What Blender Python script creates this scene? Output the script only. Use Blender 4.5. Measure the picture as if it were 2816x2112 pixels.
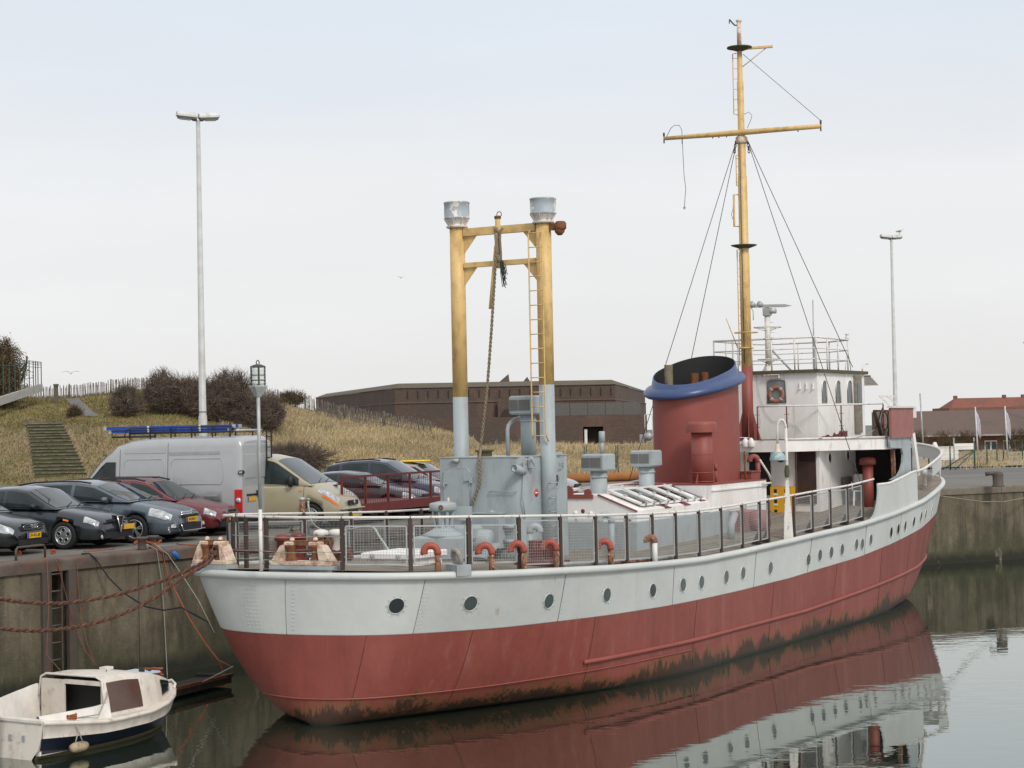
import bpy, math, random
import numpy as np
from mathutils import Vector, Matrix
random.seed(7); rng = np.random.default_rng(7)
SC = bpy.context.scene; COL = SC.collection; R = math.radians
for o in list(bpy.data.objects): bpy.data.objects.remove(o)

# ---------------------------------------------------------------- camera, sky, sun, exposure
EYE = 5.4; QUAY = 2.82                      # metres above the water
FPX = 5000.0; HORIZON = 1175.0; ROLL = .02
pitch = math.atan((HORIZON - 1056) / FPX)
cf = Vector((0, math.cos(pitch), math.sin(pitch))); cr0 = Vector((1, 0, 0)); cu0 = Vector((0, -math.sin(pitch), math.cos(pitch)))
cr = cr0 * math.cos(ROLL) - cu0 * math.sin(ROLL); cu = cr0 * math.sin(ROLL) + cu0 * math.cos(ROLL)
CAMP = Vector((0, 0, EYE))
cam = bpy.data.cameras.new('camera'); cam.sensor_width = 36; cam.lens = 36 * FPX / 2816; cam.clip_end = 3000; cam.clip_start = .5
camo = bpy.data.objects.new('camera', cam); COL.objects.link(camo)
mw = Matrix((cr, cu, -cf)).transposed().to_4x4(); mw.translation = CAMP; camo.matrix_world = mw
SC.camera = camo

SUN_EL, SUN_AZ = R(42), R(152)              # compass bearing from +Y, clockwise
W = bpy.data.worlds.new('World'); SC.world = W; W.use_nodes = True
nt = W.node_tree; nt.nodes.clear()
def wn(t, **k):
    n = nt.nodes.new(t)
    for a, b in k.items(): setattr(n, a, b)
    return n
sky = wn('ShaderNodeTexSky', sky_type='NISHITA', sun_disc=False, sun_elevation=SUN_EL, sun_rotation=SUN_AZ, dust_density=3.0, air_density=1.0)
b1 = wn('ShaderNodeBackground'); b1.inputs[1].default_value = .1
nt.links.new(sky.outputs[0], b1.inputs[0])
tc = wn('ShaderNodeTexCoord'); sep = wn('ShaderNodeSeparateXYZ'); nt.links.new(tc.outputs['Generated'], sep.inputs[0])
nz = wn('ShaderNodeTexNoise'); nz.inputs['Scale'].default_value = 2.2; nz.inputs['Detail'].default_value = 4
mpp = wn('ShaderNodeMapping'); mpp.inputs['Scale'].default_value = (1, 1, 3.5); nt.links.new(tc.outputs['Generated'], mpp.inputs[0]); nt.links.new(mpp.outputs[0], nz.inputs[0])
ad = wn('ShaderNodeMath', operation='MULTIPLY_ADD'); ad.inputs[1].default_value = .13; nt.links.new(nz.outputs[0], ad.inputs[0]); nt.links.new(sep.outputs[2], ad.inputs[2])
rp = wn('ShaderNodeValToRGB'); cr_ = rp.color_ramp
for i, (p, c) in enumerate([(0.0, (.875, .87, .87)), (.08, (.90, .90, .895)), (.20, (.91, .915, .925)), (.30, (.80, .86, .935)), (.6, (.83, .86, .90)), (1, (.92, .93, .94))]):
    e = cr_.elements[i] if i < 2 else cr_.elements.new(p)
    e.position = p; e.color = (*c, 1)
nt.links.new(ad.outputs[0], rp.inputs[0])
b2 = wn('ShaderNodeBackground'); b2.inputs[1].default_value = 1.0; cl = wn('ShaderNodeTexNoise'); cl.inputs['Scale'].default_value = 1.6; cl.inputs['Detail'].default_value = 7; cl.inputs['Roughness'].default_value = .55; mp2 = wn('ShaderNodeMapping'); mp2.inputs['Scale'].default_value = (1.2, 1.2, 6); mp2.inputs['Rotation'].default_value = (0, .25, 0); nt.links.new(tc.outputs['Generated'], mp2.inputs[0]); nt.links.new(mp2.outputs[0], cl.inputs[0])
clr = wn('ShaderNodeMapRange'); clr.inputs[1].default_value = .3; clr.inputs[2].default_value = .7; clr.inputs[3].default_value = .955; clr.inputs[4].default_value = 1.035; nt.links.new(cl.outputs[0], clr.inputs[0]); vm = wn('ShaderNodeVectorMath', operation='SCALE'); nt.links.new(rp.outputs[0], vm.inputs[0]); nt.links.new(clr.outputs[0], vm.inputs['Scale']); nt.links.new(vm.outputs[0], b2.inputs[0])
mx = wn('ShaderNodeMixShader'); mx.inputs[0].default_value = .9      # nine tenths of the sky is thin high cloud
nt.links.new(b1.outputs[0], mx.inputs[1]); nt.links.new(b2.outputs[0], mx.inputs[2])
wo = wn('ShaderNodeOutputWorld'); nt.links.new(mx.outputs[0], wo.inputs[0])
sl = bpy.data.lights.new('sun', 'SUN'); sl.energy = 2.0; sl.angle = R(14); sl.color = (1, .96, .9)
slo = bpy.data.objects.new('sun', sl); COL.objects.link(slo)
sdir = Vector((math.sin(SUN_AZ) * math.cos(SUN_EL), math.cos(SUN_AZ) * math.cos(SUN_EL), math.sin(SUN_EL)))
slo.rotation_euler = sdir.to_track_quat('Z', 'Y').to_euler()
vs = SC.view_settings; vs.view_transform = 'Standard'; vs.look = 'None'; vs.gamma = 1; vs.exposure = 0.0
SC.display_settings.display_device = 'sRGB'

# ---------------------------------------------------------------- measuring helpers: a sight line met with a real plane
def ray(u, v): return cf + cr * ((u - 1408) / FPX) - cu * ((v - 1056) / FPX)
def at_z(u, v, z): d = ray(u, v); return CAMP + d * ((z - EYE) / d.z)
def at_d(u, v, y): d = ray(u, v); return CAMP + d * (y / d.y)
def on_quay(u, v): return at_z(u, v, QUAY)
TH = R(60); AX = Vector((math.cos(TH), math.sin(TH), 0)); PT = Vector((-math.sin(TH), math.cos(TH), 0))
SHIP0 = Vector((3.59 - .2 * .866, 46.1 + .1, 0)) - 13 * AX      # local x to the bow, y to port
def to_ship(P): q = P - SHIP0; return Vector((q.dot(AX), q.dot(PT), P.z))
def sy(u, v, y): d = ray(u, v); k = (SHIP0 + PT * y - CAMP).dot(PT) / d.dot(PT); return to_ship(CAMP + d * k)
def sx(u, v, x): d = ray(u, v); k = (SHIP0 + AX * x - CAMP).dot(AX) / d.dot(AX); return to_ship(CAMP + d * k)
def from_ship(x, y, z): return SHIP0 + AX * x + PT * y + Vector((0, 0, z))
def proj(P):
    q = Vector(P) - CAMP; w = q.dot(cf); return 1408 + FPX * q.dot(cr) / w, 1056 - FPX * q.dot(cu) / w

# ---------------------------------------------------------------- materials
MATS = {}
def M(name, c, r=.6, met=0., var=.12, vs_=3., c2=None, amt=0., ps=5., st=(1, 1, 1), c3=None, amt3=0., ps3=9., bump=0., bs=40., spec=.5, ior=1.5, st3=(1, 1, 1), edge=.08, world=False, coat=0.):
    m = bpy.data.materials.new(name); m.use_nodes = True; t = m.node_tree; N = t.nodes; L = t.links
    p = N['Principled BSDF']; p.inputs['Roughness'].default_value = r; p.inputs['Metallic'].default_value = met
    p.inputs['IOR'].default_value = ior; p.inputs['Specular IOR Level'].default_value = spec; p.inputs['Coat Weight'].default_value = coat; p.inputs['Coat Roughness'].default_value = .05
    tc = N.new('ShaderNodeTexCoord')
    src = tc.outputs['Object']
    if world:
        g = N.new('ShaderNodeNewGeometry'); src = g.outputs['Position']
    n1 = N.new('ShaderNodeTexNoise'); n1.inputs['Scale'].default_value = vs_; n1.inputs['Detail'].default_value = 5; n1.inputs['Roughness'].default_value = .6
    mp = N.new('ShaderNodeMapping'); mp.inputs['Scale'].default_value = st; L.new(src, mp.inputs[0]); L.new(mp.outputs[0], n1.inputs[0])
    mr = N.new('ShaderNodeMapRange'); mr.inputs[1].default_value = .3; mr.inputs[2].default_value = .7; mr.inputs[3].default_value = 1 - var; mr.inputs[4].default_value = 1 + var
    L.new(n1.outputs[0], mr.inputs[0])
    mul = N.new('ShaderNodeVectorMath'); mul.operation = 'SCALE'; mul.inputs[0].default_value = c[:3]; L.new(mr.outputs[0], mul.inputs['Scale'])
    out = mul.outputs[0]
    def layer(out, col, amt, ps, st):
        n = N.new('ShaderNodeTexNoise'); n.inputs['Scale'].default_value = ps; n.inputs['Detail'].default_value = 8; n.inputs['Roughness'].default_value = .65
        q = N.new('ShaderNodeMapping'); q.inputs['Scale'].default_value = st; q.inputs['Location'].default_value = (3.1 * ps, 1.7, .3); L.new(src, q.inputs[0]); L.new(q.outputs[0], n.inputs[0])
        a = N.new('ShaderNodeMapRange'); th = .72 - .44 * amt; a.inputs[1].default_value = th - edge / 2; a.inputs[2].default_value = th + edge; L.new(n.outputs[0], a.inputs[0])
        x = N.new('ShaderNodeMix'); x.data_type = 'RGBA'; L.new(a.outputs[0], x.inputs['Factor']); L.new(out, x.inputs['A']); x.inputs['B'].default_value = (*col[:3], 1)
        return x.outputs['Result']
    if c2: out = layer(out, c2, amt, ps, st)
    if c3: out = layer(out, c3, amt3, ps3, st3)
    L.new(out, p.inputs['Base Color'])
    if bump:
        n = N.new('ShaderNodeTexNoise'); n.inputs['Scale'].default_value = bs; n.inputs['Detail'].default_value = 4; L.new(src, n.inputs[0])
        b = N.new('ShaderNodeBump'); b.inputs['Strength'].default_value = 1; b.inputs['Distance'].default_value = bump; L.new(n.outputs[0], b.inputs['Height']); L.new(b.outputs[0], p.inputs['Normal'])
    MATS[name] = m
    return m
RUST = (.16, .055, .022); DRUST = (.06, .025, .014); MOSS = (.05, .055, .02)
M('grey_paint', (.325, .370, .385), .55, c2=(.36, .40, .41), amt=.35, ps=.7, edge=.4, c3=RUST, amt3=.04, ps3=3, st3=(1, 1, .35), bump=.004, bs=3, var=.05)
M('red_paint', (.24, .054, .040), .55, c2=(.27, .075, .056), amt=.35, ps=1.2, edge=.35, c3=(.13, .04, .03), amt3=.12, ps3=1.3, var=.08)
M('funnel_paint', (.255, .062, .048), .55, c2=(.215, .050, .040), amt=.4, ps=1, edge=.4, var=.05)
M('white_paint', (.79, .765, .745), .5, c2=(.66, .61, .55), amt=.3, ps=1.3, edge=.25, st=(1, 1, .3), c3=RUST, amt3=.07, ps3=4, st3=(1.5, 1.5, .3), var=.05)
M('rail_white', (.66, .63, .59), .55, c2=RUST, amt=.2, ps=7, var=.08)
M('cream_rust', (.66, .53, .42), .6, c2=(.27, .10, .035), amt=.42, ps=5, edge=.15, c3=DRUST, amt3=.12, ps3=9, var=.1)
M('rust', RUST, .85, c2=(.28, .11, .045), amt=.45, ps=9, edge=.2, c3=DRUST, amt3=.3, ps3=14, bump=.003, bs=60)
M('pipe_red', (.32, .065, .04), .55, c2=DRUST, amt=.2, ps=9, var=.1)
M('pipe_rusty', (.22, .10, .055), .8, c2=(.55, .46, .38), amt=.3, ps=14, c3=DRUST, amt3=.4, ps3=8)
M('ochre', (.66, .445, .175), .5, c2=(.60, .39, .15), amt=.4, ps=.8, edge=.4, c3=DRUST, amt3=.11, ps3=5, st3=(1, 1, .6), var=.06)
M('peel_grey', (.33, .37, .40), .55, c2=(.72, .66, .60), amt=.45, ps=4.5, edge=.03, c3=RUST, amt3=.06, ps3=6)
M('peel_white', (.68, .63, .58), .6, c2=(.36, .40, .42), amt=.25, ps=7, edge=.03, c3=RUST, amt3=.2, ps3=6)
M('blue_paint', (.035, .062, .155), .35, c2=(.055, .09, .20), amt=.4, ps=1.2, edge=.4, var=.08)
M('soot', (.012, .012, .012), .85)
M('dark_post', (.050, .032, .026), .7, c2=(.12, .045, .02), amt=.25, ps=8)
M('wire_grey', (.38, .39, .385), .55, met=.2)
M('galvanised', (.42, .43, .42), .5, met=.3, c2=(.30, .31, .30), amt=.4, ps=4, edge=.2)
M('glass_dark', (.012, .018, .02), .06, spec=.8, ior=1.55, var=0)
M('glass_green', (.055, .075, .072), .12, spec=.7, var=.15, vs_=6)
M('car_glass', (.030, .040, .042), .03, spec=.8, ior=1.62, var=.5, vs_=1.2); M('side_glass', (.022, .030, .032), .03, spec=.5, ior=1.45, var=.5, vs_=1.5)
M('door_brown', (.055, .028, .02), .5, c2=(.03, .016, .012), amt=.4, ps=3, st=(6, 6, .6))
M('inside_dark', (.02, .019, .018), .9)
M('cloth_orange', (.33, .14, .09), .7); M('band_grey', (.42, .40, .37), .7); M('plastic_white', (.75, .74, .70), .45, c2=(.5, .49, .44), amt=.25, ps=5)
M('crate_yellow', (.72, .38, .02), .5, var=.06); M('label_white', (.78, .76, .72), .6)
M('wood_grey', (.20, .17, .14), .8, st=(.3, 5, 1), vs_=6, var=.3)
M('red_board', (.16, .035, .035), .7, c2=DRUST, amt=.3, ps=6)
M('sign_red', (.62, .04, .04), .5)
M('rope_brown', (.14, .052, .028), .9, c2=(.035, .02, .015), amt=.4, ps=22, edge=.1, bump=.01, bs=60)
M('rope_dark', (.07, .03, .018), .9, var=.3, vs_=20); M('rope_tan', (.22, .18, .12), .9, c2=(.12, .10, .07), amt=.4, ps=20, edge=.1)
M('rope_faded', (.24, .095, .06), .85, var=.2, vs_=20); M('rope_orange', (.30, .075, .032), .85, var=.2, vs_=20); M('rope_grey', (.30, .29, .25), .85, var=.2, vs_=20); M('rope_black', (.015, .016, .016), .8)
M('hose', (.36, .42, .36), .5, c2=(.5, .52, .46), amt=.3, ps=12); M('float_blue', (.02, .13, .45), .5)
M('wire_dark', (.10, .09, .08), .7)
M('moss_plate', (.10, .085, .05), .85, c2=MOSS, amt=.5, ps=7, edge=.2)
M('seat_grey', (.30, .31, .32), .7)
M('cage_dark', (.05, .06, .055), .5); M('seam_shade', (.15, .15, .145), .8); M('seam_shade_red', (.07, .022, .016), .8)

# ---------------------------------------------------------------- mesh builder
class MB:
    def __init__(s): s.v = []; s.f = []; s.m = []; s.sm = []
    def add(s, vs, fs, m=0, smooth=False, T=None):
        o = len(s.v)
        if T is not None: vs = [T @ Vector(p) for p in vs]
        s.v += [tuple(p) for p in vs]; s.f += [tuple(i + o for i in f) for f in fs]; s.m += [m] * len(fs); s.sm += [smooth] * len(fs); return s
    def box(s, c, d, m=0, rz=0, T=None, taper=1.0, bevel=0):
        x, y, z = [q / 2 for q in d]
        if bevel:
            b = bevel; A = Matrix.Translation(c) @ Matrix.Rotation(rz, 4, 'Z'); A = A if T is None else T @ A; pts = []
            for w, h, zz in ((x - b, y - b, -z), (x, y, -z + b), (x, y, z - b), (x - b, y - b, z)): pts += [(-w, -h, zz), (w, -h, zz), (w, h, zz), (-w, h, zz)]
            fs = [(3, 2, 1, 0), (12, 13, 14, 15)] + [(k * 4 + i, k * 4 + (i + 1) % 4, k * 4 + 4 + (i + 1) % 4, k * 4 + 4 + i) for k in range(3) for i in range(4)]
            return s.add(pts, fs, m, False, A)
        A = Matrix.Translation(c) @ Matrix.Rotation(rz, 4, 'Z')
        if T is not None: A = T @ A
        t = taper
        vs = [(-x, -y, -z), (x, -y, -z), (x, y, -z), (-x, y, -z), (-x * t, -y * t, z), (x * t, -y * t, z), (x * t, y * t, z), (-x * t, y * t, z)]
        return s.add(vs, [(3, 2, 1, 0), (4, 5, 6, 7), (0, 1, 5, 4), (1, 2, 6, 5), (2, 3, 7, 6), (3, 0, 4, 7)], m, False, A)
    def tube(s, pts, r, n=6, m=0, smooth=True, caps=True, closed=False):
        P = [Vector(p) for p in pts]; k = len(P); rr = r if isinstance(r, (list, tuple)) else [r] * k
        vs = []; up = None
        for i in range(k):
            if closed: d = P[(i + 1) % k] - P[i - 1]
            else: d = (P[min(i + 1, k - 1)] - P[max(i - 1, 0)])
            d = d.normalized() if d.length > 1e-9 else Vector((0, 0, 1))
            if up is None:
                up = Vector((0, 0, 1)) if abs(d.z) < .9 else Vector((1, 0, 0))
            a = d.cross(up).normalized(); up = a.cross(d).normalized()
            for j in range(n):
                t = 2 * math.pi * (j + .5) / n; vs.append(P[i] + (a * math.cos(t) + up * math.sin(t)) * rr[i])
        fs = []
        for i in range(k if closed else k - 1):
            i2 = (i + 1) % k
            for j in range(n): fs.append((i * n + j, i * n + (j + 1) % n, i2 * n + (j + 1) % n, i2 * n + j))
        if caps and not closed: fs += [tuple(range(n - 1, -1, -1)), tuple((k - 1) * n + j for j in range(n))]
        return s.add(vs, fs, m, smooth)
    def bar(s, p0, p1, w, h, m=0, up=(0, 0, 1)):
        p0, p1 = Vector(p0), Vector(p1); d = (p1 - p0).normalized(); up = Vector(up)
        if abs(d.dot(up)) > .95: up = Vector((1, 0, 0))
        a = d.cross(up).normalized(); b = a.cross(d)
        vs = [p + a * (w / 2 * i) + b * (h / 2 * j) for p in (p0, p1) for i, j in ((-1, -1), (1, -1), (1, 1), (-1, 1))]
        return s.add(vs, [(3, 2, 1, 0), (4, 5, 6, 7), (0, 1, 5, 4), (1, 2, 6, 5), (2, 3, 7, 6), (3, 0, 4, 7)], m)
    def lathe(s, prof, n=20, m=0, T=None, smooth=True, caps=True):
        vs = []; k = len(prof)
        for r, z in prof:
            for j in range(n): t = 2 * math.pi * j / n; vs.append((r * math.cos(t), r * math.sin(t), z))
        fs = [(i * n + j, i * n + (j + 1) % n, (i + 1) * n + (j + 1) % n, (i + 1) * n + j) for i in range(k - 1) for j in range(n)]
        if caps: fs += [tuple(range(n - 1, -1, -1)), tuple((k - 1) * n + j for j in range(n))]
        return s.add(vs, fs, m, smooth, T)
    def prism(s, poly, z0, z1, m=0, T=None, smooth=False):
        n = len(poly); vs = [(x, y, z0) for x, y in poly] + [(x, y, z1) for x, y in poly]
        fs = [tuple(range(n - 1, -1, -1)), tuple(range(n, 2 * n))] + [(i, (i + 1) % n, n + (i + 1) % n, n + i) for i in range(n)]
        return s.add(vs, fs, m, smooth, T)
    def grid(s, rows, m=0, smooth=True, closed=False, T=None):
        k = len(rows); n = len(rows[0]); vs = [p for r_ in rows for p in r_]
        fs = [(i * n + j, i * n + (j + 1) % n, (i + 1) * n + (j + 1) % n, (i + 1) * n + j) for i in range(k - 1) for j in range(n if closed else n - 1)]
        return s.add(vs, fs, m, smooth, T)
    def torus(s, R_, r, n=24, k=8, T=None, m=0):
        pts = [[((R_ + r * math.cos(b)) * math.cos(a), (R_ + r * math.cos(b)) * math.sin(a), r * math.sin(b)) for b in [2 * math.pi * j / k for j in range(k)]] for a in [2 * math.pi * i / n for i in range(n + 1)]]
        return s.grid(pts, m, True, True, T)
    def build(s, name, mats, parent=None, loc=None, kind=None):
        me = bpy.data.meshes.new(name); me.from_pydata(s.v, [], s.f)
        for q in (mats if isinstance(mats, (list, tuple)) else [mats]): me.materials.append(MATS[q] if isinstance(q, str) else q)
        if len(me.polygons) == len(s.f):
            me.polygons.foreach_set('material_index', s.m); me.polygons.foreach_set('use_smooth', s.sm)
        me.update()
        return link(name, me, parent, loc, kind)
def link(name, me, parent=None, loc=None, kind=None):
    o = bpy.data.objects.new(name, me); COL.objects.link(o)
    if parent: o.parent = parent
    if loc is not None: o.location = loc
    if kind: o['kind'] = kind
    return o
def tag(o, label, cat, group=None):
    o['label'] = label; o['category'] = cat
    if group: o['group'] = group
    return o
def thing(name, label, cat, loc=(0, 0, 0), rz=0, group=None):
    o = bpy.data.objects.new(name, None); COL.objects.link(o); o.location = loc; o.rotation_euler = (0, 0, rz); o.empty_display_size = .2
    return tag(o, label, cat, group)
def Tr(x, y, z, rz=0, rx=0, ry=0): return Matrix.Translation((x, y, z)) @ Matrix.Rotation(rz, 4, 'Z') @ Matrix.Rotation(ry, 4, 'Y') @ Matrix.Rotation(rx, 4, 'X')
def copy_tree(o, parent=None):
    c = o.copy(); COL.objects.link(c); c.parent = parent
    for ch in o.children: copy_tree(ch, c)
    return c
def catmull(P, n):
    P = [np.array(p, float) for p in P]; P = [2 * P[0] - P[1]] + P + [2 * P[-1] - P[-2]]; out = []
    for i in range(1, len(P) - 2):
        for k in range(n):
            t = k / n; a, b, c, d = P[i - 1:i + 3]
            out.append(.5 * (2 * b + (c - a) * t + (2 * a - 5 * b + 4 * c - d) * t * t + (-a + 3 * b - 3 * c + d) * t ** 3))
    out.append(P[-2]); return np.array(out)
def sag(p0, p1, drop, n=14):
    p0, p1 = Vector(p0), Vector(p1); return [p0.lerp(p1, i / n) - Vector((0, 0, drop * 4 * (i / n) * (1 - i / n))) for i in range(n + 1)]
def braid(mb, pts, r, m=(0, 0), turns=5.0):
    """two strands laid round each other along a path"""
    P = [Vector(p) for p in pts]; L = sum((P[i + 1] - P[i]).length for i in range(len(P) - 1)); n = max(8, int(L / (r * 1.1)))
    acc = [0]
    for i in range(len(P) - 1): acc.append(acc[-1] + (P[i + 1] - P[i]).length)
    def ev(s):
        for i in range(len(P) - 1):
            if s <= acc[i + 1] + 1e-9: return P[i].lerp(P[i + 1], (s - acc[i]) / max(1e-9, acc[i + 1] - acc[i]))
        return P[-1]
    for k in range(2):
        q = []
        for i in range(n + 1):
            s_ = L * i / n; p = ev(s_); d = (ev(min(L, s_ + .02)) - ev(max(0, s_ - .02))).normalized(); a = d.cross(Vector((0, 0, 1)))
            a = a.normalized() if a.length > 1e-4 else Vector((1, 0, 0)); b = a.cross(d); t = turns * s_ + k * math.pi
            q.append(p + (a * math.cos(t) + b * math.sin(t)) * r * .5)
        mb.tube(q, r * .62, 5, m[k])
    return mb
def text_mesh(body, size, depth=.002):
    cu_ = bpy.data.curves.new('lettering', 'FONT'); cu_.body = body; cu_.size = size; cu_.extrude = depth; cu_.align_x = 'CENTER'; cu_.align_y = 'CENTER'
    o = bpy.data.objects.new('lettering', cu_); COL.objects.link(o); bpy.context.view_layer.update()
    me = bpy.data.meshes.new_from_object(o.evaluated_get(bpy.context.evaluated_depsgraph_get())); bpy.data.objects.remove(o); bpy.data.curves.remove(cu_); return me
# ================================================================ water, quay, terrain
def quick(name, builder):
    m = bpy.data.materials.new(name); m.use_nodes = True; t = m.node_tree; builder(t, t.nodes, t.links, t.nodes['Principled BSDF']); MATS[name] = m
def nd(N, typ, **k):
    n = N.new(typ)
    for a, b in k.items():
        if a.startswith('i_'): n.inputs[int(a[2:]) if a[2:].isdigit() else a[2:]].default_value = b
        else: setattr(n, a, b)
    return n
def noise(N, L, src, scale, detail=5, st=(1, 1, 1), rough=.6, loc=(0, 0, 0)):
    mp = nd(N, 'ShaderNodeMapping'); mp.inputs['Scale'].default_value = st; mp.inputs['Location'].default_value = loc; L.new(src, mp.inputs[0])
    n = nd(N, 'ShaderNodeTexNoise'); n.inputs['Scale'].default_value = scale; n.inputs['Detail'].default_value = detail; n.inputs['Roughness'].default_value = rough; L.new(mp.outputs[0], n.inputs[0]); return n.outputs[0]
def ramp(N, L, x, a, b, lo=0., hi=1.):
    r = nd(N, 'ShaderNodeMapRange'); r.inputs[1].default_value = a; r.inputs[2].default_value = b; r.inputs[3].default_value = lo; r.inputs[4].default_value = hi; L.new(x, r.inputs[0]); return r.outputs[0]
def mixc(N, L, f, A, B):
    x = nd(N, 'ShaderNodeMix', data_type='RGBA')
    if isinstance(f, float): x.inputs['Factor'].default_value = f
    else: L.new(f, x.inputs['Factor'])
    for k, q in (('A', A), ('B', B)):
        if isinstance(q, tuple): x.inputs[k].default_value = (*q[:3], 1)
        else: L.new(q, x.inputs[k])
    return x.outputs['Result']
def math_(N, L, op, a, b):
    n = nd(N, 'ShaderNodeMath', operation=op)
    for i, q in enumerate((a, b)):
        if isinstance(q, (int, float)): n.inputs[i].default_value = q
        else: L.new(q, n.inputs[i])
    return n.outputs[0]

def water_mat(t, N, L, p):
    g = nd(N, 'ShaderNodeNewGeometry'); pos = g.outputs['Position']
    p.inputs['Base Color'].default_value = (.020, .027, .018, 1); p.inputs['Roughness'].default_value = .0; p.inputs['IOR'].default_value = 3.3; p.inputs['Specular IOR Level'].default_value = .5
    a = noise(N, L, pos, .9, 2, (1, 1.6, 1)); b = noise(N, L, pos, 3.2, 2, (1, 1.8, 1)); c = noise(N, L, pos, .12, 2)
    calm = ramp(N, L, c, .40, .62, .25, 1.0)
    h = math_(N, L, 'ADD', math_(N, L, 'MULTIPLY', a, .0060), math_(N, L, 'MULTIPLY', b, .0016)); h = math_(N, L, 'MULTIPLY', h, calm)
    bp = nd(N, 'ShaderNodeBump'); bp.inputs['Strength'].default_value = 1; bp.inputs['Distance'].default_value = 1; L.new(h, bp.inputs['Height']); L.new(bp.outputs[0], p.inputs['Normal'])
    fr = nd(N, 'ShaderNodeFresnel'); fr.inputs[0].default_value = 1.34; L.new(bp.outputs[0], fr.inputs['Normal']); f = math_(N, L, 'POWER', fr.outputs[0], .5)
    gl = nd(N, 'ShaderNodeBsdfGlossy'); gl.inputs['Roughness'].default_value = 0; gl.inputs['Color'].default_value = (.86, .89, .86, 1); L.new(bp.outputs[0], gl.inputs['Normal']); p.inputs['Specular IOR Level'].default_value = 0
    mxs = nd(N, 'ShaderNodeMixShader'); L.new(f, mxs.inputs[0]); L.new(p.outputs[0], mxs.inputs[1]); L.new(gl.outputs[0], mxs.inputs[2]); L.new(mxs.outputs[0], N['Material Output'].inputs['Surface'])
quick('water', water_mat)
mb = MB(); mb.add([(-300, -200, 0), (300, -200, 0), (300, 90, 0), (-300, 90, 0)], [(0, 1, 2, 3)])
mb.build('water', 'water', kind='structure')

LA = Vector((-10.5, 37.2, 0)); LD = Vector((math.cos(R(55.5)), math.sin(R(55.5)), 0)); LN = Vector((-LD.y, LD.x, 0))      # edge line beside the ship
FD = Vector((3.63, 1.97, 0)).normalized(); FA = Vector((15.79, 67.46, 0)); FN = Vector((-FD.y, FD.x, 0))              # edge line ahead of the bow
den = LD.x * FD.y - LD.y * FD.x; tl = ((FA - LA).x * FD.y - (FA - LA).y * FD.x) / den; CORNER = LA + LD * tl

def ground_mat(t, N, L, p):
    g = nd(N, 'ShaderNodeNewGeometry'); pos = g.outputs['Position']
    a = noise(N, L, pos, .35, 6); b = noise(N, L, pos, 14, 4); c = noise(N, L, pos, 1.3, 6, (1, 1, 1), .7)
    col = mixc(N, L, ramp(N, L, a, .35, .65), (.105, .098, .085), (.165, .152, .13)); col = mixc(N, L, ramp(N, L, c, .55, .7, 0, .6), col, (.06, .058, .05))
    col = mixc(N, L, ramp(N, L, b, .3, .7, 0, .35), col, (.20, .19, .17)); L.new(col, p.inputs['Base Color']); p.inputs['Roughness'].default_value = .85
    bp = nd(N, 'ShaderNodeBump'); bp.inputs['Distance'].default_value = .01; L.new(b, bp.inputs['Height']); L.new(bp.outputs[0], p.inputs['Normal'])
quick('asphalt', ground_mat)
b0 = LA - LD * 60 + LN * .5; c0 = CORNER + (LN + FN) * (.5 / (1 + LN.dot(FN))); f1 = FA + FD * 90 + FN * .5
gp = [b0, c0, f1, Vector((700, 900, 0)), Vector((-700, 900, 0)), Vector((-700, -60, 0))]
mb = MB(); mb.add([(q.x, q.y, QUAY) for q in gp], [(0, 1, 2, 3, 4, 5)]); mb.build('quay_ground', 'asphalt', kind='structure')
# basin bed so that nothing is hollow below the walls
def wall_mat(t, N, L, p):
    g = nd(N, 'ShaderNodeNewGeometry'); pos = g.outputs['Position']; sp = nd(N, 'ShaderNodeSeparateXYZ'); L.new(pos, sp.inputs[0]); z = sp.outputs[2]
    a = noise(N, L, pos, .55, 8, (1, 1, .7), .75); s = noise(N, L, pos, 2.2, 7, (1, 1, .09), .7); s2 = noise(N, L, pos, 6, 6, (1, 1, .12), .7, (3, 3, 0)); f = noise(N, L, pos, 18, 6, (1, 1, 1), .8); w = noise(N, L, pos, 1.1, 6, (1, 1, .45), .7, (5, 2, 1)); q = noise(N, L, pos, 1.7, 7, (1, 1, .8), .7, (11, 4, 2))
    col = mixc(N, L, ramp(N, L, a, .38, .62), (.088, .070, .045), (.190, .158, .108)); col = mixc(N, L, ramp(N, L, q, .50, .66, 0, .7), col, (.075, .062, .034)); col = mixc(N, L, ramp(N, L, s, .47, .66, 0, .8), col, (.036, .031, .020)); col = mixc(N, L, ramp(N, L, s2, .58, .70, 0, .55), col, (.20, .165, .11))
    col = mixc(N, L, ramp(N, L, f, .60, .70, 0, .6), col, (.30, .26, .19)); col = mixc(N, L, ramp(N, L, f, .44, .30, 0, .6), col, (.022, .019, .012))
    low = ramp(N, L, math_(N, L, 'ADD', z, math_(N, L, 'MULTIPLY', a, 1.6)), 2.3, 1.0); col = mixc(N, L, math_(N, L, 'MULTIPLY', low, .6), col, (.046, .054, .020))
    slime = ramp(N, L, math_(N, L, 'ADD', z, math_(N, L, 'MULTIPLY', s, .7)), .85, .55); col = mixc(N, L, slime, col, (.020, .020, .012))
    pale = ramp(N, L, w, .62, .68, 0, .6); col = mixc(N, L, pale, col, (.25, .215, .155))
    L.new(col, p.inputs['Base Color']); p.inputs['Roughness'].default_value = .9
    bp = nd(N, 'ShaderNodeBump'); bp.inputs['Distance'].default_value = .03; L.new(f, bp.inputs['Height']); L.new(bp.outputs[0], p.inputs['Normal'])
quick('quay_concrete', wall_mat)
M('coping', (.085, .062, .050), .75, c2=(.17, .14, .11), amt=.35, ps=1.6, edge=.25, c3=RUST, amt3=.25, ps3=3, bump=.006, bs=25, world=True)
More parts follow.
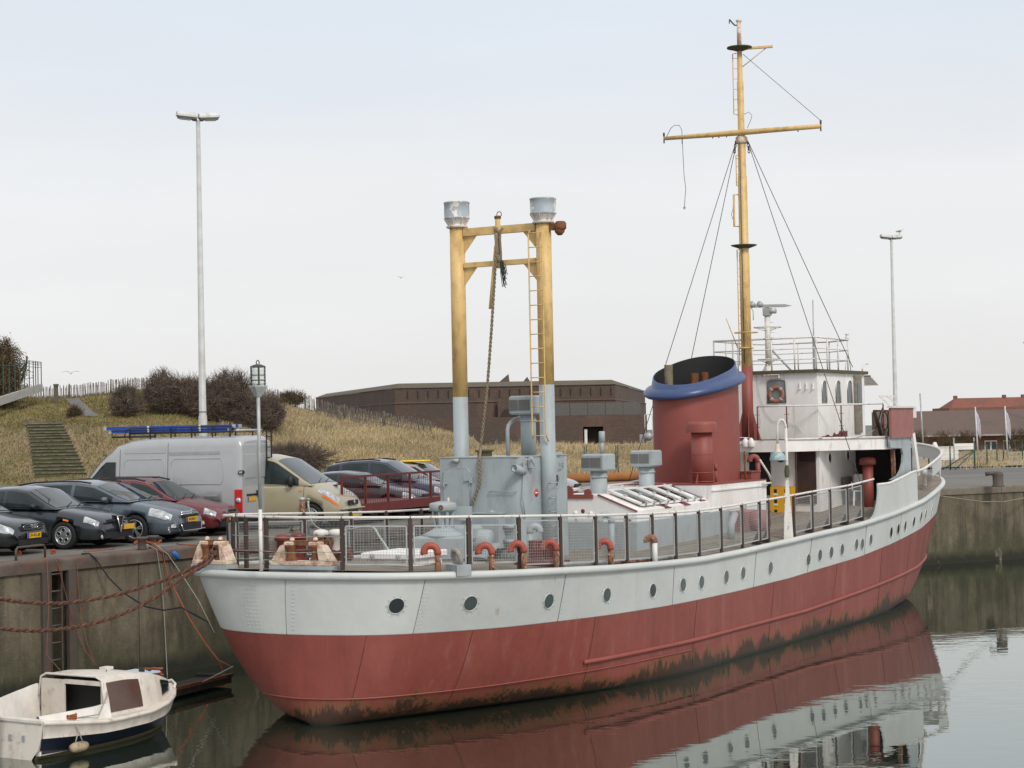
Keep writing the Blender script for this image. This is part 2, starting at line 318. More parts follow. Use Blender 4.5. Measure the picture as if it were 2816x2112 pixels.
M('coping_concrete', (.14, .115, .09), .85, c2=(.22, .19, .15), amt=.35, ps=1.2, edge=.25, c3=(.16, .07, .03), amt3=.18, ps3=2, world=True)
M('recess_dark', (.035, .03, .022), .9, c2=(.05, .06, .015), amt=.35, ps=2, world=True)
def edge_line(P0, D, Nn, s0, s1, cuts, cop, name, label, step, skip=()):
    """quay wall built of panels with open joints, a capping of separate stones on top"""
    t = thing(name, label, 'quay wall', (P0.x, P0.y, 0))
    def loc(s, n, z): q = D * s + Nn * n; return (q.x, q.y, z)
    edges = [s0] + cuts + [s1]
    for a, b in zip(edges[:-1], edges[1:]):
        if (a, b) in skip: continue
        m_ = MB(); vs = [loc(a + .012, .06, -1.0), loc(b - .012, .06, -1.0), loc(b - .012, .06, QUAY - .24), loc(a + .012, .06, QUAY - .24)]
        vs2 = [loc(a + .012, .8, -1.0), loc(b - .012, .8, -1.0), loc(b - .012, .8, QUAY - .24), loc(a + .012, .8, QUAY - .24)]
        m_.add(vs + vs2, [(0, 1, 2, 3), (4, 7, 6, 5), (0, 4, 5, 1), (1, 5, 6, 2), (2, 6, 7, 3), (3, 7, 4, 0)]); m_.build('wall_panel', 'quay_concrete', t)
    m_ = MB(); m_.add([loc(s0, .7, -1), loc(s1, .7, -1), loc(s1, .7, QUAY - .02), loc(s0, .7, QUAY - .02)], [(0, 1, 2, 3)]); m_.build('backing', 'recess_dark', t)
    s = s0
    while s < s1 - .01:
        e = min(s + step, s1); w = .62; r_ = .07; prof = [(0.0, QUAY - .26), (0, QUAY - r_)] + [(r_ - r_ * math.cos(k * R(22.5)), QUAY - r_ + r_ * math.sin(k * R(22.5)) + .004) for k in (1, 2, 3, 4)] + [(w, QUAY + .004), (w, QUAY - .26)]
        n = len(prof); j = random.uniform(-.008, .008)
        vs = [loc(a, q + j, z) for a in (s + .008, e - .008) for q, z in prof]
        m_ = MB(); m_.add(vs, [(i, (i + 1) % n, n + (i + 1) % n, n + i) for i in range(n)] + [tuple(range(n - 1, -1, -1)), tuple(range(n, 2 * n))]); m_.build('coping_stone', cop, t)
        s = e
    return t
def s_on_left(u, v=1530):
    k = (u - 1408) / FPX; return (LA.x - k * LA.y) / (k * LD.y - LD.x)
sl_a, sl_b = s_on_left(118), s_on_left(190)
left_wall = edge_line(LA, LD, LN, -14, tl + .3, [-7, -3, sl_a, sl_b, s_on_left(378), s_on_left(378) + 6, s_on_left(378) + 12, s_on_left(378) + 18, s_on_left(378) + 24], 'coping', 'quay_wall', 'stained concrete quay wall with dark rounded coping behind the mooring ropes', 3.1, skip=((sl_a, sl_b),))
right_wall = edge_line(FA, FD, FN, -(CORNER - FA).length - .2, 40, [-5, 4.2, 10, 16, 22, 28, 34], 'coping_concrete', 'quay_wall', 'mossy concrete dock wall ahead of the bow with an iron bollard on top', 4.4)
# iron fenders either side of the ladder slot
def loc_left(s, n, z): q = LA + LD * s + LN * n; return Vector((q.x, q.y, z))
M('iron_dark', (.075, .06, .05), .7, c2=RUST, amt=.3, ps=5)
lad = thing('quay_ladder', 'rusty iron ladder set in the slot of the quay wall', 'ladder', loc_left((sl_a + sl_b) / 2, .15, 0))
lo = Vector(lad.location)
for k in (0, 1):
    ss = sl_a + .16 + k * (sl_b - sl_a - .42); mb = MB(); mb.bar(loc_left(ss, .02, .1) - lo, loc_left(ss, .02, QUAY - .15) - lo, .05, .02); mb.build('rail', 'iron_dark', lad)
for i in range(8):
    z = QUAY - .32 - i * .36; mb = MB(); mb.tube([loc_left(sl_a + .16, .02, z) - lo, loc_left(sl_b - .26, .02, z) - lo], .018, 6); mb.build('rung', 'iron_dark', lad)
for ss in (sl_a, sl_b):
    mb = MB(); mb.bar(loc_left(ss, .03, -.3), loc_left(ss, .03, QUAY - .25), .20, .10, up=LN); o = mb.build('steel_channel', 'iron_dark', left_wall); o.parent = None; o.parent = left_wall; o.matrix_parent_inverse = Matrix.Translation(-LA)

# ---- dune
def ridge(u): return float(np.interp(u, [-900, -300, 0, 300, 500, 700, 850, 1000, 1190, 1300, 900, 1800, 2000, 2300], [7.5, 7.9, 8.15, 8.25, 8.5, 7.75, 6.95, 6.2, 5.3, 4.75, 4.35, 4.0, 3.0, 2.4]))
def hsh(x, y): return math.sin(x * .7 + 1.3 * math.sin(y * .31)) * .5 + math.sin(y * .9 + x * .43) * .3 + math.sin(x * 2.1 - y * 1.7) * .2
def dune(x, y):
    u = 1408 + FPX * x / max(y, 60); zr = ridge(u) - 2.82; t = (y - 97.5 - .8 * math.sin(x * .35)) / 28
    bank = float(np.interp(u, [300, 650, 900], [0, .5, 1]))
    g1 = float(np.interp(t, [-.05, 0, .09, .35, .62, 1, 1.6, 2.6], [-.1, 0, .09, .60, .76, 1, .9, .2])); g2 = float(np.interp(t, [-.05, 0, .2, .6, 1, 1.6, 2.6], [-.1, 0, .22, .66, 1, .92, .3]))
    return 2.80 + zr * (g1 * (1 - bank) + g2 * bank) + hsh(x, y) * .13 * min(1, max(0, t * 4))
xs = np.concatenate([np.arange(-75, -45, 2.5), np.arange(-45, 25, .7)]); ys = np.concatenate([np.arange(95.5, 130, .6), np.arange(130, 172, 2.5)])
rows = [[(x, y, dune(x, y)) for x in xs] for y in ys]
def dune_mat(t, N, L, p):
    g = nd(N, 'ShaderNodeNewGeometry'); pos = g.outputs['Position']; a = noise(N, L, pos, .25, 6); b = noise(N, L, pos, 5, 6, (1, 1, 2), .7); c = noise(N, L, pos, .6, 5, (1, 1, 1), .6, (4, 4, 0))
    col = mixc(N, L, ramp(N, L, b, .3, .7), (.20, .145, .08), (.33, .25, .145)); col = mixc(N, L, ramp(N, L, a, .48, .62, 0, .75), col, (.075, .083, .030)); col = mixc(N, L, ramp(N, L, c, .60, .68, 0, .6), col, (.30, .235, .15))
    L.new(col, p.inputs['Base Color']); p.inputs['Roughness'].default_value = .95; bp = nd(N, 'ShaderNodeBump'); bp.inputs['Distance'].default_value = .12; L.new(b, bp.inputs['Height']); L.new(bp.outputs[0], p.inputs['Normal'])
quick('dune_soil', dune_mat)
mb = MB(); mb.grid(rows, 0, True); mb.build('dune', 'dune_soil', kind='structure')
# ---- grass as blades
def grass(name, label_kind, n, sample, hgt, wid, cols, lean=.5):
    V = np.zeros((n, 5, 3)); C = np.zeros((n, 5, 4)); k = 0
    while k < n:
        r_ = sample()
        if r_ is None: continue
        x, y, z, hs = r_
        h = hgt * random.uniform(.55, 1.25) * hs; w = wid * random.uniform(.7, 1.3); a = random.uniform(-1.2, 1.2); dx, dy = math.cos(a) * w / 2, math.sin(a) * w / 2
        lx = random.gauss(.25, lean) * h; ly = random.gauss(0, lean) * h
        V[k] = [(x - dx, y - dy, z - .05), (x + dx, y + dy, z - .05), (x + dx * .8 + lx * .35, y + dy * .8 + ly * .35, z + h * .62), (x - dx * .8 + lx * .35, y - dy * .8 + ly * .35, z + h * .62), (x + lx, y + ly, z + h)]
        c = cols[min(len(cols) - 1, int(random.random() * len(cols)))]; f = random.uniform(.85, 1.15) * (1 + .22 * hsh(x * .8, y * .6)); C[k, :, :3] = (np.array(c) * .55 + np.array(cols[0]) * .45) * f; C[k, :, 3] = 1; k += 1
    base = np.arange(n)[:, None] * 5; q = (base + np.array([0, 1, 2, 3])).tolist(); tr = (base + np.array([3, 2, 4])).tolist()
    me = bpy.data.meshes.new(name); me.from_pydata(V.reshape(-1, 3).tolist(), [], q + tr)
    at = me.color_attributes.new('tint', 'FLOAT_COLOR', 'POINT'); at.data.foreach_set('color', C.reshape(-1)); me.materials.append(MATS['blade']); return link(name, me, kind='stuff')
def blade_mat(t, N, L, p):
    a = nd(N, 'ShaderNodeAttribute', attribute_name='tint'); L.new(a.outputs['Color'], p.inputs['Base Color']); p.inputs['Roughness'].default_value = .8; p.inputs['Specular IOR Level'].default_value = .2
quick('blade', blade_mat)
STRAW = [(.46, .36, .21), (.38, .29, .16), (.54, .44, .28), (.32, .25, .13), (.25, .22, .10), (.42, .35, .20)]
LAWN = [(.20, .17, .065), (.17, .17, .055), (.12, .15, .042), (.29, .22, .11), (.24, .15, .07)]
ST_A, ST_B = on_quay(95, 1318), on_quay(228, 1318)
def on_stairs(x, y): u = 1408 + FPX * x / y; return y < 108.5 and (78 - (y - 99) * 2.2) < u < (240 - (y - 99) * 6.5)
def path_u(y): return float(np.interp(y, [108, 112, 116, 121, 125], [262, 245, 232, 208, 196]))
def on_path(x, y): u = 1408 + FPX * x / y; return 110.5 < y < 124.5 and abs(u - path_u(y)) < 20
def s_dune():
    y = random.triangular(96.5, 128, 104); u = random.uniform(600, 2080); x = (u - 1408) / FPX * y
    if hsh(x * 1.7, y * 1.5) < -.15 and random.random() < .6: return None
    return x, y, dune(x, y), (.7 + .5 * max(0, hsh(x * .9, y)))
def s_lawn():
    y = random.uniform(96.5, 127); u = random.uniform(-60, 660); x = (u - 1408) / FPX * y
    if on_path(x, y) or (on_stairs(x, y) and random.random() < .6): return None
    return x, y, dune(x, y), 1
def s_top():
    u = random.triangular(470, 720, 540); y = random.uniform(124, 129); x = (u - 1408) / FPX * y; return x, y, dune(x, y), 1
grass('dune_grass', '', 56000, s_dune, .44, .030, STRAW, .55)
grass('short_grass', '', 34000, s_lawn, .15, .04, LAWN, .7)
grass('crest_grass', '', 2600, s_top, .85, .04, STRAW[:4], .5)
M('path_grey', (.13, .125, .12), .9, var=.2, c2=(.18, .16, .13), amt=.4, ps=1, world=True)
mb = MB(); rows = []
for y in np.arange(110.5, 125, .6):
    rows.append([((u - 1408) / FPX * y, y, dune((u - 1408) / FPX * y, y) + .05) for u in np.linspace(path_u(y) - 19, path_u(y) + 19, 5)])
mb.grid(rows); mb.build('path', 'path_grey', kind='structure')
M('step_stone', (.10, .085, .05), .9, c2=(.085, .095, .035), amt=.5, ps=2.5, bump=.01, bs=12); M('step_edge', (.20, .18, .14), .85, c2=(.10, .095, .05), amt=.5, ps=3)
st = thing('garden_stairs', 'worn mossy stone steps climbing the grass bank', 'stairs', ((160 - 1408) / FPX * 103, 103, 3)); so = Vector(st.location); PV = [1318, 1302, 1290, 1276, 1265, 1251, 1238, 1225, 1212, 1198, 1184, 1172]
for i in range(17):
    y = 99.0 + i * .52; x0 = (92 - i * 1.2 - 1408) / FPX * y; x1 = (232 - i * 4.4 - 1408) / FPX * y; z = max(dune(x0, y + .3), dune((x0 + x1) / 2, y + .3), dune(x1, y + .3)) + .10
    mb = MB(); mb.box(((x0 + x1) / 2 - so.x, y + .35 - so.y, z - .32 - so.z), (x1 - x0, .62, .6)); s_ = mb.build('step', 'step_stone', st)
    mb = MB(); mb.box(((x0 + x1) / 2 - so.x, y + .03 - so.y, z - .01 - so.z), (x1 - x0 + .1, .09, .05)); mb.build('step_edge', 'step_edge', s_)
y = 108.3; mb = MB(); mb.box(((125 - 1408) / FPX * y - so.x, y + .9 - so.y, dune(-27, 108.6) - so.z), (2.6, 1.6, .16)); mb.build('landing', 'path_grey', st)
# ---- leafless bushes, built twig by twig
M('twig', (.105, .080, .062), .9, c2=(.17, .13, .10), amt=.45, ps=1.5, world=True); M('twig_brown', (.11, .075, .04), .9, c2=(.075, .06, .03), amt=.4, ps=2, world=True); M('leaf_brown', (.12, .082, .035), .85, c2=(.06, .06, .025), amt=.4, ps=3, world=True)
def bush(name, label, u, y, w, h, n, mat, lean=0, group=None, leaves=0, x=None, trunk=0.):
    x = (u - 1408) / FPX * y if x is None else x; z = dune(x, y) if y > 96 else QUAY
    t = thing(name, label, 'tree' if name.endswith('tree') else 'bush', (x, y, z), 0, group)
    V = []; F = []; LV = []; LF = []; MV = MB()
    def strip(p, q, r0, r1):
        d = q - p
        for ax in (Vector((1, 0, 0)), Vector((0, 1, 0))):
            a = d.cross(ax)
            if a.length < 1e-6: continue
            a.normalize(); o = len(V); V.extend([p - a * r0, p + a * r0, q + a * r1, q - a * r1]); F.append((o, o + 1, o + 2, o + 3))
    stems = []
    for i in range(9):
        a = random.uniform(0, 6.28); p = Vector((math.cos(a) * w * .12, math.sin(a) * w * .12, -.2)); sp_ = .25 if trunk else .55; d = Vector((math.cos(a) * sp_ + lean, math.sin(a) * sp_, 1)).normalized(); pts = [p]
        for k in range(5):
            d = (d + Vector((random.gauss(0, .18), random.gauss(0, .18), .02))).normalized(); p = p + d * (h * (.16 + trunk * .03)); pts.append(p)
        MV.tube(pts, [.05 + trunk * .05 - k * .008 for k in range(6)], 5); stems += pts[1:]
    for i in range(n):
        # points through the crown volume, denser to the outside
        a = random.uniform(0, 6.28); q = random.random() ** .5; zz = random.random(); rad = w / 2 * q * math.sqrt(max(.02, 1 - (abs(zz - .42) / .62) ** 2.2)) * (1 + .22 * math.sin(a * 3 + u) + .12 * math.sin(a * 7 + zz * 6))
        tip = Vector((math.cos(a) * rad + lean * h * zz * .5, math.sin(a) * rad, h * (.10 + .9 * zz) * (1 + .10 * math.sin(a * 4 + u))))
        near = min(random.sample(stems, 6), key=lambda s: (s - tip).length); mid = near.lerp(tip, .5) + Vector((random.gauss(0, .1), random.gauss(0, .1), random.gauss(.08, .1)))
        base = mid.lerp(near, random.uniform(0, .6)); strip(base, mid, .016, .012); end = tip + (tip - mid).normalized() * random.uniform(.05, .28) * (1 + .9 * max(0, math.sin(a * 5 + zz * 9))) + Vector((0, 0, .08)); strip(mid, tip, .013, .008); strip(tip, end, .008, .003)
        for k in range(3):
            dd = Vector((random.gauss(0, 1), random.gauss(0, 1), random.gauss(.5, .8))).normalized(); strip(tip.lerp(mid, random.random() * .7), tip + dd * random.uniform(.15, .45), .007, .003)
        for k in range(leaves):
            c = tip + Vector((random.gauss(0, .18), random.gauss(0, .18), random.gauss(0, .18))); d1 = Vector((random.gauss(0, 1), random.gauss(0, 1), random.gauss(0, 1))).normalized() * .06; d2 = d1.cross(Vector((random.gauss(0, 1), random.gauss(0, 1), 1))).normalized() * .04
            o = len(LV); LV.extend([c - d1, c + d2, c + d1, c - d2]); LF.append((o, o + 1, o + 2, o + 3))
    MV.build('trunk' if trunk else 'stems', mat, t)
    me = bpy.data.meshes.new('twigs'); me.from_pydata([tuple(q) for q in V], [], F); me.materials.append(MATS[mat]); link('twigs', me, t, kind='stuff')
    if leaves: me = bpy.data.meshes.new('leaves'); me.from_pydata([tuple(q) for q in LV], [], LF); me.materials.append(MATS['leaf_brown']); link('leaves', me, t, kind='stuff')
    return t
GB = 'leafless bushes on the bank'
bush('bush', 'small round leafless bush at the edge of the bush row nearest the path', 347, 110, 2.1, 1.8, 650, 'twig', 0, GB)
bush('bush', 'upright leafless bush between the small round one and the tall lamp post', 447, 112, 3.0, 2.5, 950, 'twig', .05, GB)
bush('bush', 'low leafless bush directly behind the tall white lamp post', 540, 112, 3.2, 2.3, 800, 'twig', 0, GB)
bush('bush', 'broad wind swept leafless bush beside the tall white lamp post', 625, 111, 3.8, 3.0, 1300, 'twig', .12, GB)
bush('bush', 'spreading leafless bush above the silver van, last of its row', 715, 110, 3.0, 2.2, 900, 'twig', .25, GB)
bush('bush', 'low dark thicket at the foot of the dune behind the beige van', 800, 100, 4.2, 1.5, 1300, 'twig', 0, GB)
bush('bush', 'far low bush on the crest between two stretches of paling', 800, 126.5, 2.2, .9, 500, 'twig_brown', 0, GB)
bush('bush', 'tiny tuft of twigs beside the top of the grey path', 202, 111, .9, .55, 300, 'twig_brown', 0, GB)
bush('small_tree', 'brown leaved tree behind the green railings', -8, 118, 3.6, 4.3, 1600, 'twig_brown', .05, None, 5, trunk=1.)
# ---- paling fences
M('paling', (.15, .125, .105), .9, c2=(.21, .18, .15), amt=.45, ps=2, world=True); M('paling_post', (.12, .11, .08), .9, world=True)
def paling(name, label, pts, h, gap, group='paling fences'):
    P = [Vector(p) for p in pts]; t = thing(name, label, 'fence', P[0], 0, group); o = P[0]; mb = MB(); W_ = MB()
    for a, b in zip(P[:-1], P[1:]):
        L_ = (b - a).length; n = max(1, int(L_ / gap))
        for i in range(n):
            q = a.lerp(b, i / n); q.z = max(q.z, dune(q.x, q.y)) if q.y > 96 else q.z; hh = h * random.uniform(.86, 1.1); tl_ = Vector((random.gauss(0, .04), random.gauss(0, .03), 1)); mb.bar(q - o - Vector((0, 0, .1)), q - o + tl_ * hh, .05, .02, up=(0, 1, 0))
        for f in (.3, .75): W_.bar(Vector((*(a - o).xy, max(a.z, dune(a.x, a.y)) - o.z + h * f)), Vector((*(b - o).xy, max(b.z, dune(b.x, b.y)) - o.z + h * f)), .012, .012)
    mb.build('pickets', 'paling', t, kind='stuff'); W_.build('wire', 'wire_dark', t)
    k = 0; acc = 0
    for i in range(0, len(P), 4):
        q = P[i]; mb = MB(); z = dune(q.x, q.y); mb.tube([Vector((q.x, q.y, z - .1)) - o, Vector((q.x, q.y, z + h * 1.15)) - o], .05, 6); mb.build('post', 'paling_post', t)
    return t
def crest(u0, u1, y0, y1, n): return [Vector(((u - 1408) / FPX * y, y, 0)) + Vector((0, 0, dune((u - 1408) / FPX * y, y))) for u, y in zip(np.linspace(u0, u1, n), np.linspace(y0, y1, n))]
paling('paling_fence', 'weathered paling fence on the crest above the path', crest(-40, 420, 124.5, 125.5, 17), .92, .085)
paling('paling_fence', 'weathered paling fence running behind the crest grass and bushes', crest(425, 700, 125.6, 127, 10), .85, .09)
paling('paling_fence', 'weathered paling fence on the crest just right of the bushes', crest(722, 790, 127, 127, 5), .85, .1)
paling('paling_fence', 'weathered paling fence slanting down the dune in front of the fort', crest(838, 1190, 126, 119, 14), .95, .11)
mb = MB(); P = at_d(154, 1060, 121); z = dune(P.x, P.y); mb.box((P.x, P.y, z + .55), (.22, .22, 1.3)); mb.box((P.x, P.y, z + 1.25), (.3, .3, .14)); tag(mb.build('marker_post', 'paling_post'), 'stubby dark wooden marker post in the crest fence', 'post')
# ---- green railings on a low kerb, far left
M('green_steel', (.030, .065, .045), .5); M('kerb_concrete', (.36, .35, .32), .85, c2=(.26, .25, .22), amt=.3, ps=2, world=True)
gr = thing('railing', 'tall green steel railing on a low concrete kerb at the crest', 'railing', at_d(0, 1085, 112)); go = Vector(gr.location)
ka = at_d(-60, 1122, 108); kb = at_d(113, 1066, 121)
kd = kb - ka; kn = Vector((kd.y, -kd.x, 0)).normalized()
mb = MB(); mb.bar(ka - go, kb - go, .22, .5); mb.build('kerb', 'kerb_concrete', gr)
tops = [(-60, 1040), (5, 1015), (113, 992)]
for i, (u, vt, vb) in enumerate([(5, 1000, 1085), (21, 1000, 1080), (37, 1000, 1076), (51, 995, 1075), (64, 993, 1073), (78, 993, 1070), (90, 992, 1069), (97, 992, 1068), (104, 992, 1067), (114, 991, 1066)]):
    f = (u + 60) / 173; q = ka.lerp(kb, f); mb = MB(); mb.bar(q - go, Vector((q.x - go.x, q.y - go.y, kb.z - go.z + (1.72 if i > 2 else 1.40))), .05, .05); mb.build('post', 'green_steel', gr)
for k, zz in enumerate((1.34, 1.5, 1.62, 1.7)):
    mb = MB(); qa = ka.lerp(kb, 0 if k == 0 else .62) - go; mb.bar(Vector((qa.x, qa.y, kb.z - go.z + zz - (.18 if k == 0 else 0))), kb - go + Vector((0, 0, zz)), .03, .03); mb.build('rail', 'green_steel', gr)
# ---- fort
def brick_mat(t, N, L, p):
    g = nd(N, 'ShaderNodeNewGeometry'); pos = g.outputs['Position']; a = noise(N, L, pos, .12, 6, (1, 1, 2), .7); b = noise(N, L, pos, 1.6, 6, (.6, .6, 4), .85); c = noise(N, L, pos, .5, 6, (1, 1, .4), .6, (7, 0, 0)); f = noise(N, L, pos, 3.5, 3, (1, 1, 4), .8, (2, 2, 2))
    col = mixc(N, L, ramp(N, L, b, .3, .7), (.070, .046, .036), (.130, .082, .060)); col = mixc(N, L, ramp(N, L, a, .42, .62, 0, .75), col, (.075, .062, .052)); col = mixc(N, L, ramp(N, L, f, .60, .70, 0, .7), col, (.28, .22, .185)); col = mixc(N, L, ramp(N, L, c, .54, .68, 0, .6), col, (.150, .092, .070))
    L.new(col, p.inputs['Base Color']); p.inputs['Roughness'].default_value = .95
quick('old_brick', brick_mat)
M('fort_cap', (.115, .092, .07), .95, c2=(.10, .09, .05), amt=.4, ps=.4, world=True); M('fence_panel', (.105, .098, .09), .7, world=True); M('slot_dark', (.045, .033, .027), .95)
def fp(u, y, z): return Vector(((u - 1408) / FPX * y, y, z))
fort = thing('fort', 'low dark brick fort with sloping capped walls behind the dune', 'fort', (0, 200, 0)); fo = Vector(fort.location)
FT = 10.5; ring = [(866, 250), (1085, 202), (1692, 204), (1775, 250)]; pts = [fp(u, y, 0) for u, y in ring]; cen = Vector((0, 260, 0))
def wallring(zs, ins, mat, name):
    mb = MB(); rows = []
    for z, d in zip(zs, ins): rows.append([tuple(Vector((p.x, p.y, z)) + (cen - p).normalized() * d - fo) for p in pts])
    mb.grid(rows, 0, False); return mb.build(name, mat, fort)
wallring([-1, 8.15], [0, 0], 'old_brick', 'wall')
wallring([8.15, 8.28, 8.4], [0, -.10, 0.1], 'old_brick', 'string_course')
wallring([8.4, 9.95], [.10, .10], 'old_brick', 'parapet')
wallring([9.95, 10.0, 10.55, 10.6], [.0, -.06, 1.6, 8], 'fort_cap', 'coping')
for k, u in enumerate(list(range(1120, 1690, 28))):
    f = (u - 1085) / (1692 - 1085); q = pts[1].lerp(pts[2], f); mb = MB(); mb.box((q.x - fo.x, q.y - fo.y + .05, 9.25), (.07, .16, .85)); mb.build('drain_slot', 'slot_dark', fort)
mb = MB(); q0 = fp(985, 196, 0) - fo; q1 = fp(1775, 196, 0) - fo
dA = fp(1600, 196, 0) - fo; dB = fp(1655, 196, 0) - fo
mb.box(((q0.x + dA.x) / 2, q0.y, 2.9), (dA.x - q0.x, 2, 7.2)); mb.box(((dB.x + q1.x) / 2, q0.y, 2.9), (q1.x - dB.x, 2, 7.2)); mb.box(((dA.x + dB.x) / 2, q0.y, 5.9), (dB.x - dA.x, 2, 1.2)); mb.build('outer_wall', 'old_brick', fort)
mb = MB(); mb.box(((dA.x + dB.x) / 2, q0.y + .6, 2.5), (dB.x - dA.x, .2, 6.4)); mb.build('doorway', 'slot_dark', fort)
mb = MB(); mb.box((dA.x + .30, q0.y - .6, 3.6), (.30, .1, 2.9)); mb.build('door_frame', 'label_white', fort)
for k in range(5):
    a = fp(1518 + k * 49, 195.4, 0) - fo; b = fp(1518 + (k + 1) * 49 - 3, 195.4, 0) - fo; mb = MB(); mb.box(((a.x + b.x) / 2, a.y, 7.2), (b.x - a.x, .08, 1.3)); mb.build('fence_panel', 'fence_panel', fort)
mb = MB(); ga = fp(1375, 202.4, 0) - fo; gb = fp(1422, 202.4, 0) - fo; cx = (ga.x + gb.x) / 2
mb.box((cx, ga.y - .15, 7.3), (gb.x - ga.x + .6, .3, 2.4)); gate = mb.build('gatehouse', 'old_brick', fort)
arc = [(cx + .95 * math.cos(R(a)), 6.55 + .95 * math.sin(R(a))) for a in range(0, 181, 15)]; mb = MB(); mb.add([(x, ga.y - .36, z) for x, z in arc] + [(x, ga.y - .2, z) for x, z in arc], [tuple(range(13)), tuple(range(25, 12, -1))] + [(i, i + 1, i + 14, i + 13) for i in range(12)]); mb.build('arch_window', 'slot_dark', gate)
for ua, ub, ut, zt in ((1368, 1402, 1399, 11.45), (1436, 1460, 1450, 11.1)):
    mb = MB(); a = fp(ua, 206, 0) - fo; b = fp(ub, 206, 0) - fo; c = fp(ut, 206, 0) - fo; V_ = [(a.x, 6, 10.4), (b.x, 6, 10.4), (c.x, 6, zt), (a.x, 8, 10.4), (b.x, 8, 10.4), (c.x, 8, zt)]; mb.add(V_, [(0, 1, 2), (3, 5, 4), (0, 3, 4, 1), (1, 4, 5, 2), (2, 5, 3, 0)]); mb.build('concrete_fin', 'fort_cap', fort)
# ---- right bank: road, verge, buildings
M('road', (.12, .118, .115), .85, var=.15, world=True); M('quay_stone', (.20, .185, .165), .9, c2=(.15, .14, .12), amt=.4, ps=.6, world=True)
def strip_sheet(name, y0, y1, z, mat, x0=-2, x1=70):
    mb = MB(); mb.add([(x0, y0, z), (x1, y0 + (x1 - x0) * .12, z), (x1, y1 + (x1 - x0) * .12, z), (x0, y1, z)], [(0, 1, 2, 3)]); return mb.build(name, mat, kind='structure')
strip_sheet('road', 80, 90.5, QUAY + .004, 'road', -30)
M('sand_verge', (.30, .235, .16), .95, c2=(.23, .20, .10), amt=.45, ps=.35, c3=(.13, .12, .05), amt3=.2, ps3=.9, world=True)
strip_sheet('verge', 90.5, 160, QUAY + .004, 'sand_verge', -8, 90)
def s_verge():
    y = random.uniform(91, 138); u = random.uniform(2560, 2850); x = (u - 1408) / FPX * y
    if hsh(x * 1.1, y * .5) < .05: return None
    return x, y, QUAY, 1
grass('verge_grass', '', 900, s_verge, .22, .05, STRAW, .5)
M('brick_flat', (.20, .095, .070), .9, c2=(.15, .085, .07), amt=.45, ps=.5, world=True); M('roof_brown', (.125, .082, .066), .9, c2=(.10, .075, .065), amt=.4, ps=.3, world=True); M('roof_tile', (.21, .072, .048), .85, c2=(.16, .065, .048), amt=.4, ps=.6, world=True); M('gutter_pale', (.34, .32, .30), .7)
hs = thing('long_building', 'long low building with a broad dull brown roof across the road', 'building', (34, 145, QUAY)); bx0, bx1 = fp(2470, 145, 0).x - 34, 40
mb = MB(); mb.box(((bx0 + bx1) / 2, 6, .5), (bx1 - bx0, 8, 1.6)); mb.build('wall', 'brick_flat', hs)
mb = MB(); mb.add([(bx0 - .4, 1.2, 1.25), (bx1, 1.2, 1.25), (bx1, 9, 3.25), (bx0 - .4, 9, 3.25), (bx0 - .4, 9, .5), (bx1, 9, .5), (bx0 - .4, 1.2, 1.1), (bx1, 1.2, 1.1)], [(0, 1, 2, 3), (3, 2, 5, 4), (6, 7, 1, 0), (0, 3, 4, 6)]); mb.build('roof', 'roof_brown', hs)
mb = MB(); mb.bar((bx0 - .4, 1.12, 1.2), (bx1, 1.12, 1.2), .12, .12); mb.build('gutter', 'gutter_pale', hs)
for u in (2738, 2790): x = fp(u, 145, 0).x - 34; mb = MB(); mb.box((x, 1.97, .35), (1.0, .1, .8)); w_ = mb.build('window', 'label_white', hs); mb = MB(); [mb.box((x - .25 + .5 * k, 1.9, .35), (.36, .06, .6)) for k in (0, 1)]; mb.build('pane', 'glass_dark', w_)
rh = thing('house', 'house with an orange red tiled roof rising behind the long brown roof', 'house', (fp(2720, 175, 0).x, 175, QUAY)); xa = fp(2605, 175, 0).x - rh.location.x; xb = 12
mb = MB(); mb.box(((xa + xb) / 2, 3, 1.8), (xb - xa, 7, 3.6)); mb.build('wall', 'brick_flat', rh)
mb = MB(); mb.add([(xa, -.6, 3.2), (xb, -.6, 3.2), (xb, 3, 4.55), (xa + 1.4, 3, 4.55), (xa, 6.6, 3.2), (xb, 6.6, 3.2)], [(0, 1, 2, 3), (3, 2, 5, 4), (0, 3, 4)]); mb.build('roof', 'roof_tile', rh)
for u in (2626, 2760, 2812): x = fp(u, 178, 0).x - rh.location.x; mb = MB(); mb.box((x, 3, 4.65), (.35, .3, .3)); mb.build('chimney', 'brick_flat', rh)
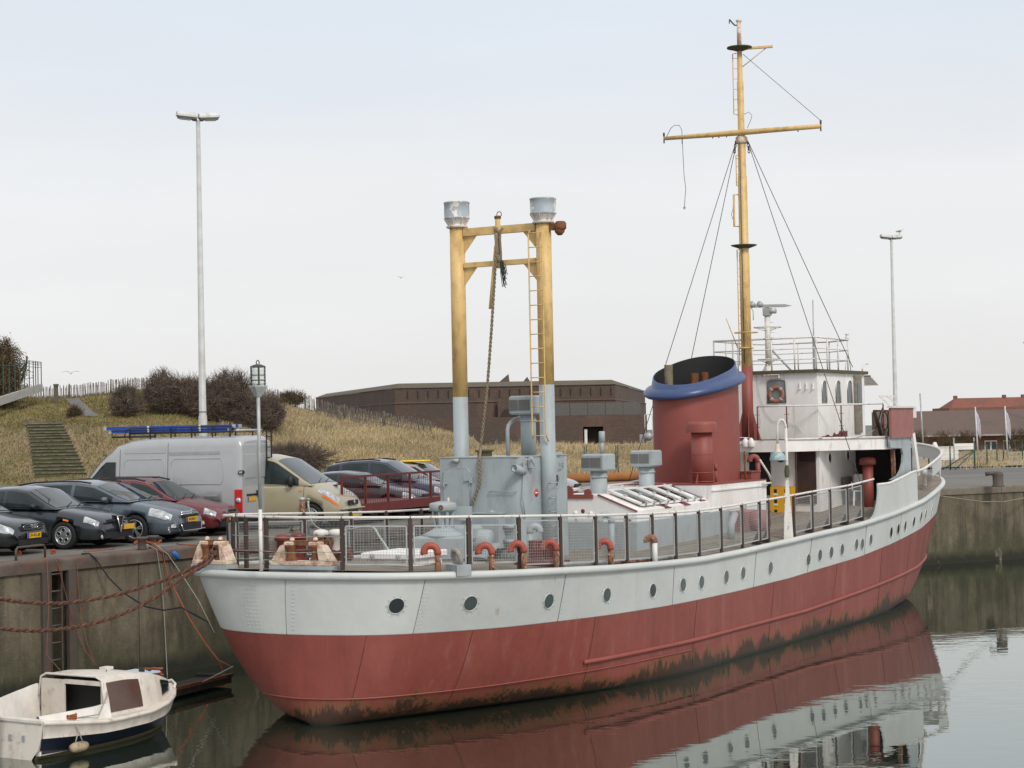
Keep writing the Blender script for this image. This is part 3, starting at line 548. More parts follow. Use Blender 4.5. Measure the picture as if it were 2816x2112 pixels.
# hedge trees in front of the long building
for k, u in enumerate((2520, 2590, 2655, 2790)): bush('bush', ['thin bare shrub by the dull brown roof nearest the ship', 'thin bare shrub behind the white board', 'thin bare shrub left of the first flagpole', 'thin bare shrub right of the second flagpole'][k], u, 138, 2.6, 1.9, 260, 'twig_brown', 0, 'bare shrubs along the long building')
M('flag_cloth', (.48, .46, .52), .8, c2=(.5, .12, .14), amt=.15, ps=2); M('pole_white', (.62, .61, .60), .5)
for u, vt, vb, lab in ((2686, 1119, 1262, 'white flagpole with a limp pale flag, nearer the ship'), (2768, 1117, 1266, 'white flagpole with a limp pale flag, farther from the ship')):
    q = on_quay(u + 4, vb); s_ = FPX / q.y; h_ = (vb - vt) / s_; t = thing('flagpole', lab, 'flagpole', q, 0, 'flagpoles'); mb = MB(); mb.tube([(0, 0, 0), (-.1, 0, h_)], [.05, .035], 8); mb.build('pole', 'pole_white', t)
    mb = MB(); rows = [[(-.08 + k * .055 + .015 * math.sin(i + k), .06 * math.sin(k * 1.9 + i * .5), h_ - .2 - i * .26 - k * .12) for k in range(6)] for i in range(6)]; mb.grid(rows, 0, True); fl = mb.build('flag', 'flag_cloth', t); sm = fl.modifiers.new('s', 'SOLIDIFY'); sm.thickness = .006
q = on_quay(2541, 1262); h_ = (1262 - 1082) / (FPX / q.y); mb = MB(); mb.tube([(q.x, q.y, QUAY), (q.x - .15, q.y, QUAY + h_)], .05, 6); tag(mb.build('thin_pole', 'galvanised'), 'thin plain grey pole beside the bow of the ship', 'pole')
t = thing('notice_board', 'blank pale board on two posts behind the green fence', 'sign', at_d(2652, 1240, 105)); t.location.z = QUAY
mb = MB(); mb.box((0, 0, .95), (1.15, .05, .36)); mb.build('board', 'label_white', t)
for s_ in (-.58, .58): mb = MB(); mb.bar((s_, .06, 0), (s_, .06, 1.45), .07, .07); mb.build('post', 'galvanised', t)
mb = MB(); q = at_d(2600, 1245, 112); mb.box((q.x, q.y, QUAY + .4), (1.4, .8, .8), bevel=.04); mb.box((q.x, q.y, QUAY + .83), (1.46, .86, .06)); tag(mb.build('white_cabinet', 'label_white'), 'low white cabinet behind the green fence by the bow', 'cabinet')
gf = thing('mesh_fence', 'green post and wire fence with a braced corner across the road', 'fence', on_quay(2681, 1290)); go = Vector(gf.location)
A_, B_, C_ = on_quay(2555, 1292), on_quay(2681, 1290), on_quay(2816, 1262)
for P_, h_ in [(on_quay(2614, 1293), 1.25), (B_, 1.42), (on_quay(2742, 1268), 1.0), (on_quay(2760, 1268), 1.0), (on_quay(2812, 1262), 1.0), (A_, 1.25), (on_quay(2715, 1278), 1.1)]: mb = MB(); mb.tube([P_ - go, P_ - go + Vector((0, 0, h_))], .035, 6); mb.build('post', 'green_steel', gf)
for P_, Q_ in ((B_ + Vector((0, 0, .95)), on_quay(2590, 1292)), (B_ + Vector((0, 0, .9)), on_quay(2625, 1292))): mb = MB(); mb.tube([P_ - go, Q_ - go], .025, 6); mb.build('brace', 'green_steel', gf)
mb = MB()
for a, b in ((A_, B_), (B_, C_)):
    for k in range(6): z = Vector((0, 0, .15 + k * .2)); mb.bar(a - go + z, b - go + z, .006, .006)
    for k in range(40): q = a.lerp(b, k / 40) - go; mb.bar(q + Vector((0, 0, .1)), q + Vector((0, 0, 1.15)), .005, .005)
mb.build('wire_mesh', 'green_steel', gf, kind='stuff')
for k, u in enumerate((1608, 1614, 1695, 1700)):
    q = on_quay(u, 1302); mb = MB(); mb.tube([q, q + Vector((0, 0, 1.5))], .03, 6); tag(mb.build('fence_post', 'green_steel'), ['slim green post behind the rusty pipe, nearest the grey deckhouse', 'slim green post behind the rusty pipe, second from the deckhouse', 'slim green post behind the rusty pipe, second from the funnel', 'slim green post behind the rusty pipe, nearest the funnel'][k], 'post', 'green posts behind the rusty pipe')
M('pipe_orange', (.34, .13, .03), .85, c2=(.22, .085, .03), amt=.45, ps=1.2, edge=.3, c3=(.10, .06, .05), amt3=.2, ps3=.5, world=True)
pa, pb = on_quay(1520, 1330), on_quay(1800, 1320); mb = MB(); mb.tube([pa + Vector((0, 0, .2)), pa.lerp(pb, .5) + Vector((0, 0, .2)), pb + Vector((0, 0, .2))], .21, 14); tag(mb.build('steel_pipe', 'pipe_orange'), 'long orange rusty steel pipe lying on the ground', 'pipe')
# iron bollard on the far wall
q = on_quay(2745, 1338); mb = MB(); mb.lathe([(.24, 0), (.24, .04), (.20, .06), (.20, .42), (.19, .50), (.13, .55), (0, .57)], 16, caps=True); mb.tube([(0, 0, .47), (-.30, 0, .50), (-.46, 0, .47)], [.10, .08, .08], 8); o = mb.build('quay_bollard', 'iron_dark', loc=q); tag(o, 'brown iron hooked bollard on the far dock wall', 'bollard')
for k, (u, v, w_) in enumerate(((2585, 1237, .8), (2705, 1262, .9), (2655, 1285, .7), (2800, 1282, 1.0))):
    pass
# ---- street lamps
M('lamp_grey', (.46, .46, .45), .5, c2=(.40, .39, .36), amt=.3, ps=1); M('lamp_head', (.55, .55, .54), .45, c2=(.42, .41, .36), amt=.25, ps=3); M('lamp_under', (.10, .10, .085), .7); M('lamp_lens', (.5, .5, .52), .15)
def lamp_post(label, u, y, vtop, spread, rot):
    x = (u - 1408) / FPX * y; h = at_d(u, vtop, y).z - QUAY; t = thing('street_lamp', label, 'street lamp', (x, y, QUAY), rot, 'street lamps on the quay')
    mb = MB(); mb.tube([(0, 0, 0), (0, 0, h * .25), (0, 0, h * .252), (0, 0, h - .05)], [.145, .135, .118, .065], 12); mb.build('pole', 'lamp_grey', t)
    mb = MB(); mb.tube([(0, 0, h * .26), (0, 0, h * .262)], .13, 12); mb.build('collar', 'lamp_under', t)
    for s in (-1, 1):
        Tm = Tr(0, 0, h + .05, 0, 0, 0) @ Matrix.Rotation(s * spread, 4, 'Z') @ Matrix.Rotation(-R(4), 4, 'Y') if s > 0 else Tr(0, 0, h + .05) @ Matrix.Rotation(math.pi - .0 + spread, 4, 'Z') @ Matrix.Rotation(-R(4), 4, 'Y')
        mb = MB(); prof = [(-.13, -.04), (-.13, .02), (-.10, .09), (-.05, .12), (.05, .12), (.10, .09), (.13, .02), (.13, -.04)]
        rows = [[(xx, a * k_, b * k_) for a, b in prof] for xx, k_ in ((.02, .9), (.05, 1), (.64, 1.0), (.68, .85))]; mb.grid(rows, 0, False); n = 8
        mb.add([rows[0][i] for i in range(8)], [tuple(range(7, -1, -1))]); mb.add(rows[3], [tuple(range(8))]); hd = mb.build('lamp_head', 'lamp_head', t); hd.matrix_local = Tm
        mb = MB(); mb.box((.34, 0, -.07), (.58, .22, .06), taper=1); mb.box((.1, 0, -.10), (.12, .15, .06)); ud = mb.build('housing', 'lamp_under', hd)
        mb = MB(); mb.box((.40, 0, -.115), (.34, .14, .03)); mb.build('lens', 'lamp_lens', hd)
        for xx in (.2, .5): pass
    return t
lamp_post('tall white street lamp with two heads rising behind the silver van', 556, 57, 326, R(14), R(8))
lamp_post('street lamp cut off by the right edge of the picture', 2838, 150, 945, R(14), R(8))
lamp_post('distant twin headed street lamp behind the bow with a gull on it', 2461, 99, 655, R(14), R(8))
# ================================================================ the ship
SHIP = thing('ship', 'grey and red steel ship with a blue topped funnel moored beside the quay', 'ship', SHIP0, TH)
XS = [-4, -2, 0, 2, 4, 6, 8, 10, 13, 15, 17.5, 20.4, 23.7, 27.7, 31]; ZS = [2.82, 2.80, 2.74, 2.66, 2.57, 2.5, 2.46, 2.475, 2.54, 2.6, 2.66, 2.8, 3.03, 3.4, 3.75]
def zd(x): return float(np.interp(x, XS, ZS))
def deck_z(x, y): return zd(x) - .03 + .10 * max(0, 1 - (y / 3.7) ** 2)
SB_D = [(-1.75, -.0), (-1.4, -1.17), (-.86, -2.0), (.23, -2.79), (1.7, -3.2), (3.6, -3.46), (5.6, -3.57), (7.5, -3.68), (10.2, -3.70), (13, -3.74), (17.5, -3.86), (20.4, -3.85), (22.4, -3.80), (24.5, -3.65), (27.7, -3.14), (29.3, -2.4), (30.3, -1.2), (30.6, 0)]
SB_W = [(-1.6, -.12), (-1.4, -.48), (-.7, -.8), (.9, -1.5), (2.2, -2.1), (4.2, -2.92), (6, -3.35), (7.7, -3.58), (10.2, -3.60), (13.1, -3.62), (18, -3.63), (20.6, -3.52), (22.2, -3.30), (23.8, -2.95), (25.7, -2.1), (26.8, -1.3), (27.5, -.55), (27.8, 0)]
PS_D = [(-1.85, 1.2), (-1.6, 2.33), (-1.1, 2.95), (-.2, 3.4), (1.5, 3.75), (4, 3.85), (6, 3.9), (8, 3.9), (10.2, 3.9), (13, 3.9), (17.5, 3.9), (20.4, 3.85), (22.4, 3.8), (24.5, 3.65), (27.7, 3.14), (29.3, 2.4), (30.3, 1.2)]
PS_W = [(-1.38, .10), (-1.0, .30), (-.3, .68), (.9, 1.45), (2.3, 2.2), (4.4, 3.0), (6, 3.35), (7.7, 3.58), (10.2, 3.60), (13.1, 3.62), (18, 3.63), (20.6, 3.52), (22.2, 3.30), (23.8, 2.95), (25.7, 2.1), (26.8, 1.3), (27.5, .55)]
D_ = catmull(PS_D[::-1] + SB_D, 8); W_ = catmull(PS_W[::-1] + SB_W, 8)       # bow port -> stern -> bow starboard
NH = len(D_)
def redz(x): return zd(x) - float(np.interp(x, [-2, 1, 4, 8, 13, 20, 28, 31], [1.13, 1.07, .99, .91, .95, .88, .86, .86]))
def hull_pt(i, z, off=0.):
    """point of the outer skin at outline index i (float) and height z"""
    i = max(0, min(NH - 1.001, i)); k = int(i); f = i - k; d = D_[k] * (1 - f) + D_[k + 1] * f; w = W_[k] * (1 - f) + W_[k + 1] * f
    zt = zd(d[0]); t = max(0., min(1., z / zt)); g = t ** .42 if z > 0 else 0
    p = w + (d - w) * g
    if z < 0: p = np.array([(w[0] - 13) * (1 + z * .03) + 13, w[1] * (1 + z * .12)])
    if off:
        dd = D_[min(k + 1, NH - 1)] - D_[max(k - 1, 0)]; nn = np.array([dd[1], -dd[0]]); nn = nn / np.linalg.norm(nn)
        if nn @ (p - np.array([14., 0])) < 0: nn = -nn
        p = p + nn * off
    return Vector((p[0], p[1], z))
def top_z(i): i = max(0, min(NH - 1.001, i)); k = int(i); f = i - k; return zd(D_[k][0] * (1 - f) + D_[k + 1][0] * f)
def idx_at(u, z_of=None, lo=None, hi=None):
    """outline index (starboard half) whose deck edge lies under photo column u"""
    best = None
    for k in range(NH - 1):
        for f in (0, .25, .5, .75):
            i = k + f
            if i < NSTERN - 30 or (u < 2480 and i > NSTERN + (NH - NSTERN) * .86): continue
            p = hull_pt(i, top_z(i) if z_of is None else z_of); uu = proj(from_ship(*p))[0]
            if best is None or abs(uu - u) < best[0]: best = (abs(uu - u), i)
    return best[1]
NSTERN = int(np.argmin(D_[:, 0]))
def hull_mat(t, N, L, p, red):
    tc = nd(N, 'ShaderNodeTexCoord'); pos = tc.outputs['Object']; sp = nd(N, 'ShaderNodeSeparateXYZ'); L.new(pos, sp.inputs[0]); z = sp.outputs[2]
    a = noise(N, L, pos, .6, 5, (1, 1, .5)); s = noise(N, L, pos, 3.2, 6, (1, 1, .06), .7); f = noise(N, L, pos, 9, 6, (1, 1, .25), .75); d = noise(N, L, pos, 1.5, 3, (1, 1, 1), .5)
    if red:
        col = mixc(N, L, ramp(N, L, a, .35, .65), (.200, .042, .031), (.242, .060, .044)); col = mixc(N, L, ramp(N, L, s, .54, .72, 0, .6), col, (.285, .118, .098)); col = mixc(N, L, ramp(N, L, s, .46, .3, 0, .4), col, (.12, .032, .025))
        lev = math_(N, L, 'ADD', z, math_(N, L, 'MULTIPLY', math_(N, L, 'SUBTRACT', f, .5), -1.0)); lev = math_(N, L, 'ADD', lev, math_(N, L, 'MULTIPLY', math_(N, L, 'SUBTRACT', s, .5), -.8)); lev = math_(N, L, 'ADD', lev, math_(N, L, 'MULTIPLY', math_(N, L, 'SUBTRACT', a, .5), 1.3))
        col = mixc(N, L, ramp(N, L, lev, .44, .32), col, (.17, .065, .026)); col = mixc(N, L, ramp(N, L, lev, .31, .20), col, (.050, .022, .013)); col = mixc(N, L, ramp(N, L, z, .10, .03), col, (.018, .022, .013)); 
        p.inputs['Roughness'].default_value = .55
    else:
        col = mixc(N, L, ramp(N, L, a, .35, .65), (.455, .468, .450), (.525, .54, .515)); col = mixc(N, L, ramp(N, L, s, .60, .76, 0, .55), col, (.38, .34, .27)); st2 = noise(N, L, pos, 5.5, 5, (1, 1, .035), .6, (4, 1, 0)); col = mixc(N, L, ramp(N, L, st2, .66, .74, 0, .55), col, (.27, .17, .10)); col = mixc(N, L, ramp(N, L, f, .72, .78, 0, .7), col, (.22, .11, .06)); p.inputs['Roughness'].default_value = .48
    oi = nd(N, 'ShaderNodeObjectInfo'); hv = nd(N, 'ShaderNodeHueSaturation'); L.new(ramp(N, L, oi.outputs['Random'], 0, 1, .92, 1.07), hv.inputs['Value']); L.new(col, hv.inputs['Color'])
    L.new(hv.outputs[0], p.inputs['Base Color']); b = nd(N, 'ShaderNodeBump'); b.inputs['Distance'].default_value = .028; b.inputs['Strength'].default_value = 1.0; L.new(d, b.inputs['Height']); L.new(b.outputs[0], p.inputs['Normal'])
quick('hull_grey', lambda *a: hull_mat(*a, False)); quick('hull_red', lambda *a: hull_mat(*a, True))
mb = MB(); rows = []
for tz in (-.9, 0, .12, .3, .55):
    rows.append([hull_pt(i, tz) for i in range(NH)])
nr = 7
for k in range(1, nr + 1): rows.append([hull_pt(i, .55 + (redz(D_[i][0]) - .55) * k / nr) for i in range(NH)])
nred = len(rows) - 1
for k in range(1, 9): rows.append([hull_pt(i, redz(D_[i][0]) + (top_z(i) - redz(D_[i][0])) * k / 8) for i in range(NH)])
mb.grid(rows[:nred + 1], 0, True); mb.grid(rows[nred:], 1, True)
hull = mb.build('hull', ['hull_red', 'hull_grey'], SHIP)
# outer plates with lapped edges
def plate(i0, i1, zlo, zhi, mat, slant=0., off=.012, nz=5, n=None):
    mb = MB(); n = n or max(3, int((i1 - i0) * 1.0)); outer = []; 
    for j in range(nz + 1):
        row = []
        for k in range(n + 1):
            i = i0 + (i1 - i0) * k / n; ii = i + slant * (1 - j / nz); zz = zlo(ii) + (zhi(ii) - zlo(ii)) * j / nz; row.append(hull_pt(ii, zz, off))
        outer.append(row)
    inner = [[hull_pt(i0 + (i1 - i0) * k / n + slant * (1 - j / nz), outer[j][k].z, -.02) for k in range(n + 1)] for j in (0, nz)]
    mb.grid(outer[::1], 0, True); mb.grid([inner[0], outer[0]], 0, False); mb.grid([outer[-1], inner[1]], 0, False)
    for k in (0, n): mb.grid([[outer[j][k] for j in range(nz + 1)], [hull_pt(i0 + (i1 - i0) * k / n + slant * (1 - j / nz), outer[j][k].z, -.02) for j in range(nz + 1)]], 0, False)
    return mb.build('plate', mat, hull)
seam_u = [438, 603, 783, 1170, 1555, 1855, 2078, 2235, 2383, 2478, 2560]; seam_i = [NSTERN - 26] + [idx_at(u) for u in seam_u[1:]] + [NH - 2]
seam_i[1] = min(seam_i[1], seam_i[2] - 3)
for a, b in zip(seam_i[:-1], seam_i[1:]):
    if b - a > .5: plate(a + .03, b - .03, lambda i: redz(hull_pt(i, 2)[0]) + .012, lambda i: top_z(i) - .02, 'hull_grey', -.6)
red_u = [560, 1023, 1320, 1640, 1915, 2128, 2300, 2425, 2510]; red_i = [NSTERN - 24] + [idx_at(u) for u in red_u[1:]] + [NH - 2]
for a, b in zip(red_i[:-1], red_i[1:]):
    if b - a > .5: plate(a + .03, b - .03, lambda i: .52 + .0 * i, lambda i: redz(hull_pt(i, 2)[0]) - .004, 'hull_red', -1.0, .006)
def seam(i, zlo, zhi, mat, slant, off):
    mb = MB(); mb.tube([hull_pt(i + slant * (1 - f), zlo + (zhi - zlo) * f, off) for f in np.linspace(0, 1, 9)], .0055, 4); mb.build('plate_seam', mat, hull)  # thin dark tubes put the lap shading of the plate edges into colour
for a in seam_i[1:-1]: z0 = redz(hull_pt(a, 2)[0]); seam(a, z0, top_z(a) - .08, 'seam_shade', -.6, .012)
for a in red_i[1:-1]: z0 = redz(hull_pt(a, 2)[0]); seam(a, .2, z0, 'seam_shade_red', -1.0, .006)
# rounded moulding at deck level and the lower rubbing bar
mb = MB(); mb.tube([hull_pt(i, top_z(i) - .045, .035) for i in range(NH)], .075, 10); mb.build('gunwale', 'hull_grey', SHIP)
mb = MB(); mb.tube([hull_pt(i, .70 + max(0, hull_pt(i, .7)[0] - 14) * .035, .02) for i in np.arange(idx_at(1615), NH - 1, .5)], .05, 8); mb.build('rubbing_bar', 'red_paint', SHIP)
mb = MB(); mb.tube([hull_pt(i, .50, .008) for i in np.arange(NSTERN - 8, idx_at(1900), .5)], .018, 6); mb.build('plate_seam', 'red_paint', SHIP)
# deck
def deck_mat(t, N, L, p):
    tc = nd(N, 'ShaderNodeTexCoord'); pos = tc.outputs['Object']; mp = nd(N, 'ShaderNodeMapping'); mp.inputs['Scale'].default_value = (1, 1, 0); L.new(pos, mp.inputs[0])
    br = nd(N, 'ShaderNodeTexBrick'); br.inputs['Scale'].default_value = 1; br.inputs['Mortar Size'].default_value = .008; br.inputs['Brick Width'].default_value = 4.0; br.inputs['Row Height'].default_value = .14
    br.inputs['Color1'].default_value = (.185, .155, .12, 1); br.inputs['Color2'].default_value = (.25, .215, .17, 1); br.inputs['Mortar'].default_value = (.05, .045, .035, 1); L.new(mp.outputs[0], br.inputs[0])
    a = noise(N, L, pos, 1.2, 6, (.4, 1, 1), .7); col = mixc(N, L, ramp(N, L, a, .5, .68, 0, .75), br.outputs[0], (.12, .105, .075)); b = noise(N, L, pos, .8, 6, (1, 1, 1), .6, (9, 1, 0)); col = mixc(N, L, ramp(N, L, b, .6, .7, 0, .5), col, (.20, .10, .07))
    L.new(col, p.inputs['Base Color']); p.inputs['Roughness'].default_value = .85; bp = nd(N, 'ShaderNodeBump'); bp.inputs['Distance'].default_value = .01; L.new(br.outputs[1], bp.inputs['Height']); bp.invert = True; L.new(bp.outputs[0], p.inputs['Normal'])
quick('deck_wood', deck_mat)
mb = MB(); rows = []
half = NH - NSTERN
for k in range(0, 61):
    x = -1.75 + (30.2 + 1.75) * k / 60
    sb = [p for p in D_[NSTERN:]]; ps = [p for p in D_[:NSTERN + 1]][::-1]
    def yy(arr, x):
        arr = np.array(arr); o = np.argsort(arr[:, 0]); return float(np.interp(x, arr[o, 0], arr[o, 1]))
    ys_, yp = yy(sb, x), yy(ps, x); rows.append([(x, ys_ + (yp - ys_) * j / 8, deck_z(x, ys_ + (yp - ys_) * j / 8)) for j in range(9)])
mb.grid(rows, 0, True); deck = mb.build('deck', 'deck_wood', SHIP)
def inset(i, d, z):
    if i < NSTERN + 6: d = d + .42 * min(1, (NSTERN + 6 - i) / 14)
    p = hull_pt(i, top_z(i), -d); return Vector((p.x, p.y, z))
# portholes in the side
def porthole(i, z, r, parent, glass='glass_dark', mat='hull_grey'):
    p = hull_pt(i, z, .014); q = hull_pt(i + .2, z, .014); up = (hull_pt(i, z + .1, .014) - p).normalized(); al = (q - p).normalized(); nn = al.cross(up).normalized()
    if nn.dot(Vector((p.x - 14, p.y * 4, 0))) < 0: nn = -nn
    Tm = Matrix((al, up, nn)).transposed().to_4x4(); Tm.translation = p
    mb = MB(); mb.lathe([(r * 1.04, -.01), (r * 1.04, .012), (r * .98, .018), (r * .92, -.005)], 24, caps=False, T=Tm); 
    for k in range(10): a = 2 * math.pi * k / 10; mb.lathe([(.013, 0), (.012, .010), (.0, .013)], 6, T=Tm @ Matrix.Translation((r * 1.22 * math.cos(a), r * 1.22 * math.sin(a), 0)), caps=False)
    f = mb.build('porthole', mat, hull)
    mb = MB(); mb.lathe([(0, .004), (r * .93, .004)], 24, caps=False, T=Tm); mb.build('porthole_glass', glass, hull); return f
PHU = [(1092, 1665, 0), (1291, 1661, 1), (1507, 1652, 1), (1667, 1636, 1), (1795, 1621, 0), (1877, 1608, 1), (1927, 1599, 1), (1996, 1585, 1), (2040, 1578, 1), (2117, 1561, 1), (2221, 1538, 0), (2254, 1528, 0), (2283, 1520, 0), (2313, 1510, 0), (2355, 1497, 0), (2368, 1494, 0), (2393, 1485, 0), (2448, 1463, 0), (2468, 1454, 0), (2487, 1446, 1), (2511, 1433, 0), (2532, 1421, 0), (2544, 1414, 0), (2561, 1402, 0)]
def find_on_hull(u, v):
    best = (1e9, 0, 0)
    for k in np.arange(NSTERN - 8, NH - 2, .25):
        zt = top_z(k)
        for z in np.arange(zt - .9, zt - .15, .04):
            p = proj(from_ship(*hull_pt(k, z))); e = abs(p[0] - u) * 3 + abs(p[1] - v)
            if e < best[0]: best = (e, k, z)
    return best[1], best[2]
for u, v, g in PHU:
    i, z = find_on_hull(u, v); porthole(i, z, .148, hull, 'glass_green' if g else 'glass_dark')
# rivets along the stern plating (tiny: one piece)
mb = MB()
for uu in (660, 672, 686, 698, 803, 812, 1180, 1190, 1560):
    i = idx_at(uu)
    for k in range(14):
        z = redz(hull_pt(i, 2)[0]) + .1 + k * .072; ii = i - .6 * (1 - (z - redz(-1)) / 1.1); p = hull_pt(ii, z, .014); mb.lathe([(.011, -.008), (.009, .006), (0, .008)], 5, T=Matrix.Translation(p) @ Matrix.Rotation(R(90), 4, 'X'), caps=False)
mb.build('rivets', 'hull_grey', hull, kind='stuff')
# ---------------------------------------------------------------- railing
POSTU = [702, 934, 1134, 1302, 1446, 1560, 1660, 1745, 1815, 1878, 1943, 2005, 2059, 2110, 2134, 2205, 2252, 2303, 2347, 2388]
pidx = [idx_at(u) for u in POSTU]
def rail_top(i): return top_z(i) + 1.02
i_end = idx_at(2420); rail_i = list(np.arange(NSTERN - 7, i_end, .5)) + [i_end]
i_port0 = 20; port_i = list(np.arange(i_port0, NSTERN - 6.9, .5))
mb = MB(); mb.tube([inset(i, .17, rail_top(i)) for i in rail_i], .027, 8); mb.build('handrail', 'rail_white', SHIP)
mb = MB(); mb.tube([inset(i, .10, rail_top(i)) for i in port_i], .027, 8); mb.build('handrail', 'rail_white', SHIP)
pp_i = [NSTERN - 7, NSTERN - 12, NSTERN - 16, NSTERN - 21]; x_ = 1.2; 
port_posts = [k for k in (NSTERN - 4, NSTERN - 9, NSTERN - 14, NSTERN - 19, NSTERN - 25, NSTERN - 31, NSTERN - 37, NSTERN - 43, NSTERN - 49, NSTERN - 55, NSTERN - 60, NSTERN - 66, NSTERN - 72) if k > 18]
def tangent(i): d = hull_pt(i + .3, top_z(i)) - hull_pt(i - .3, top_z(i)); d.z = 0; return d.normalized()
def post(i, knee):
    b = inset(i, .17, top_z(i) - .03); t_ = inset(i, .17, rail_top(i) - .03); mb = MB(); d = tangent(i); nn = Vector((d.y, -d.x, 0))
    mb.bar(b, t_, .075, .055, up=nn)
    if knee:
        pts = [b + nn * 0, b - d * .0 + (inset(i, .40, 0) - inset(i, .17, 0)) * 1.0 + Vector((0, 0, 0)), b + Vector((0, 0, .42))]
        th = d * .02; mb.add([p - th for p in pts] + [p + th for p in pts], [(0, 1, 2), (5, 4, 3), (0, 3, 4, 1), (1, 4, 5, 2), (2, 5, 3, 0)])
    mb.tube([t_ + Vector((0, 0, -.02)), t_ + Vector((0, 0, .05))], .03, 6); mb.build('rail_post', 'dark_post', SHIP)
for k, i in enumerate(pidx): post(i, k in (3, 5) or k > 12)
for i in port_posts: post(i, False)
def mesh_panel(i0, i1, z0=.14, z1=.90, mat='wire_grey', step=.052):
    """framed wire panel between two posts"""
    a0 = inset(i0, .17, 0); b0 = inset(i1, .17, 0); L_ = (b0 - a0).length; d = (b0 - a0) / L_; a = a0 + d * .07; b = b0 - d * .07; za, zb = top_z(i0), top_z(i1)
    def P(f, z): q = a.lerp(b, f); q.z = za + (zb - za) * f + z; return q
    mb = MB(); c = [P(0, z0), P(1, z0), P(1, z1), P(0, z1)]
    for k in range(4): mb.bar(c[k], c[(k + 1) % 4], .026, .026, up=d.cross(Vector((0, 0, 1))))
    for f in (0, 1):
        for zz in (.2, .8):
            q = P(f, z0 + (z1 - z0) * zz); mb.bar(q, q + d * (.06 if f else -.06), .02, .02)
    fr = mb.build('mesh_panel', mat, SHIP); mb = MB(); n = max(2, int((b - a).length / step))
    for k in range(1, n): mb.tube([P(k / n, z0), P(k / n, z1)], .0027, 3, caps=False)
    m_ = int((z1 - z0) / step)
    for k in range(1, m_): mb.tube([P(0, z0 + (z1 - z0) * k / m_), P(1, z0 + (z1 - z0) * k / m_)], .0027, 3, caps=False)
    mb.build('wire_grid', mat, fr, kind='stuff')
for k in range(1, len(pidx) - 1):
    if k in (14,): continue
    mesh_panel(pidx[k], pidx[k + 1], .16 if k < 4 else .10, .86 if k < 4 else .93)
for a, b in zip(port_posts[1:-1], port_posts[2:]): mesh_panel(b, a, .14, .86)
# wires of the open stern part of the rail
for k, zz in enumerate((.66, .38, .22)):
    P_ = [inset(i, .10, top_z(i) + zz + .012 * math.sin(i * .6)) for i in np.arange(NSTERN - 8, pidx[1] + .1, 1.)]; mb = MB(); mb.tube(P_, .007, 5); mb.build('rail_wire', 'rope_grey', SHIP)
# ---------------------------------------------------------------- fairleads
def fairlead(P0, P1):
    """roller fairlead along the deck edge between two local points"""
    P0, P1 = Vector(P0), Vector(P1); L_ = (P1 - P0).length; ang = math.atan2(P1.y - P0.y, P1.x - P0.x); T = Matrix.Translation((P0 + P1) / 2) @ Matrix.Rotation(ang, 4, 'Z')
    mb = MB(); mb.box((0, 0, .05), (L_, .30, .16), T=T); pad = mb.build('fairlead_pad', 'grey_paint', SHIP)
    z = .13; w = L_ * .47; mb = MB(); mb.box((0, 0, z + .04), (2 * w, .30, .09), T=T, bevel=.02)
    for s in (-1, 1):
        poly = [(s * w, z + .08), (s * w * .93, z + .15), (s * w * .70, z + .36), (s * w * .62, z + .38), (s * w * .56, z + .36), (s * w * .62, z + .08)]
        if s < 0: poly = poly[::-1]
        mb.add([T @ Vector((x, -.13, zz)) for x, zz in poly] + [T @ Vector((x, .13, zz)) for x, zz in poly], [tuple(range(6)), tuple(range(11, 5, -1))] + [(i, i + 6, (i + 1) % 6 + 6, (i + 1) % 6) for i in range(6)])
        mb.box((s * w * .42, 0, z + .40), (.20, .22, .08), T=T, bevel=.02); mb.lathe([(.045, 0), (.045, .07), (.02, .09), (0, .09)], 10, T=T @ Matrix.Translation((s * w * .40, 0, z + .43)), caps=False)
    fr = mb.build('fairlead', 'cream_rust', SHIP)
    mb = MB(); mb.bar(T @ Vector((-w * .62, 0, z + .41)), T @ Vector((w * .5, 0, z + .42)), .14, .09); mb.build('cross_bar', 'rust', fr)
    for s in (-1, 1): mb = MB(); mb.lathe([(.12, z + .085), (.12, z + .11), (.085, z + .15), (.08, z + .25), (.10, z + .31), (.125, z + .35), (.125, z + .37)], 16, T=T @ Matrix.Translation((s * w * .42, 0, 0))); mb.build('roller', 'rust', fr)
def dk(u, v, dz=0.):
    z = 2.6
    for _ in range(25): P = to_ship(at_z(u, v, z + dz)); z = deck_z(P.x, P.y)
    P.z = z; return P
fa, fb = idx_at(722), idx_at(914)
A1 = inset(fa, .22, top_z(fa)); B1 = inset(fb, .22, top_z(fb)); fairlead(A1, B1)
A2 = sy(560, 1566, 2.55); A2 = Vector((-1.52, 2.62, zd(-1.5))); B2 = Vector((-1.62, 1.68, zd(-1.5))); fairlead(A2, B2)
# stern light pole
q = dk(709, 1571); q.x += .1; pz = sx(709, 1062, q.x).z; mb = MB(); mb.tube([q, Vector((q.x, q.y, q.z + 1.12))], .036, 10); pl = mb.build('light_pole', 'rail_white', SHIP); mb = MB(); mb.tube([Vector((q.x, q.y, q.z + 1.12)), Vector((q.x, q.y, pz - .02))], .034, 10); mb.build('pole_upper', 'galvanised', pl)
mb = MB(); T = Matrix.Translation((q.x, q.y, pz)); mb.lathe([(.05, -.20), (.18, -.01), (.18, .01), (0, .01)], 4, T=T @ Matrix.Rotation(R(20), 4, 'Z'), smooth=False, caps=False); mb.build('lamp_bracket', 'galvanised', pl)
M('lens_clear', (.60, .61, .58), .12, spec=.8)
mb = MB(); mb.lathe([(.095, .02)] + [(.11 + .012 * (k % 2), .04 + k * .030) for k in range(10)] + [(.095, .35)], 16, T=T); mb.build('lantern', 'lens_clear', pl)
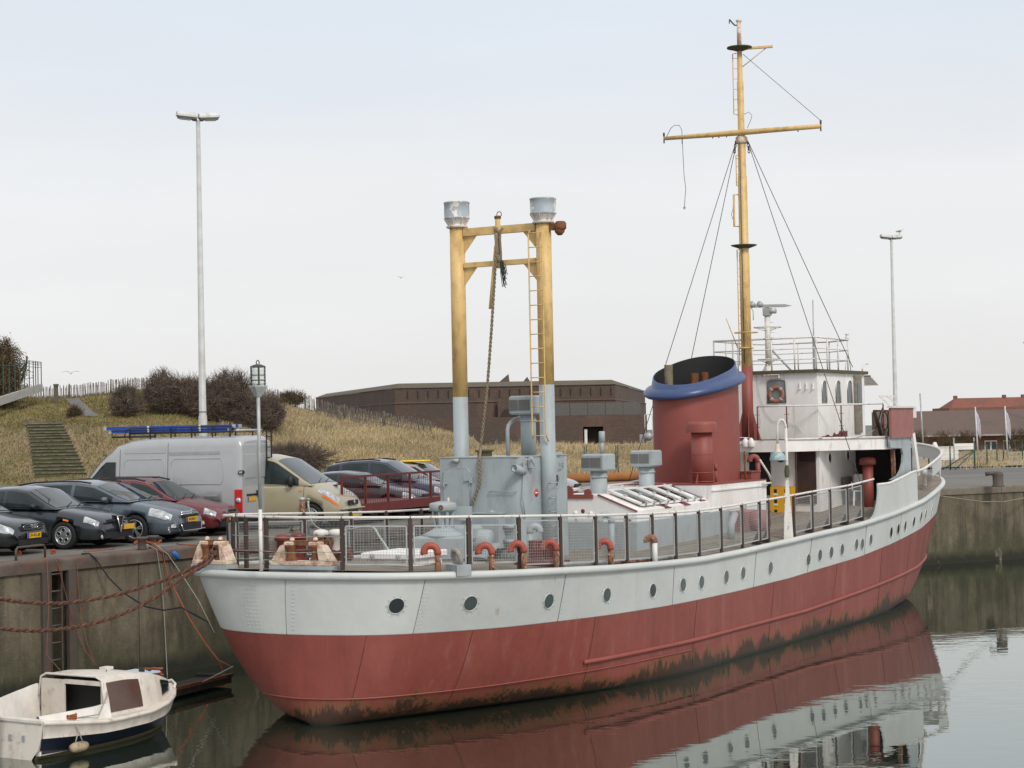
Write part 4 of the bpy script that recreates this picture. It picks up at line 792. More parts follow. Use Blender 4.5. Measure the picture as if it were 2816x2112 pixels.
mb = MB(); mb.lathe([(.12, .35), (.11, .38), (.05, .40), (0, .40)], 14, T=T, caps=False); mb.torus(.045, .01, 10, 5, T=T @ Matrix.Translation((0, 0, .43)) @ Matrix.Rotation(R(90), 4, 'X'))
for a in (45, 135, 225, 315): mb.bar(T @ Vector((.125 * math.cos(R(a)), .125 * math.sin(R(a)), .01)), T @ Vector((.125 * math.cos(R(a)), .125 * math.sin(R(a)), .37)), .022, .022)
for zz in (.11, .2): mb.torus(.125, .008, 16, 4, T=T @ Matrix.Translation((0, 0, zz)))
mb.build('lantern_cage', 'cage_dark', pl)
# ---------------------------------------------------------------- things fixed on the after deck
q = dk(1113, 1552); T = Tr(q.x, q.y, q.z, R(0))
mb = MB(); mb.box((0, 0, .07), (1.15, 1.0, .14), T=T); hb = mb.build('hatch', 'white_paint', SHIP)
mb = MB(); mb.box((0, 0, .20), (1.30, 1.15, .13), T=T, bevel=.02); hc = mb.build('hatch_cover', 'white_paint', hb)
for yy_ in (-.3, .3): mb = MB(); mb.box((-.66, yy_, .19), (.06, .08, .1), T=T); mb.tube([T @ Vector((-.68, yy_, .12)), T @ Vector((-.70, yy_, .25))], .015, 6); mb.build('hatch_clip', 'galvanised', hb)
# capstan
q = sy(1221, 1540, .05); cz = deck_z(q.x, q.y); T = Tr(q.x, q.y, cz, R(12))
mb = MB(); mb.box((0, 0, .26), (.85, 1.05, .5), T=T, bevel=.04); mb.lathe([(.44, .5), (.43, .54), (.30, .60), (.20, .66), (.16, .72)], 20, T=T); cp = mb.build('capstan', 'grey_paint', SHIP)
mb = MB(); mb.lathe([(.14, .70), (.125, .80), (.12, .90), (.16, 1.0), (.27, 1.03), (.285, 1.05), (.285, 1.16), (.265, 1.185), (.1, 1.22), (0, 1.22)], 24, T=T, caps=False); hd = mb.build('drum', 'grey_paint', cp)
mb = MB()
for k in range(8): a = k * R(45); mb.bar(T @ Vector((.17 * math.cos(a), .17 * math.sin(a), .70)), T @ Vector((.22 * math.cos(a), .22 * math.sin(a), 1.02)), .03, .07)
mb.build('whelps', 'grey_paint', cp)
mb = MB(); Tc = T @ Tr(-.285, -.06, 1.105) @ Matrix.Rotation(R(-90), 4, 'Y'); mb.lathe([(.05, 0), (.05, .02), (.028, .02), (.028, -.03)], 14, T=Tc, caps=False); mb.build('spanner_socket', 'rust', cp)
mb = MB(); mb.lathe([(.03, 1.21), (.03, 1.25), (.02, 1.29), (0, 1.30)], 10, T=T @ Tr(.05, -.1, 0), caps=False); mb.build('knob', 'cream_rust', cp)
mb = MB(); mb.tube([T @ Vector((-.40, .5, .42)), T @ Vector((-.44, .56, .42))], .06, 10); mb.tube([T @ Vector((.1, -.52, .35)), T @ Vector((.1, -.62, .35))], .05, 10); mb.build('plug', 'grey_paint', cp)
mb = MB(); mb.box((.25, -.45, .55), (.5, .5, .3), T=T, bevel=.05); mb.lathe([(.2, -.25), (.22, -.2), (.22, .2), (.2, .25)], 16, T=T @ Tr(.3, -.7, .40) @ Matrix.Rotation(R(90), 4, 'X')); mb.bar(T @ Vector((-.1, -.75, .05)), T @ Vector((.3, -.95, .32)), .5, .05); mb.build('motor_housing', 'grey_paint', cp)
mb = MB(); mb.box((.30, -.25, .98), (.12, .46, .30), T=T @ Matrix.Rotation(R(6), 4, 'Y')); mb.build('control_box', 'grey_paint', cp)
# bollard pairs on deck
def bollards(p, q, mat, h=.42, r=.115, mat2=None):
    mb = MB(); P, Q = Vector(p), Vector(q); mb.bar(P + Vector((0, 0, .03)) - (Q - P).normalized() * .15, Q + Vector((0, 0, .03)) + (Q - P).normalized() * .15, .34, .06); base = mb.build('bollard_base', mat, SHIP)
    for c in (P, Q): mb = MB(); mb.lathe([(r, .05), (r, h - .10), (r * 1.35, h - .08), (r * 1.42, h - .03), (r * 1.25, h + .02), (r * .6, h + .045), (0, h + .05)], 18, T=Matrix.Translation(c), caps=False); mb.build('bollard', mat, base)
wb0 = sx(884, 1545, 2.2); wb0.z = deck_z(*wb0.xy); wb1 = sx(925, 1535, 2.75); wb1.z = deck_z(*wb1.xy); bollards(wb0, wb1, 'rail_white', .62)
M('bollard_red', (.17, .035, .03), .5, var=.15)
rb0 = sy(777, 1530, 3.0); rb0.z = deck_z(*rb0.xy); rb1 = sy(808, 1528, 3.0); rb1.z = rb0.z; rb1.x = rb0.x + .55; bollards(rb0, rb1, 'bollard_red', .55)
# gooseneck vents
IML = Vector((-.5, .866, 0)); IMR = -IML
def gooseneck(p, h, r, bend, d, mt, mb_, name='vent_pipe', ratio=.45):
    p = Vector(p); d = Vector(d).normalized(); zz = h - bend; mb = MB(); mb.tube([p, p + Vector((0, 0, zz - bend * .3))], r * .93, 12); v = mb.build(name, mb_, SHIP)
    pts = [p + Vector((0, 0, zz - bend * .35))] + [p + Vector((0, 0, zz)) + d * (bend - bend * math.cos(a)) + Vector((0, 0, bend * math.sin(a))) for a in [R(k) for k in range(0, 200, 18)]]; mb = MB(); mb.tube(pts, r * 1.08, 12); mb.build('bend', mt, v); return v
for u, v, h in ((1208, 1574, .56), (1357, 1571, .54), (1445, 1569, .56), (1535, 1566, .57), (1687, 1555, .55)):
    q = dk(u, v); i = idx_at(u); e = inset(i, .05, top_z(i)); gooseneck((e.x, e.y, e.z - .05), h, .062, .125, IML, 'pipe_red', 'pipe_rusty')
i = idx_at(1806); e = inset(i, .05, top_z(i)); gooseneck((e.x, e.y, e.z - .05), .58, .062, .085, IML, 'pipe_rusty', 'rail_white')
# stone grey ring lead on its block
i = idx_at(1265); e = inset(i, .12, top_z(i)); T = Tr(e.x, e.y, e.z, R(-30)); mb = MB(); mb.box((0, -.02, .05), (.30, .45, .2), T=T); rl = mb.build('lead_block', 'grey_paint', SHIP)
M('ring_stone', (.30, .28, .25), .8, c2=(.22, .17, .12), amt=.4, ps=6); mb = MB(); mb.torus(.13, .052, 24, 10, T=T @ Tr(0, .03, .28, R(0)) @ Matrix.Rotation(R(75), 4, 'Y') ); mb.build('ring', 'ring_stone', rl)
# loose pipes lying inside the rail
for (ua, ub, dd, r) in ((1582, 1700, .28, .05), (1662, 1905, .42, .045), (1690, 1830, .33, .035)):
    i0, i1 = idx_at(ua), idx_at(ub); P_ = [inset(i, dd, top_z(i) + r - .01) for i in np.linspace(i0, i1, 8)]; mb = MB(); mb.tube(P_, r, 10); tag(mb.build('loose_pipe', 'galvanised' if r > .04 else 'pipe_rusty', None), {1582: 'fat grey pipe lying on deck inside the mesh rail', 1662: 'long grey pipe lying on deck along the mesh rail', 1690: 'thin rusty pipe lying beside the long grey one on deck'}[ua], 'pipe').matrix_world = SHIP.matrix_basis
# ---------------------------------------------------------------- grey deckhouse with two tall posts
c0 = sy(1440, 1257, -1.0); dhx = c0.x - .12; dhz = c0.z; x1 = sy(1558, 1253, -1.0).x; zb = 2.35
r_ = .22; foot = [(dhx + r_ - r_ * math.sin(R(a)), -1.0 + r_ - r_ * math.cos(R(a))) for a in (0, 22, 45, 68, 90)] + [(dhx, 1.03), (x1, 1.03), (x1, -1.0)]
mb = MB(); mb.prism(foot[::-1], zb, dhz); dh = mb.build('deckhouse', 'grey_paint', SHIP)
mb = MB(); mb.prism([(dhx - .015, -.9), (dhx - .015, 1.05), (x1 + .02, 1.05), (x1 + .02, -1.02), (dhx + .2, -1.02)][::-1], dhz, dhz + .015); mb.build('roof_plate', 'galvanised', dh)
def aft(u, v): return sx(u, v, dhx)         # point on the after wall
def side(u, v): return sy(u, v, -1.0)
a = aft(1221, 1288); b = aft(1296, 1424); ya, yb_ = a.y, b.y; zt, zl = a.z, b.z; rr = .12
pts = [(ya, zl), (ya, zt - rr)] + [(ya - rr + rr * math.cos(R(k)), zt - rr + rr * math.sin(R(k))) for k in (22, 45, 68, 90)] + [(yb_ + rr - rr * math.sin(R(k)), zt - rr + rr * math.cos(R(k))) for k in (0, 22, 45, 68, 90)] + [(yb_, zl)]
n = len(pts); mb = MB(); mb.add([(dhx - .035, y, z) for y, z in pts] + [(dhx + .01, y, z) for y, z in pts], [tuple(range(n))[::-1]] + [(i, (i + 1) % n, n + (i + 1) % n, n + i) for i in range(n)]); dr = mb.build('door', 'grey_paint', dh)
mb = MB(); mb.tube([(dhx - .03, y, z) for y, z in pts[1:-1]] + [(dhx - .03, yb_, zl)], .012, 6); mb.build('door_seal', 'galvanised', dr)
mb = MB(); h_ = aft(1229, 1325); mb.box((dhx - .06, h_.y, h_.z), (.05, .09, .1)); mb.tube([(dhx - .08, h_.y + .03, h_.z - .02), (dhx - .09, h_.y + .02, h_.z - .16)], .012, 6); mb.build('handle', 'grey_paint', dr)
for vv in (1319, 1419): h_ = aft(1290, vv); mb = MB(); mb.box((dhx - .05, h_.y, h_.z), (.05, .16, .05)); mb.box((dhx - .06, h_.y - .08, h_.z), (.06, .05, .14)); mb.build('hinge', 'grey_paint', dr)
h_ = aft(1257, 1267); mb = MB(); mb.tube([(dhx - .05, h_.y - .06, h_.z), (dhx - .05, h_.y + .06, h_.z)], .045, 10); mb.box((dhx - .03, h_.y + .05, h_.z), (.05, .2, .02)); mb.build('lamp_fitting', 'grey_paint', dh)
h0, h1 = aft(1349, 1351), aft(1420, 1350); mb = MB(); mb.tube([(dhx, h0.y, h0.z), (dhx - .06, h0.y, h0.z), (dhx - .06, h1.y, h0.z), (dhx, h1.y, h0.z)], .011, 6); mb.build('grab_rail', 'grey_paint', dh)
a, b = aft(1314, 1411), aft(1391, 1508); mb = MB(); mb.box((dhx - .14, (a.y + b.y) / 2, (a.z + b.z) / 2), (.28, a.y - b.y, a.z - b.z), bevel=.015); mb.box((dhx - .15, (a.y + b.y) / 2, a.z + .01), (.32, a.y - b.y + .04, .03)); lk = mb.build('locker', 'grey_paint', dh)
mb = MB(); mb.lathe([(.09, 0), (.10, .02), (.03, .03), (.03, .06), (0, .06)], 10, T=Tr(dhx - .14, (a.y + b.y) / 2 - .1, a.z + .02), caps=False); mb.build('vent_cap', 'grey_paint', lk)
for vv in (1448, 1488): h_ = aft(1404, vv); mb = MB(); mb.tube([(dhx - .08, h_.y + .12, h_.z), (dhx - .08, h_.y - .12, h_.z)], .04, 10); mb.build('pipe_stub', 'grey_paint', dh)
a, b = aft(1316, 1519), aft(1428, 1531); mb = MB()
for k in range(13): y = a.y + (b.y - a.y) * k / 12; mb.bar((dhx - .03, y, a.z), (dhx - .03, y, b.z - .02), .02, .02)
mb.build('louvre', 'galvanised', dh)
# items on the starboard side of the house
h_ = sx(1465, 1292, dhx + .1); mb = MB(); Tq = Tr(dhx - .08, -1.0, h_.z, 0) @ Matrix.Rotation(R(-78), 4, 'Y'); mb.lathe([(.075, .22), (.085, .20), (.09, 0), (.08, -.2), (.0, -.2)], 14, T=Tq, caps=False); mb.lathe([(0, .12), (.07, .20)], 14, T=Tq, caps=False); mb.build('horn', 'grey_paint', dh)
mb = MB(); a = side(1452, 1258); mb.tube([Vector((dhx + .0, -1.05, dhz - .05)), Vector((dhx + .25, -1.12, dhz - .05)), Vector((dhx + .4, -1.12, dhz - .2)), Vector((dhx + .28, -1.12, dhz - .25))], .012, 5); mb.tube([Vector((dhx + .1, -1.02, dhz - .1)), Vector((dhx + .02, -1.02, dhz - .9)), Vector((dhx + .1, -1.02, dhz - 1.3))], .014, 5); mb.box((dhx + .33, -1.06, dhz - .13), (.12, .08, .26), bevel=.02); mb.build('bracket', 'grey_paint', dh)
s0 = sy(1475, 1355, -1.005); mb = MB(); mb.lathe([(0, .004), (.085, .004), (.085, -.004)], 20, T=Tr(s0.x, -1.006, s0.z) @ Matrix.Rotation(R(90), 4, 'X'), caps=False); sg = mb.build('warning_sign', 'sign_red', dh); mb = MB(); mb.box((s0.x, -1.013, s0.z), (.12, .006, .024)); mb.build('white_bar', 'label_white', sg)
p0 = sy(1526, 1322, -1.0)
def round_window(x, y, z, r, ax, parent, glass='glass_dark', mat='white_paint'):
    T = Tr(x, y, z) @ (Matrix.Rotation(R(90), 4, 'X') if ax == 'y' else Matrix.Rotation(R(-90), 4, 'Y')); mb = MB(); mb.lathe([(r * 1.15, -.01), (r * 1.15, .025), (r * 1.02, .03), (r * .95, .0)], 22, T=T, caps=False); f = mb.build('porthole', mat, parent)
    mb = MB(); mb.lathe([(0, .004), (r, .004)], 22, T=T, caps=False); mb.build('glass', glass, f) if parent is SHIP else mb.build('porthole_glass', glass, parent)
round_window(p0.x, -1.004, p0.z, .15, 'y', dh, 'glass_dark', 'grey_paint')
mb = MB(); q = sy(1518, 1262, -1.0); mb.box((q.x, -1.05, q.z - .1), (.06, .1, .5)); mb.box((q.x + .2, -1.04, q.z + .12), (.3, .06, .05)); mb.tube([(q.x + .25, -1.05, q.z - .1), (q.x + .4, -1.05, q.z - .1), (q.x + .4, -1.05, q.z - .2), (q.x + .2, -1.05, q.z - .22)], .012, 5); mb.build('fitting', 'grey_paint', dh)
# posts
def king_post(uy, y, u_top, v_cap, v_capb, v_paint, name='king_post'):
    pb_ = sy(uy[0], uy[1], y); x = pb_.x; zt = sy(u_top, v_capb + 5, y).z; zc = sy(u_top, v_cap, y).z; zp = sy(uy[0], v_paint, y).z
    mb = MB(); mb.tube([(x, y, 2.4), (x, y, zp)], .168, 24); kp = mb.build('king_post', 'grey_paint', SHIP)
    mb = MB(); mb.tube([(x, y, zp), (x, y, zt)], .168, 24); up_ = mb.build('post_upper', 'ochre', kp)
    mb = MB(); mb.lathe([(.215, zt), (.215, zt + .03), (.175, zt + .04), (.175, zt + .07), (.285, zt + .19)], 24, T=Tr(x, y, 0), caps=False); mb.lathe([(.21, zt - .02), (.24, zt - .01), (.24, zt + .02)], 24, T=Tr(x, y, 0), caps=False)
    for k in range(8): a = k * R(45) + .2; mb.bar((x + .2 * math.cos(a), y + .2 * math.sin(a), zt + .05), (x + .29 * math.cos(a), y + .29 * math.sin(a), zt + .19), .012, .03)
    mb.build('cap_neck', 'peel_white', kp)
    mb = MB(); mb.lathe([(.275, zt + .18), (.293, zt + .19), (.293, zt + .205), (.283, zt + .21), (.283, zc - .03), (.292, zc - .02), (.292, zc), (.275, zc + .01), (0, zc + .03)], 28, T=Tr(x, y, 0), caps=False); mb.build('cap', 'peel_grey', kp)
    return kp, x, zt
kpL, xl, ztl = king_post((1268, 1200), 1.05, 1260, 558, 621, 1092)
kpR, xr, ztr = king_post((1506, 1200), -1.12, 1485, 545, 606, 1058)
# cross beams with gussets
def beam(z, h):
    mb = MB(); A_ = Vector((xl, 1.05, z)); B_ = Vector((xr, -1.12, z)); d = (B_ - A_).normalized(); a = A_ + d * .18; b = B_ - d * .18; mb.bar(a, b, .12, h); bm = mb.build('cross_beam', 'ochre', kpL)
    for P, s in ((a, 1), (b, -1)): mb = MB(); q = [P, P + d * s * .32, P - Vector((0, 0, .38))]; nn = d.cross(Vector((0, 0, 1))) * .008; lo_ = Vector((0, 0, -h / 2)); mb.add([t - nn + lo_ for t in q] + [t + nn + lo_ for t in q], [(0, 1, 2), (5, 4, 3), (0, 3, 4, 1), (1, 4, 5, 2), (2, 5, 3, 0)]); mb.build('gusset', 'ochre', kpL)
    return a, b
zb1 = sy(1280, 645, 1.05).z; bA, bB = beam(zb1, .17); zb2 = sy(1285, 735, 1.05).z; beam(zb2, .11)
# ladder on the starboard post
ly = -1.12 - .0; la0 = sx(1455, 645, xr - .25); mb = MB(); lz0, lz1 = sx(1460, 1205, xr - .27).z, sx(1455, 632, xr - .27).z; yl0 = sx(1458, 900, xr - .27).y; yl1 = sx(1495, 900, xr - .27).y
lad2 = None
mb = MB(); mb.tube([(xr - .24, yl0, lz0 - .02), (xr - .27, yl0, lz0 + .1), (xr - .27, yl0, lz1 - .1), (xr - .2, yl0, lz1)], .016, 6); mb.tube([(xr - .19, yl1 - .02, lz0 - .08), (xr - .27, yl1, lz0 + .1), (xr - .27, yl1, lz1 - .1), (xr - .2, yl1, lz1 + .02)], .016, 6); lad2 = mb.build('post_ladder', 'ochre', kpR); lad2.parent = kpR
for k in range(15): z = lz0 + .05 + (lz1 - lz0 - .12) * k / 14; mb = MB(); mb.tube([(xr - .27, yl0, z), (xr - .27, yl1, z)], .011, 5); mb.build('rung', 'ochre', kpR)
for vv in (1332, 1373, 1411, 1450, 1486):
    h_ = sy(1487, vv, -1.34); mb = MB(); z = h_.z; mb.tube([(xr - .18, -1.22, z), (xr - .30, -1.36, z), (xr - .1, -1.40, z + .02), (xr - .0, -1.3, z + .02)], .012, 5); mb.build('step_iron', 'grey_paint', kpR)
mb = MB(); q = Vector((xr, -1.32, zb1)); mb.box((q.x + .0, q.y - .12, q.z - .03), (.14, .26, .14)); mb.lathe([(.09, -.1), (.13, -.06), (.13, .06), (.09, .1)], 10, T=Tr(q.x, q.y - .22, q.z - .02)); mb.lathe([(.05, -.22), (.11, -.15), (.11, -.05)], 10, T=Tr(q.x, q.y - .2, q.z)); mb.build('sheave', 'rust', kpR)
# derrick remains in the middle of the beam
md = bA.lerp(bB, .50); mb = MB(); mb.tube([md + Vector((-.08, 0, .25)), md + Vector((-.08, 0, -.85))], .06, 8); dk_ = mb.build('derrick_head', 'ochre', kpL)
e0 = sx(1371, 690, md.x - .1); e1 = sx(1349, 850, md.x - .1); mb = MB(); mb.tube([md + Vector((-.14, .03, -.35)), Vector((md.x - .12, e1.y, e1.z))], .032, 8); mb.build('derrick_arm', 'ochre', kpL)
mb = MB(); mb.tube([md + Vector((-.08, 0, .24)), md + Vector((-.08, 0, .30))], .075, 8); mb.torus(.06, .01, 12, 5, T=Matrix.Translation(md + Vector((-.08, -.04, .33))) @ Matrix.Rotation(R(90), 4, 'Y')); mb.build('swivel', 'rust', kpL)
# roof details of the deckhouse
q = sy(1375, 1243, .0); mb = MB(); mb.lathe([(.16, 0), (.16, .10), (.21, .12), (.22, .14), (.05, .16), (0, .16)], 18, T=Tr(dhx + .6, .25, dhz + .01), caps=False); mb.build('roof_vent', 'moss_plate', dh)
q0 = sy(1397, 1250, .1); q1 = sy(1440, 1148, .1); xx = q0.x; pts = [(q0.x, .1, dhz), (q0.x, .1, q0.z + .55)] + [(q0.x + (q1.x - q0.x) * (1 - math.cos(R(a))), .1, q0.z + .55 + (q1.z - q0.z - .55) * math.sin(R(a))) for a in (20, 40, 60, 80, 90)]; mb = MB(); mb.tube(pts, .045, 10); mb.build('bent_pipe', 'grey_paint', dh)
M('louvre_dark', (.13, .13, .125), .7)
def box_vent(x, y, z0, z1, zt, w, pipe_r, parent, top_pipe=0):
    mb = MB(); mb.tube([(x, y, z0), (x, y, z1)], pipe_r, 20); mb.lathe([(pipe_r, z1 - .16), (pipe_r * 1.14, z1 - .15), (pipe_r * 1.14, z1 - .12), (pipe_r, z1 - .11)], 20, T=Tr(x, y, 0), caps=False); v = mb.build('ventilator', 'grey_paint', parent)
    mb = MB(); mb.box((x, y, (z1 + zt) / 2), (w, w, zt - z1), rz=R(-4), bevel=.035); hd = mb.build('ventilator_head', 'grey_paint', parent); T = Tr(x, y, (z1 + zt) / 2, R(-4))
    hh = (zt - z1) * .56
    for (yy_, ww) in ((.19, .24), (-.10, .30)):
        mb = MB(); mb.box((-w / 2 - .004, yy_ * w / .6, 0), (.02, ww * w / .62, hh), T=T); mb.build('louvre', 'louvre_dark', parent)
    mb = MB(); mb.box((-.05, -w / 2 - .004, 0), (w * .5, .02, hh), T=T)
    if top_pipe: mb = MB(); mb.tube([(x + .12, y - .05, zt), (x + .12, y - .05, zt + .30)], .05, 10); mb.lathe([(.05, .28), (.075, .29), (.075, .52), (.06, .54), (0, .54)], 12, T=Tr(x + .12, y - .05, zt), caps=False); mb.build('exhaust', 'grey_paint', parent)
    return v
q = sy(1452, 1140, -.25); qt = sy(1452, 1088, -.25); box_vent(q.x, -.25, dhz, q.z, qt.z, .60, .17, dh)
# ---------------------------------------------------------------- engine casing, skylight, funnel
cx0 = sy(1750, 1437, -1.7).x; zc = sy(1750, 1437, -1.7).z
mb = MB(); mb.prism([(cx0, -1.7), (14.2, -1.7), (14.2, 1.7), (cx0, 1.7)], 2.3, zc); cas = mb.build('engine_casing', 'grey_paint', SHIP)
xa = cx0 + .35; zl = sy(1765, 1405, -1.55).z; zr_ = sx(1650, 1362, xa).z; yr = .55; x_e = 13.55
prof = [(-1.55, zc - .02), (-1.55, zl), (-yr, zr_), (yr, zr_), (1.55, zl), (1.55, zc - .02)]
mb = MB(); n = len(prof); mb.add([(xa, y, z) for y, z in prof] + [(x_e, y, z + .05) for y, z in prof], [tuple(range(n)), tuple(range(2 * n - 1, n - 1, -1))] + [(i, i + n, (i + 1) % n + n, (i + 1) % n) for i in range(n)]); skl = mb.build('skylight_trunk', 'white_paint', SHIP)
mb = MB(); mb.tube([(xa - .01, -1.56, zl), (xa - .01, -yr, zr_ + .01)], .022, 6); mb.bar((xa - .012, -.42, zr_ - .03), (xa - .012, .5, zr_ - .03), .04, .10); mb.lathe([(.15, -.02), (.15, .02)], 10, smooth=False, T=Tr(xa, .25, zr_ + .08) @ Matrix.Rotation(R(90), 4, 'Y')); mb.lathe([(.10, -.02), (.10, .02)], 10, smooth=False, T=Tr(xa, -.28, zr_ + .05) @ Matrix.Rotation(R(90), 4, 'Y')); mb.build('lifting_bracket', 'funnel_paint', skl)
for y, z in ((.05, zl - .05), (-.35, zl - .05)): mb = MB(); mb.lathe([(.05, -.03), (.05, .04), (0, .05)], 10, T=Tr(xa, y, z) @ Matrix.Rotation(R(-90), 4, 'Y'), caps=False); mb.build('boss', 'white_paint', skl)
for y, z, r0 in ((-.14, zl, .05), (.05, zl - .22, .045), (-1.35, zl - .22, .05)): mb = MB(); mb.lathe([(r0, -.01), (r0, .008), (0, .008)], 9, T=Tr(xa, y, z) @ Matrix.Rotation(R(-90), 4, 'Y'), caps=False); mb.build('primer_patch', 'red_board', skl)
mb = MB(); mb.tube([(xa - .03, 1.5, zl + .05), (xa - .03, .45, zr_ + .10), (xa + .3, .45, zr_ + .12), (x_e, .45, zr_ + .16)], .025, 6); mb.build('grab_rail', 'rail_white', skl)
# opening lights on the starboard slope
sl = Vector((0, -yr + 1.55, zr_ - zl)); sl.normalize(); sn = Vector((0, -sl.z, sl.y))
for k in range(5):
    x0 = xa + .55 + k * .78; T = Matrix.Translation((x0, -1.40, zl + .03 + (.15 / 1.0) * (zr_ - zl))) @ Matrix((Vector((1, 0, 0)), sl, sn)).transposed().to_4x4(); Ls = .95
    mb = MB()
    for p, q in (((0, 0), (0, Ls)), ((.66, 0), (.66, Ls)), ((0, 0), (.66, 0)), ((0, Ls), (.66, Ls))): mb.bar(T @ Vector((*p, .04)), T @ Vector((*q, .04)), .06, .05)
    mb.tube([T @ Vector((-.05, .0, .07)), T @ Vector((-.05, Ls, .07))], .034, 8); fr = mb.build('skylight_frame', 'white_paint', skl)
    mb = MB(); mb.add([T @ Vector(p) for p in ((.04, .04, .05), (.62, .04, .05), (.62, Ls - .04, .05), (.04, Ls - .04, .05))], [(0, 1, 2, 3)]); mb.build('skylight_pane', 'glass_green' if k < 2 else 'glass_dark', skl)
    for px_, py_ in ((.12, -.05), (.54, -.05), (-.05, .45)): mb = MB(); mb.torus(.04, .011, 10, 5, T=T @ Tr(px_, py_, .12)); mb.tube([T @ Vector((px_, py_, .03)), T @ Vector((px_, py_, .12))], .016, 6); mb.build('wing_nut', 'galvanised', skl)
for x0, y0, z0 in ((xa + 1.5, -1.47, zl + .045), (xa + 2.6, -1.47, zl + .06), (xa + 3.7, -1.40, zl + .1)): mb = MB(); mb.bar(Vector((x0, y0, z0)), Vector((x0 + .35, y0, z0)), .22, .01, up=sn); mb.build('primer_patch', 'red_board', skl)
for k in range(5): mb = MB(); mb.lathe([(.05, 0), (.05, .06), (0, .08)], 8, T=Tr(xa + .5 + k * .75, .56, zr_ + .03), caps=False); mb.build('vent_knob', 'white_paint', skl); mb = MB(); mb.bar((xa + .4 + k * .75, .9, zr_ - .12), (xa + .9 + k * .75, .9, zr_ - .1), .5, .05); mb.build('skylight_frame', 'white_paint', skl)
q = sy(1647, 1352, -.1); qt = sy(1647, 1295, -.1); qh = sy(1647, 1248, -.1); box_vent(q.x, -.1, 3.2, qt.z, qh.z, .58, .20, skl, 1)
q = sy(1779, 1340, .1); qt = sy(1779, 1283, .1); qh = sy(1779, 1238, .1); box_vent(q.x, .1, 3.2, qt.z, qh.z, .58, .20, skl)
# white funnel base
zf = sy(1957, 1333, -1.5).z; bx0, bx1 = sy(1957, 1400, -1.62).x, sy(2108, 1360, -1.62).x
mb = MB(); mb.prism([(bx0, -1.62), (bx1, -1.62), (bx1, 1.62), (bx0, 1.62)], 2.35, zf); fb_ = mb.build('funnel_casing', 'white_paint', SHIP)
mb = MB(); mb.box(((bx0 + bx1) / 2, -1.64, zf - .14), (bx1 - bx0, .03, .03)); mb.build('moulding', 'white_paint', fb_)
mb = MB(); mb.box(((bx0 + bx1) / 2 + .3, -1.63, zf - .72), (.16, .03, .36)); mb.build('slot', 'galvanised', fb_)
mb = MB(); mb.prism([(bx0 - .01, -1.63), (bx1 + .01, -1.63), (bx1 + .01, 1.63), (bx0 - .01, 1.63)], zf, zf + .03); mb.build('casing_top', 'funnel_paint', fb_)
mb = MB(); mb.tube([(bx1 - .6, -1.7, zf + .55), (bx1 - .05, -1.72, zf + .16), (bx1 + .12, -1.72, zf - .02), (bx1 + .05, -1.72, zf - .08), (bx1 - .4, -1.70, zf - .08)], .03, 8); mb.build('grab_rail', 'rail_white', fb_)
q = sy(2085, 1310, -1.1); gooseneck((q.x, -1.1, zf), .62, .07, .11, IML, 'funnel_paint', 'funnel_paint')
mb = MB(); mb.box((q.x - .55, -1.1, zf + .12), (.6, .3, .2)); mb.box((q.x - .55, -1.1, zf + .23), (.66, .36, .03)); mb.build('low_tray', 'funnel_paint', fb_)
# funnel
A_, B_ = 1.57, 1.0; fxc = sy(1920, 1330, 0).x
def oval(k, a, b, cx, z, zs=0, n=40):
    zs, zy = zs if isinstance(zs, tuple) else (zs, 0)
    return [(cx + a * math.copysign(abs(math.cos(t)) ** .9, math.cos(t)), b * math.copysign(abs(math.sin(t)) ** .9, math.sin(t)), z + zs * math.cos(t) * a + zy * math.sin(t) * b) for t in [2 * math.pi * j / n for j in range(n)]]
zA = sy(1922, 1090, 0).z; sl_ = .085; rake = .10
def zsl(v): return sy(1922, v, 0).z
z_low, z_mid, z_rim = zsl(1085), zsl(1050), zsl(1016); TILT = .33; T1 = (.18, -.02); T2 = (.28, .07); z_low += .22
mb = MB(); mb.grid([oval(0, A_, B_, fxc, zf), oval(0, A_, B_, fxc - .03, z_low, T1)], 0, True, True); fu = mb.build('funnel', 'funnel_paint', SHIP)
cap = [(A_ + .01, B_ + .01, z_low - .06, T1, .05), (A_ + .14, B_ + .14, z_low - .07, T1, .05), (A_ + .21, B_ + .21, z_low - .02, T1, .05), (A_ + .22, B_ + .22, z_low + .05, T1, .05), (A_ + .15, B_ + .15, z_low + .14, T1, .05), (A_ + .03, B_ + .03, z_low + .18, T1, .05), (A_ + .01, B_ + .01, z_low + .20, T1, .05), (A_ - .06, B_ - .03, z_low + .43, T2, .07), (A_ - .085, B_ - .055, z_low + .44, T2, .07)]
mb = MB(); mb.grid([oval(0, a, b, fxc - o, z, t_) for a, b, z, t_, o in cap], 0, True, True); mb.build('funnel_cap', 'blue_paint', fu)
mb = MB(); rws = [oval(0, A_ - .085, B_ - .055, fxc - .07, z_low + .44, T2), oval(0, A_ - .13, B_ - .09, fxc - .06, z_low - .25, T1)]; mb.grid(rws, 0, True, True); mb.add(rws[1], [tuple(range(40))]); mb.build('funnel_throat', 'soot', fu)
M('exhaust_pipe', (.20, .16, .11), .8, c2=(.12, .10, .08), amt=.4, ps=5)
for u, v, dy, r, z1_ in ((1838, 1000, .45, .115, zsl(1004)), (1938, 1020, .15, .10, zsl(1022)), (1910, 1030, .35, .11, zsl(1024))):
    q = sy(u, v, dy); mb = MB(); mb.tube([(q.x, dy, z_low - .2), (q.x, dy, z1_)], r, 14, caps=False); mb.tube([(q.x, dy, z_low - .2), (q.x, dy, z1_ - .01)], r * .9, 14, caps=False); mb.build('exhaust_pipe', 'exhaust_pipe' if u < 1900 else 'rust', fu)
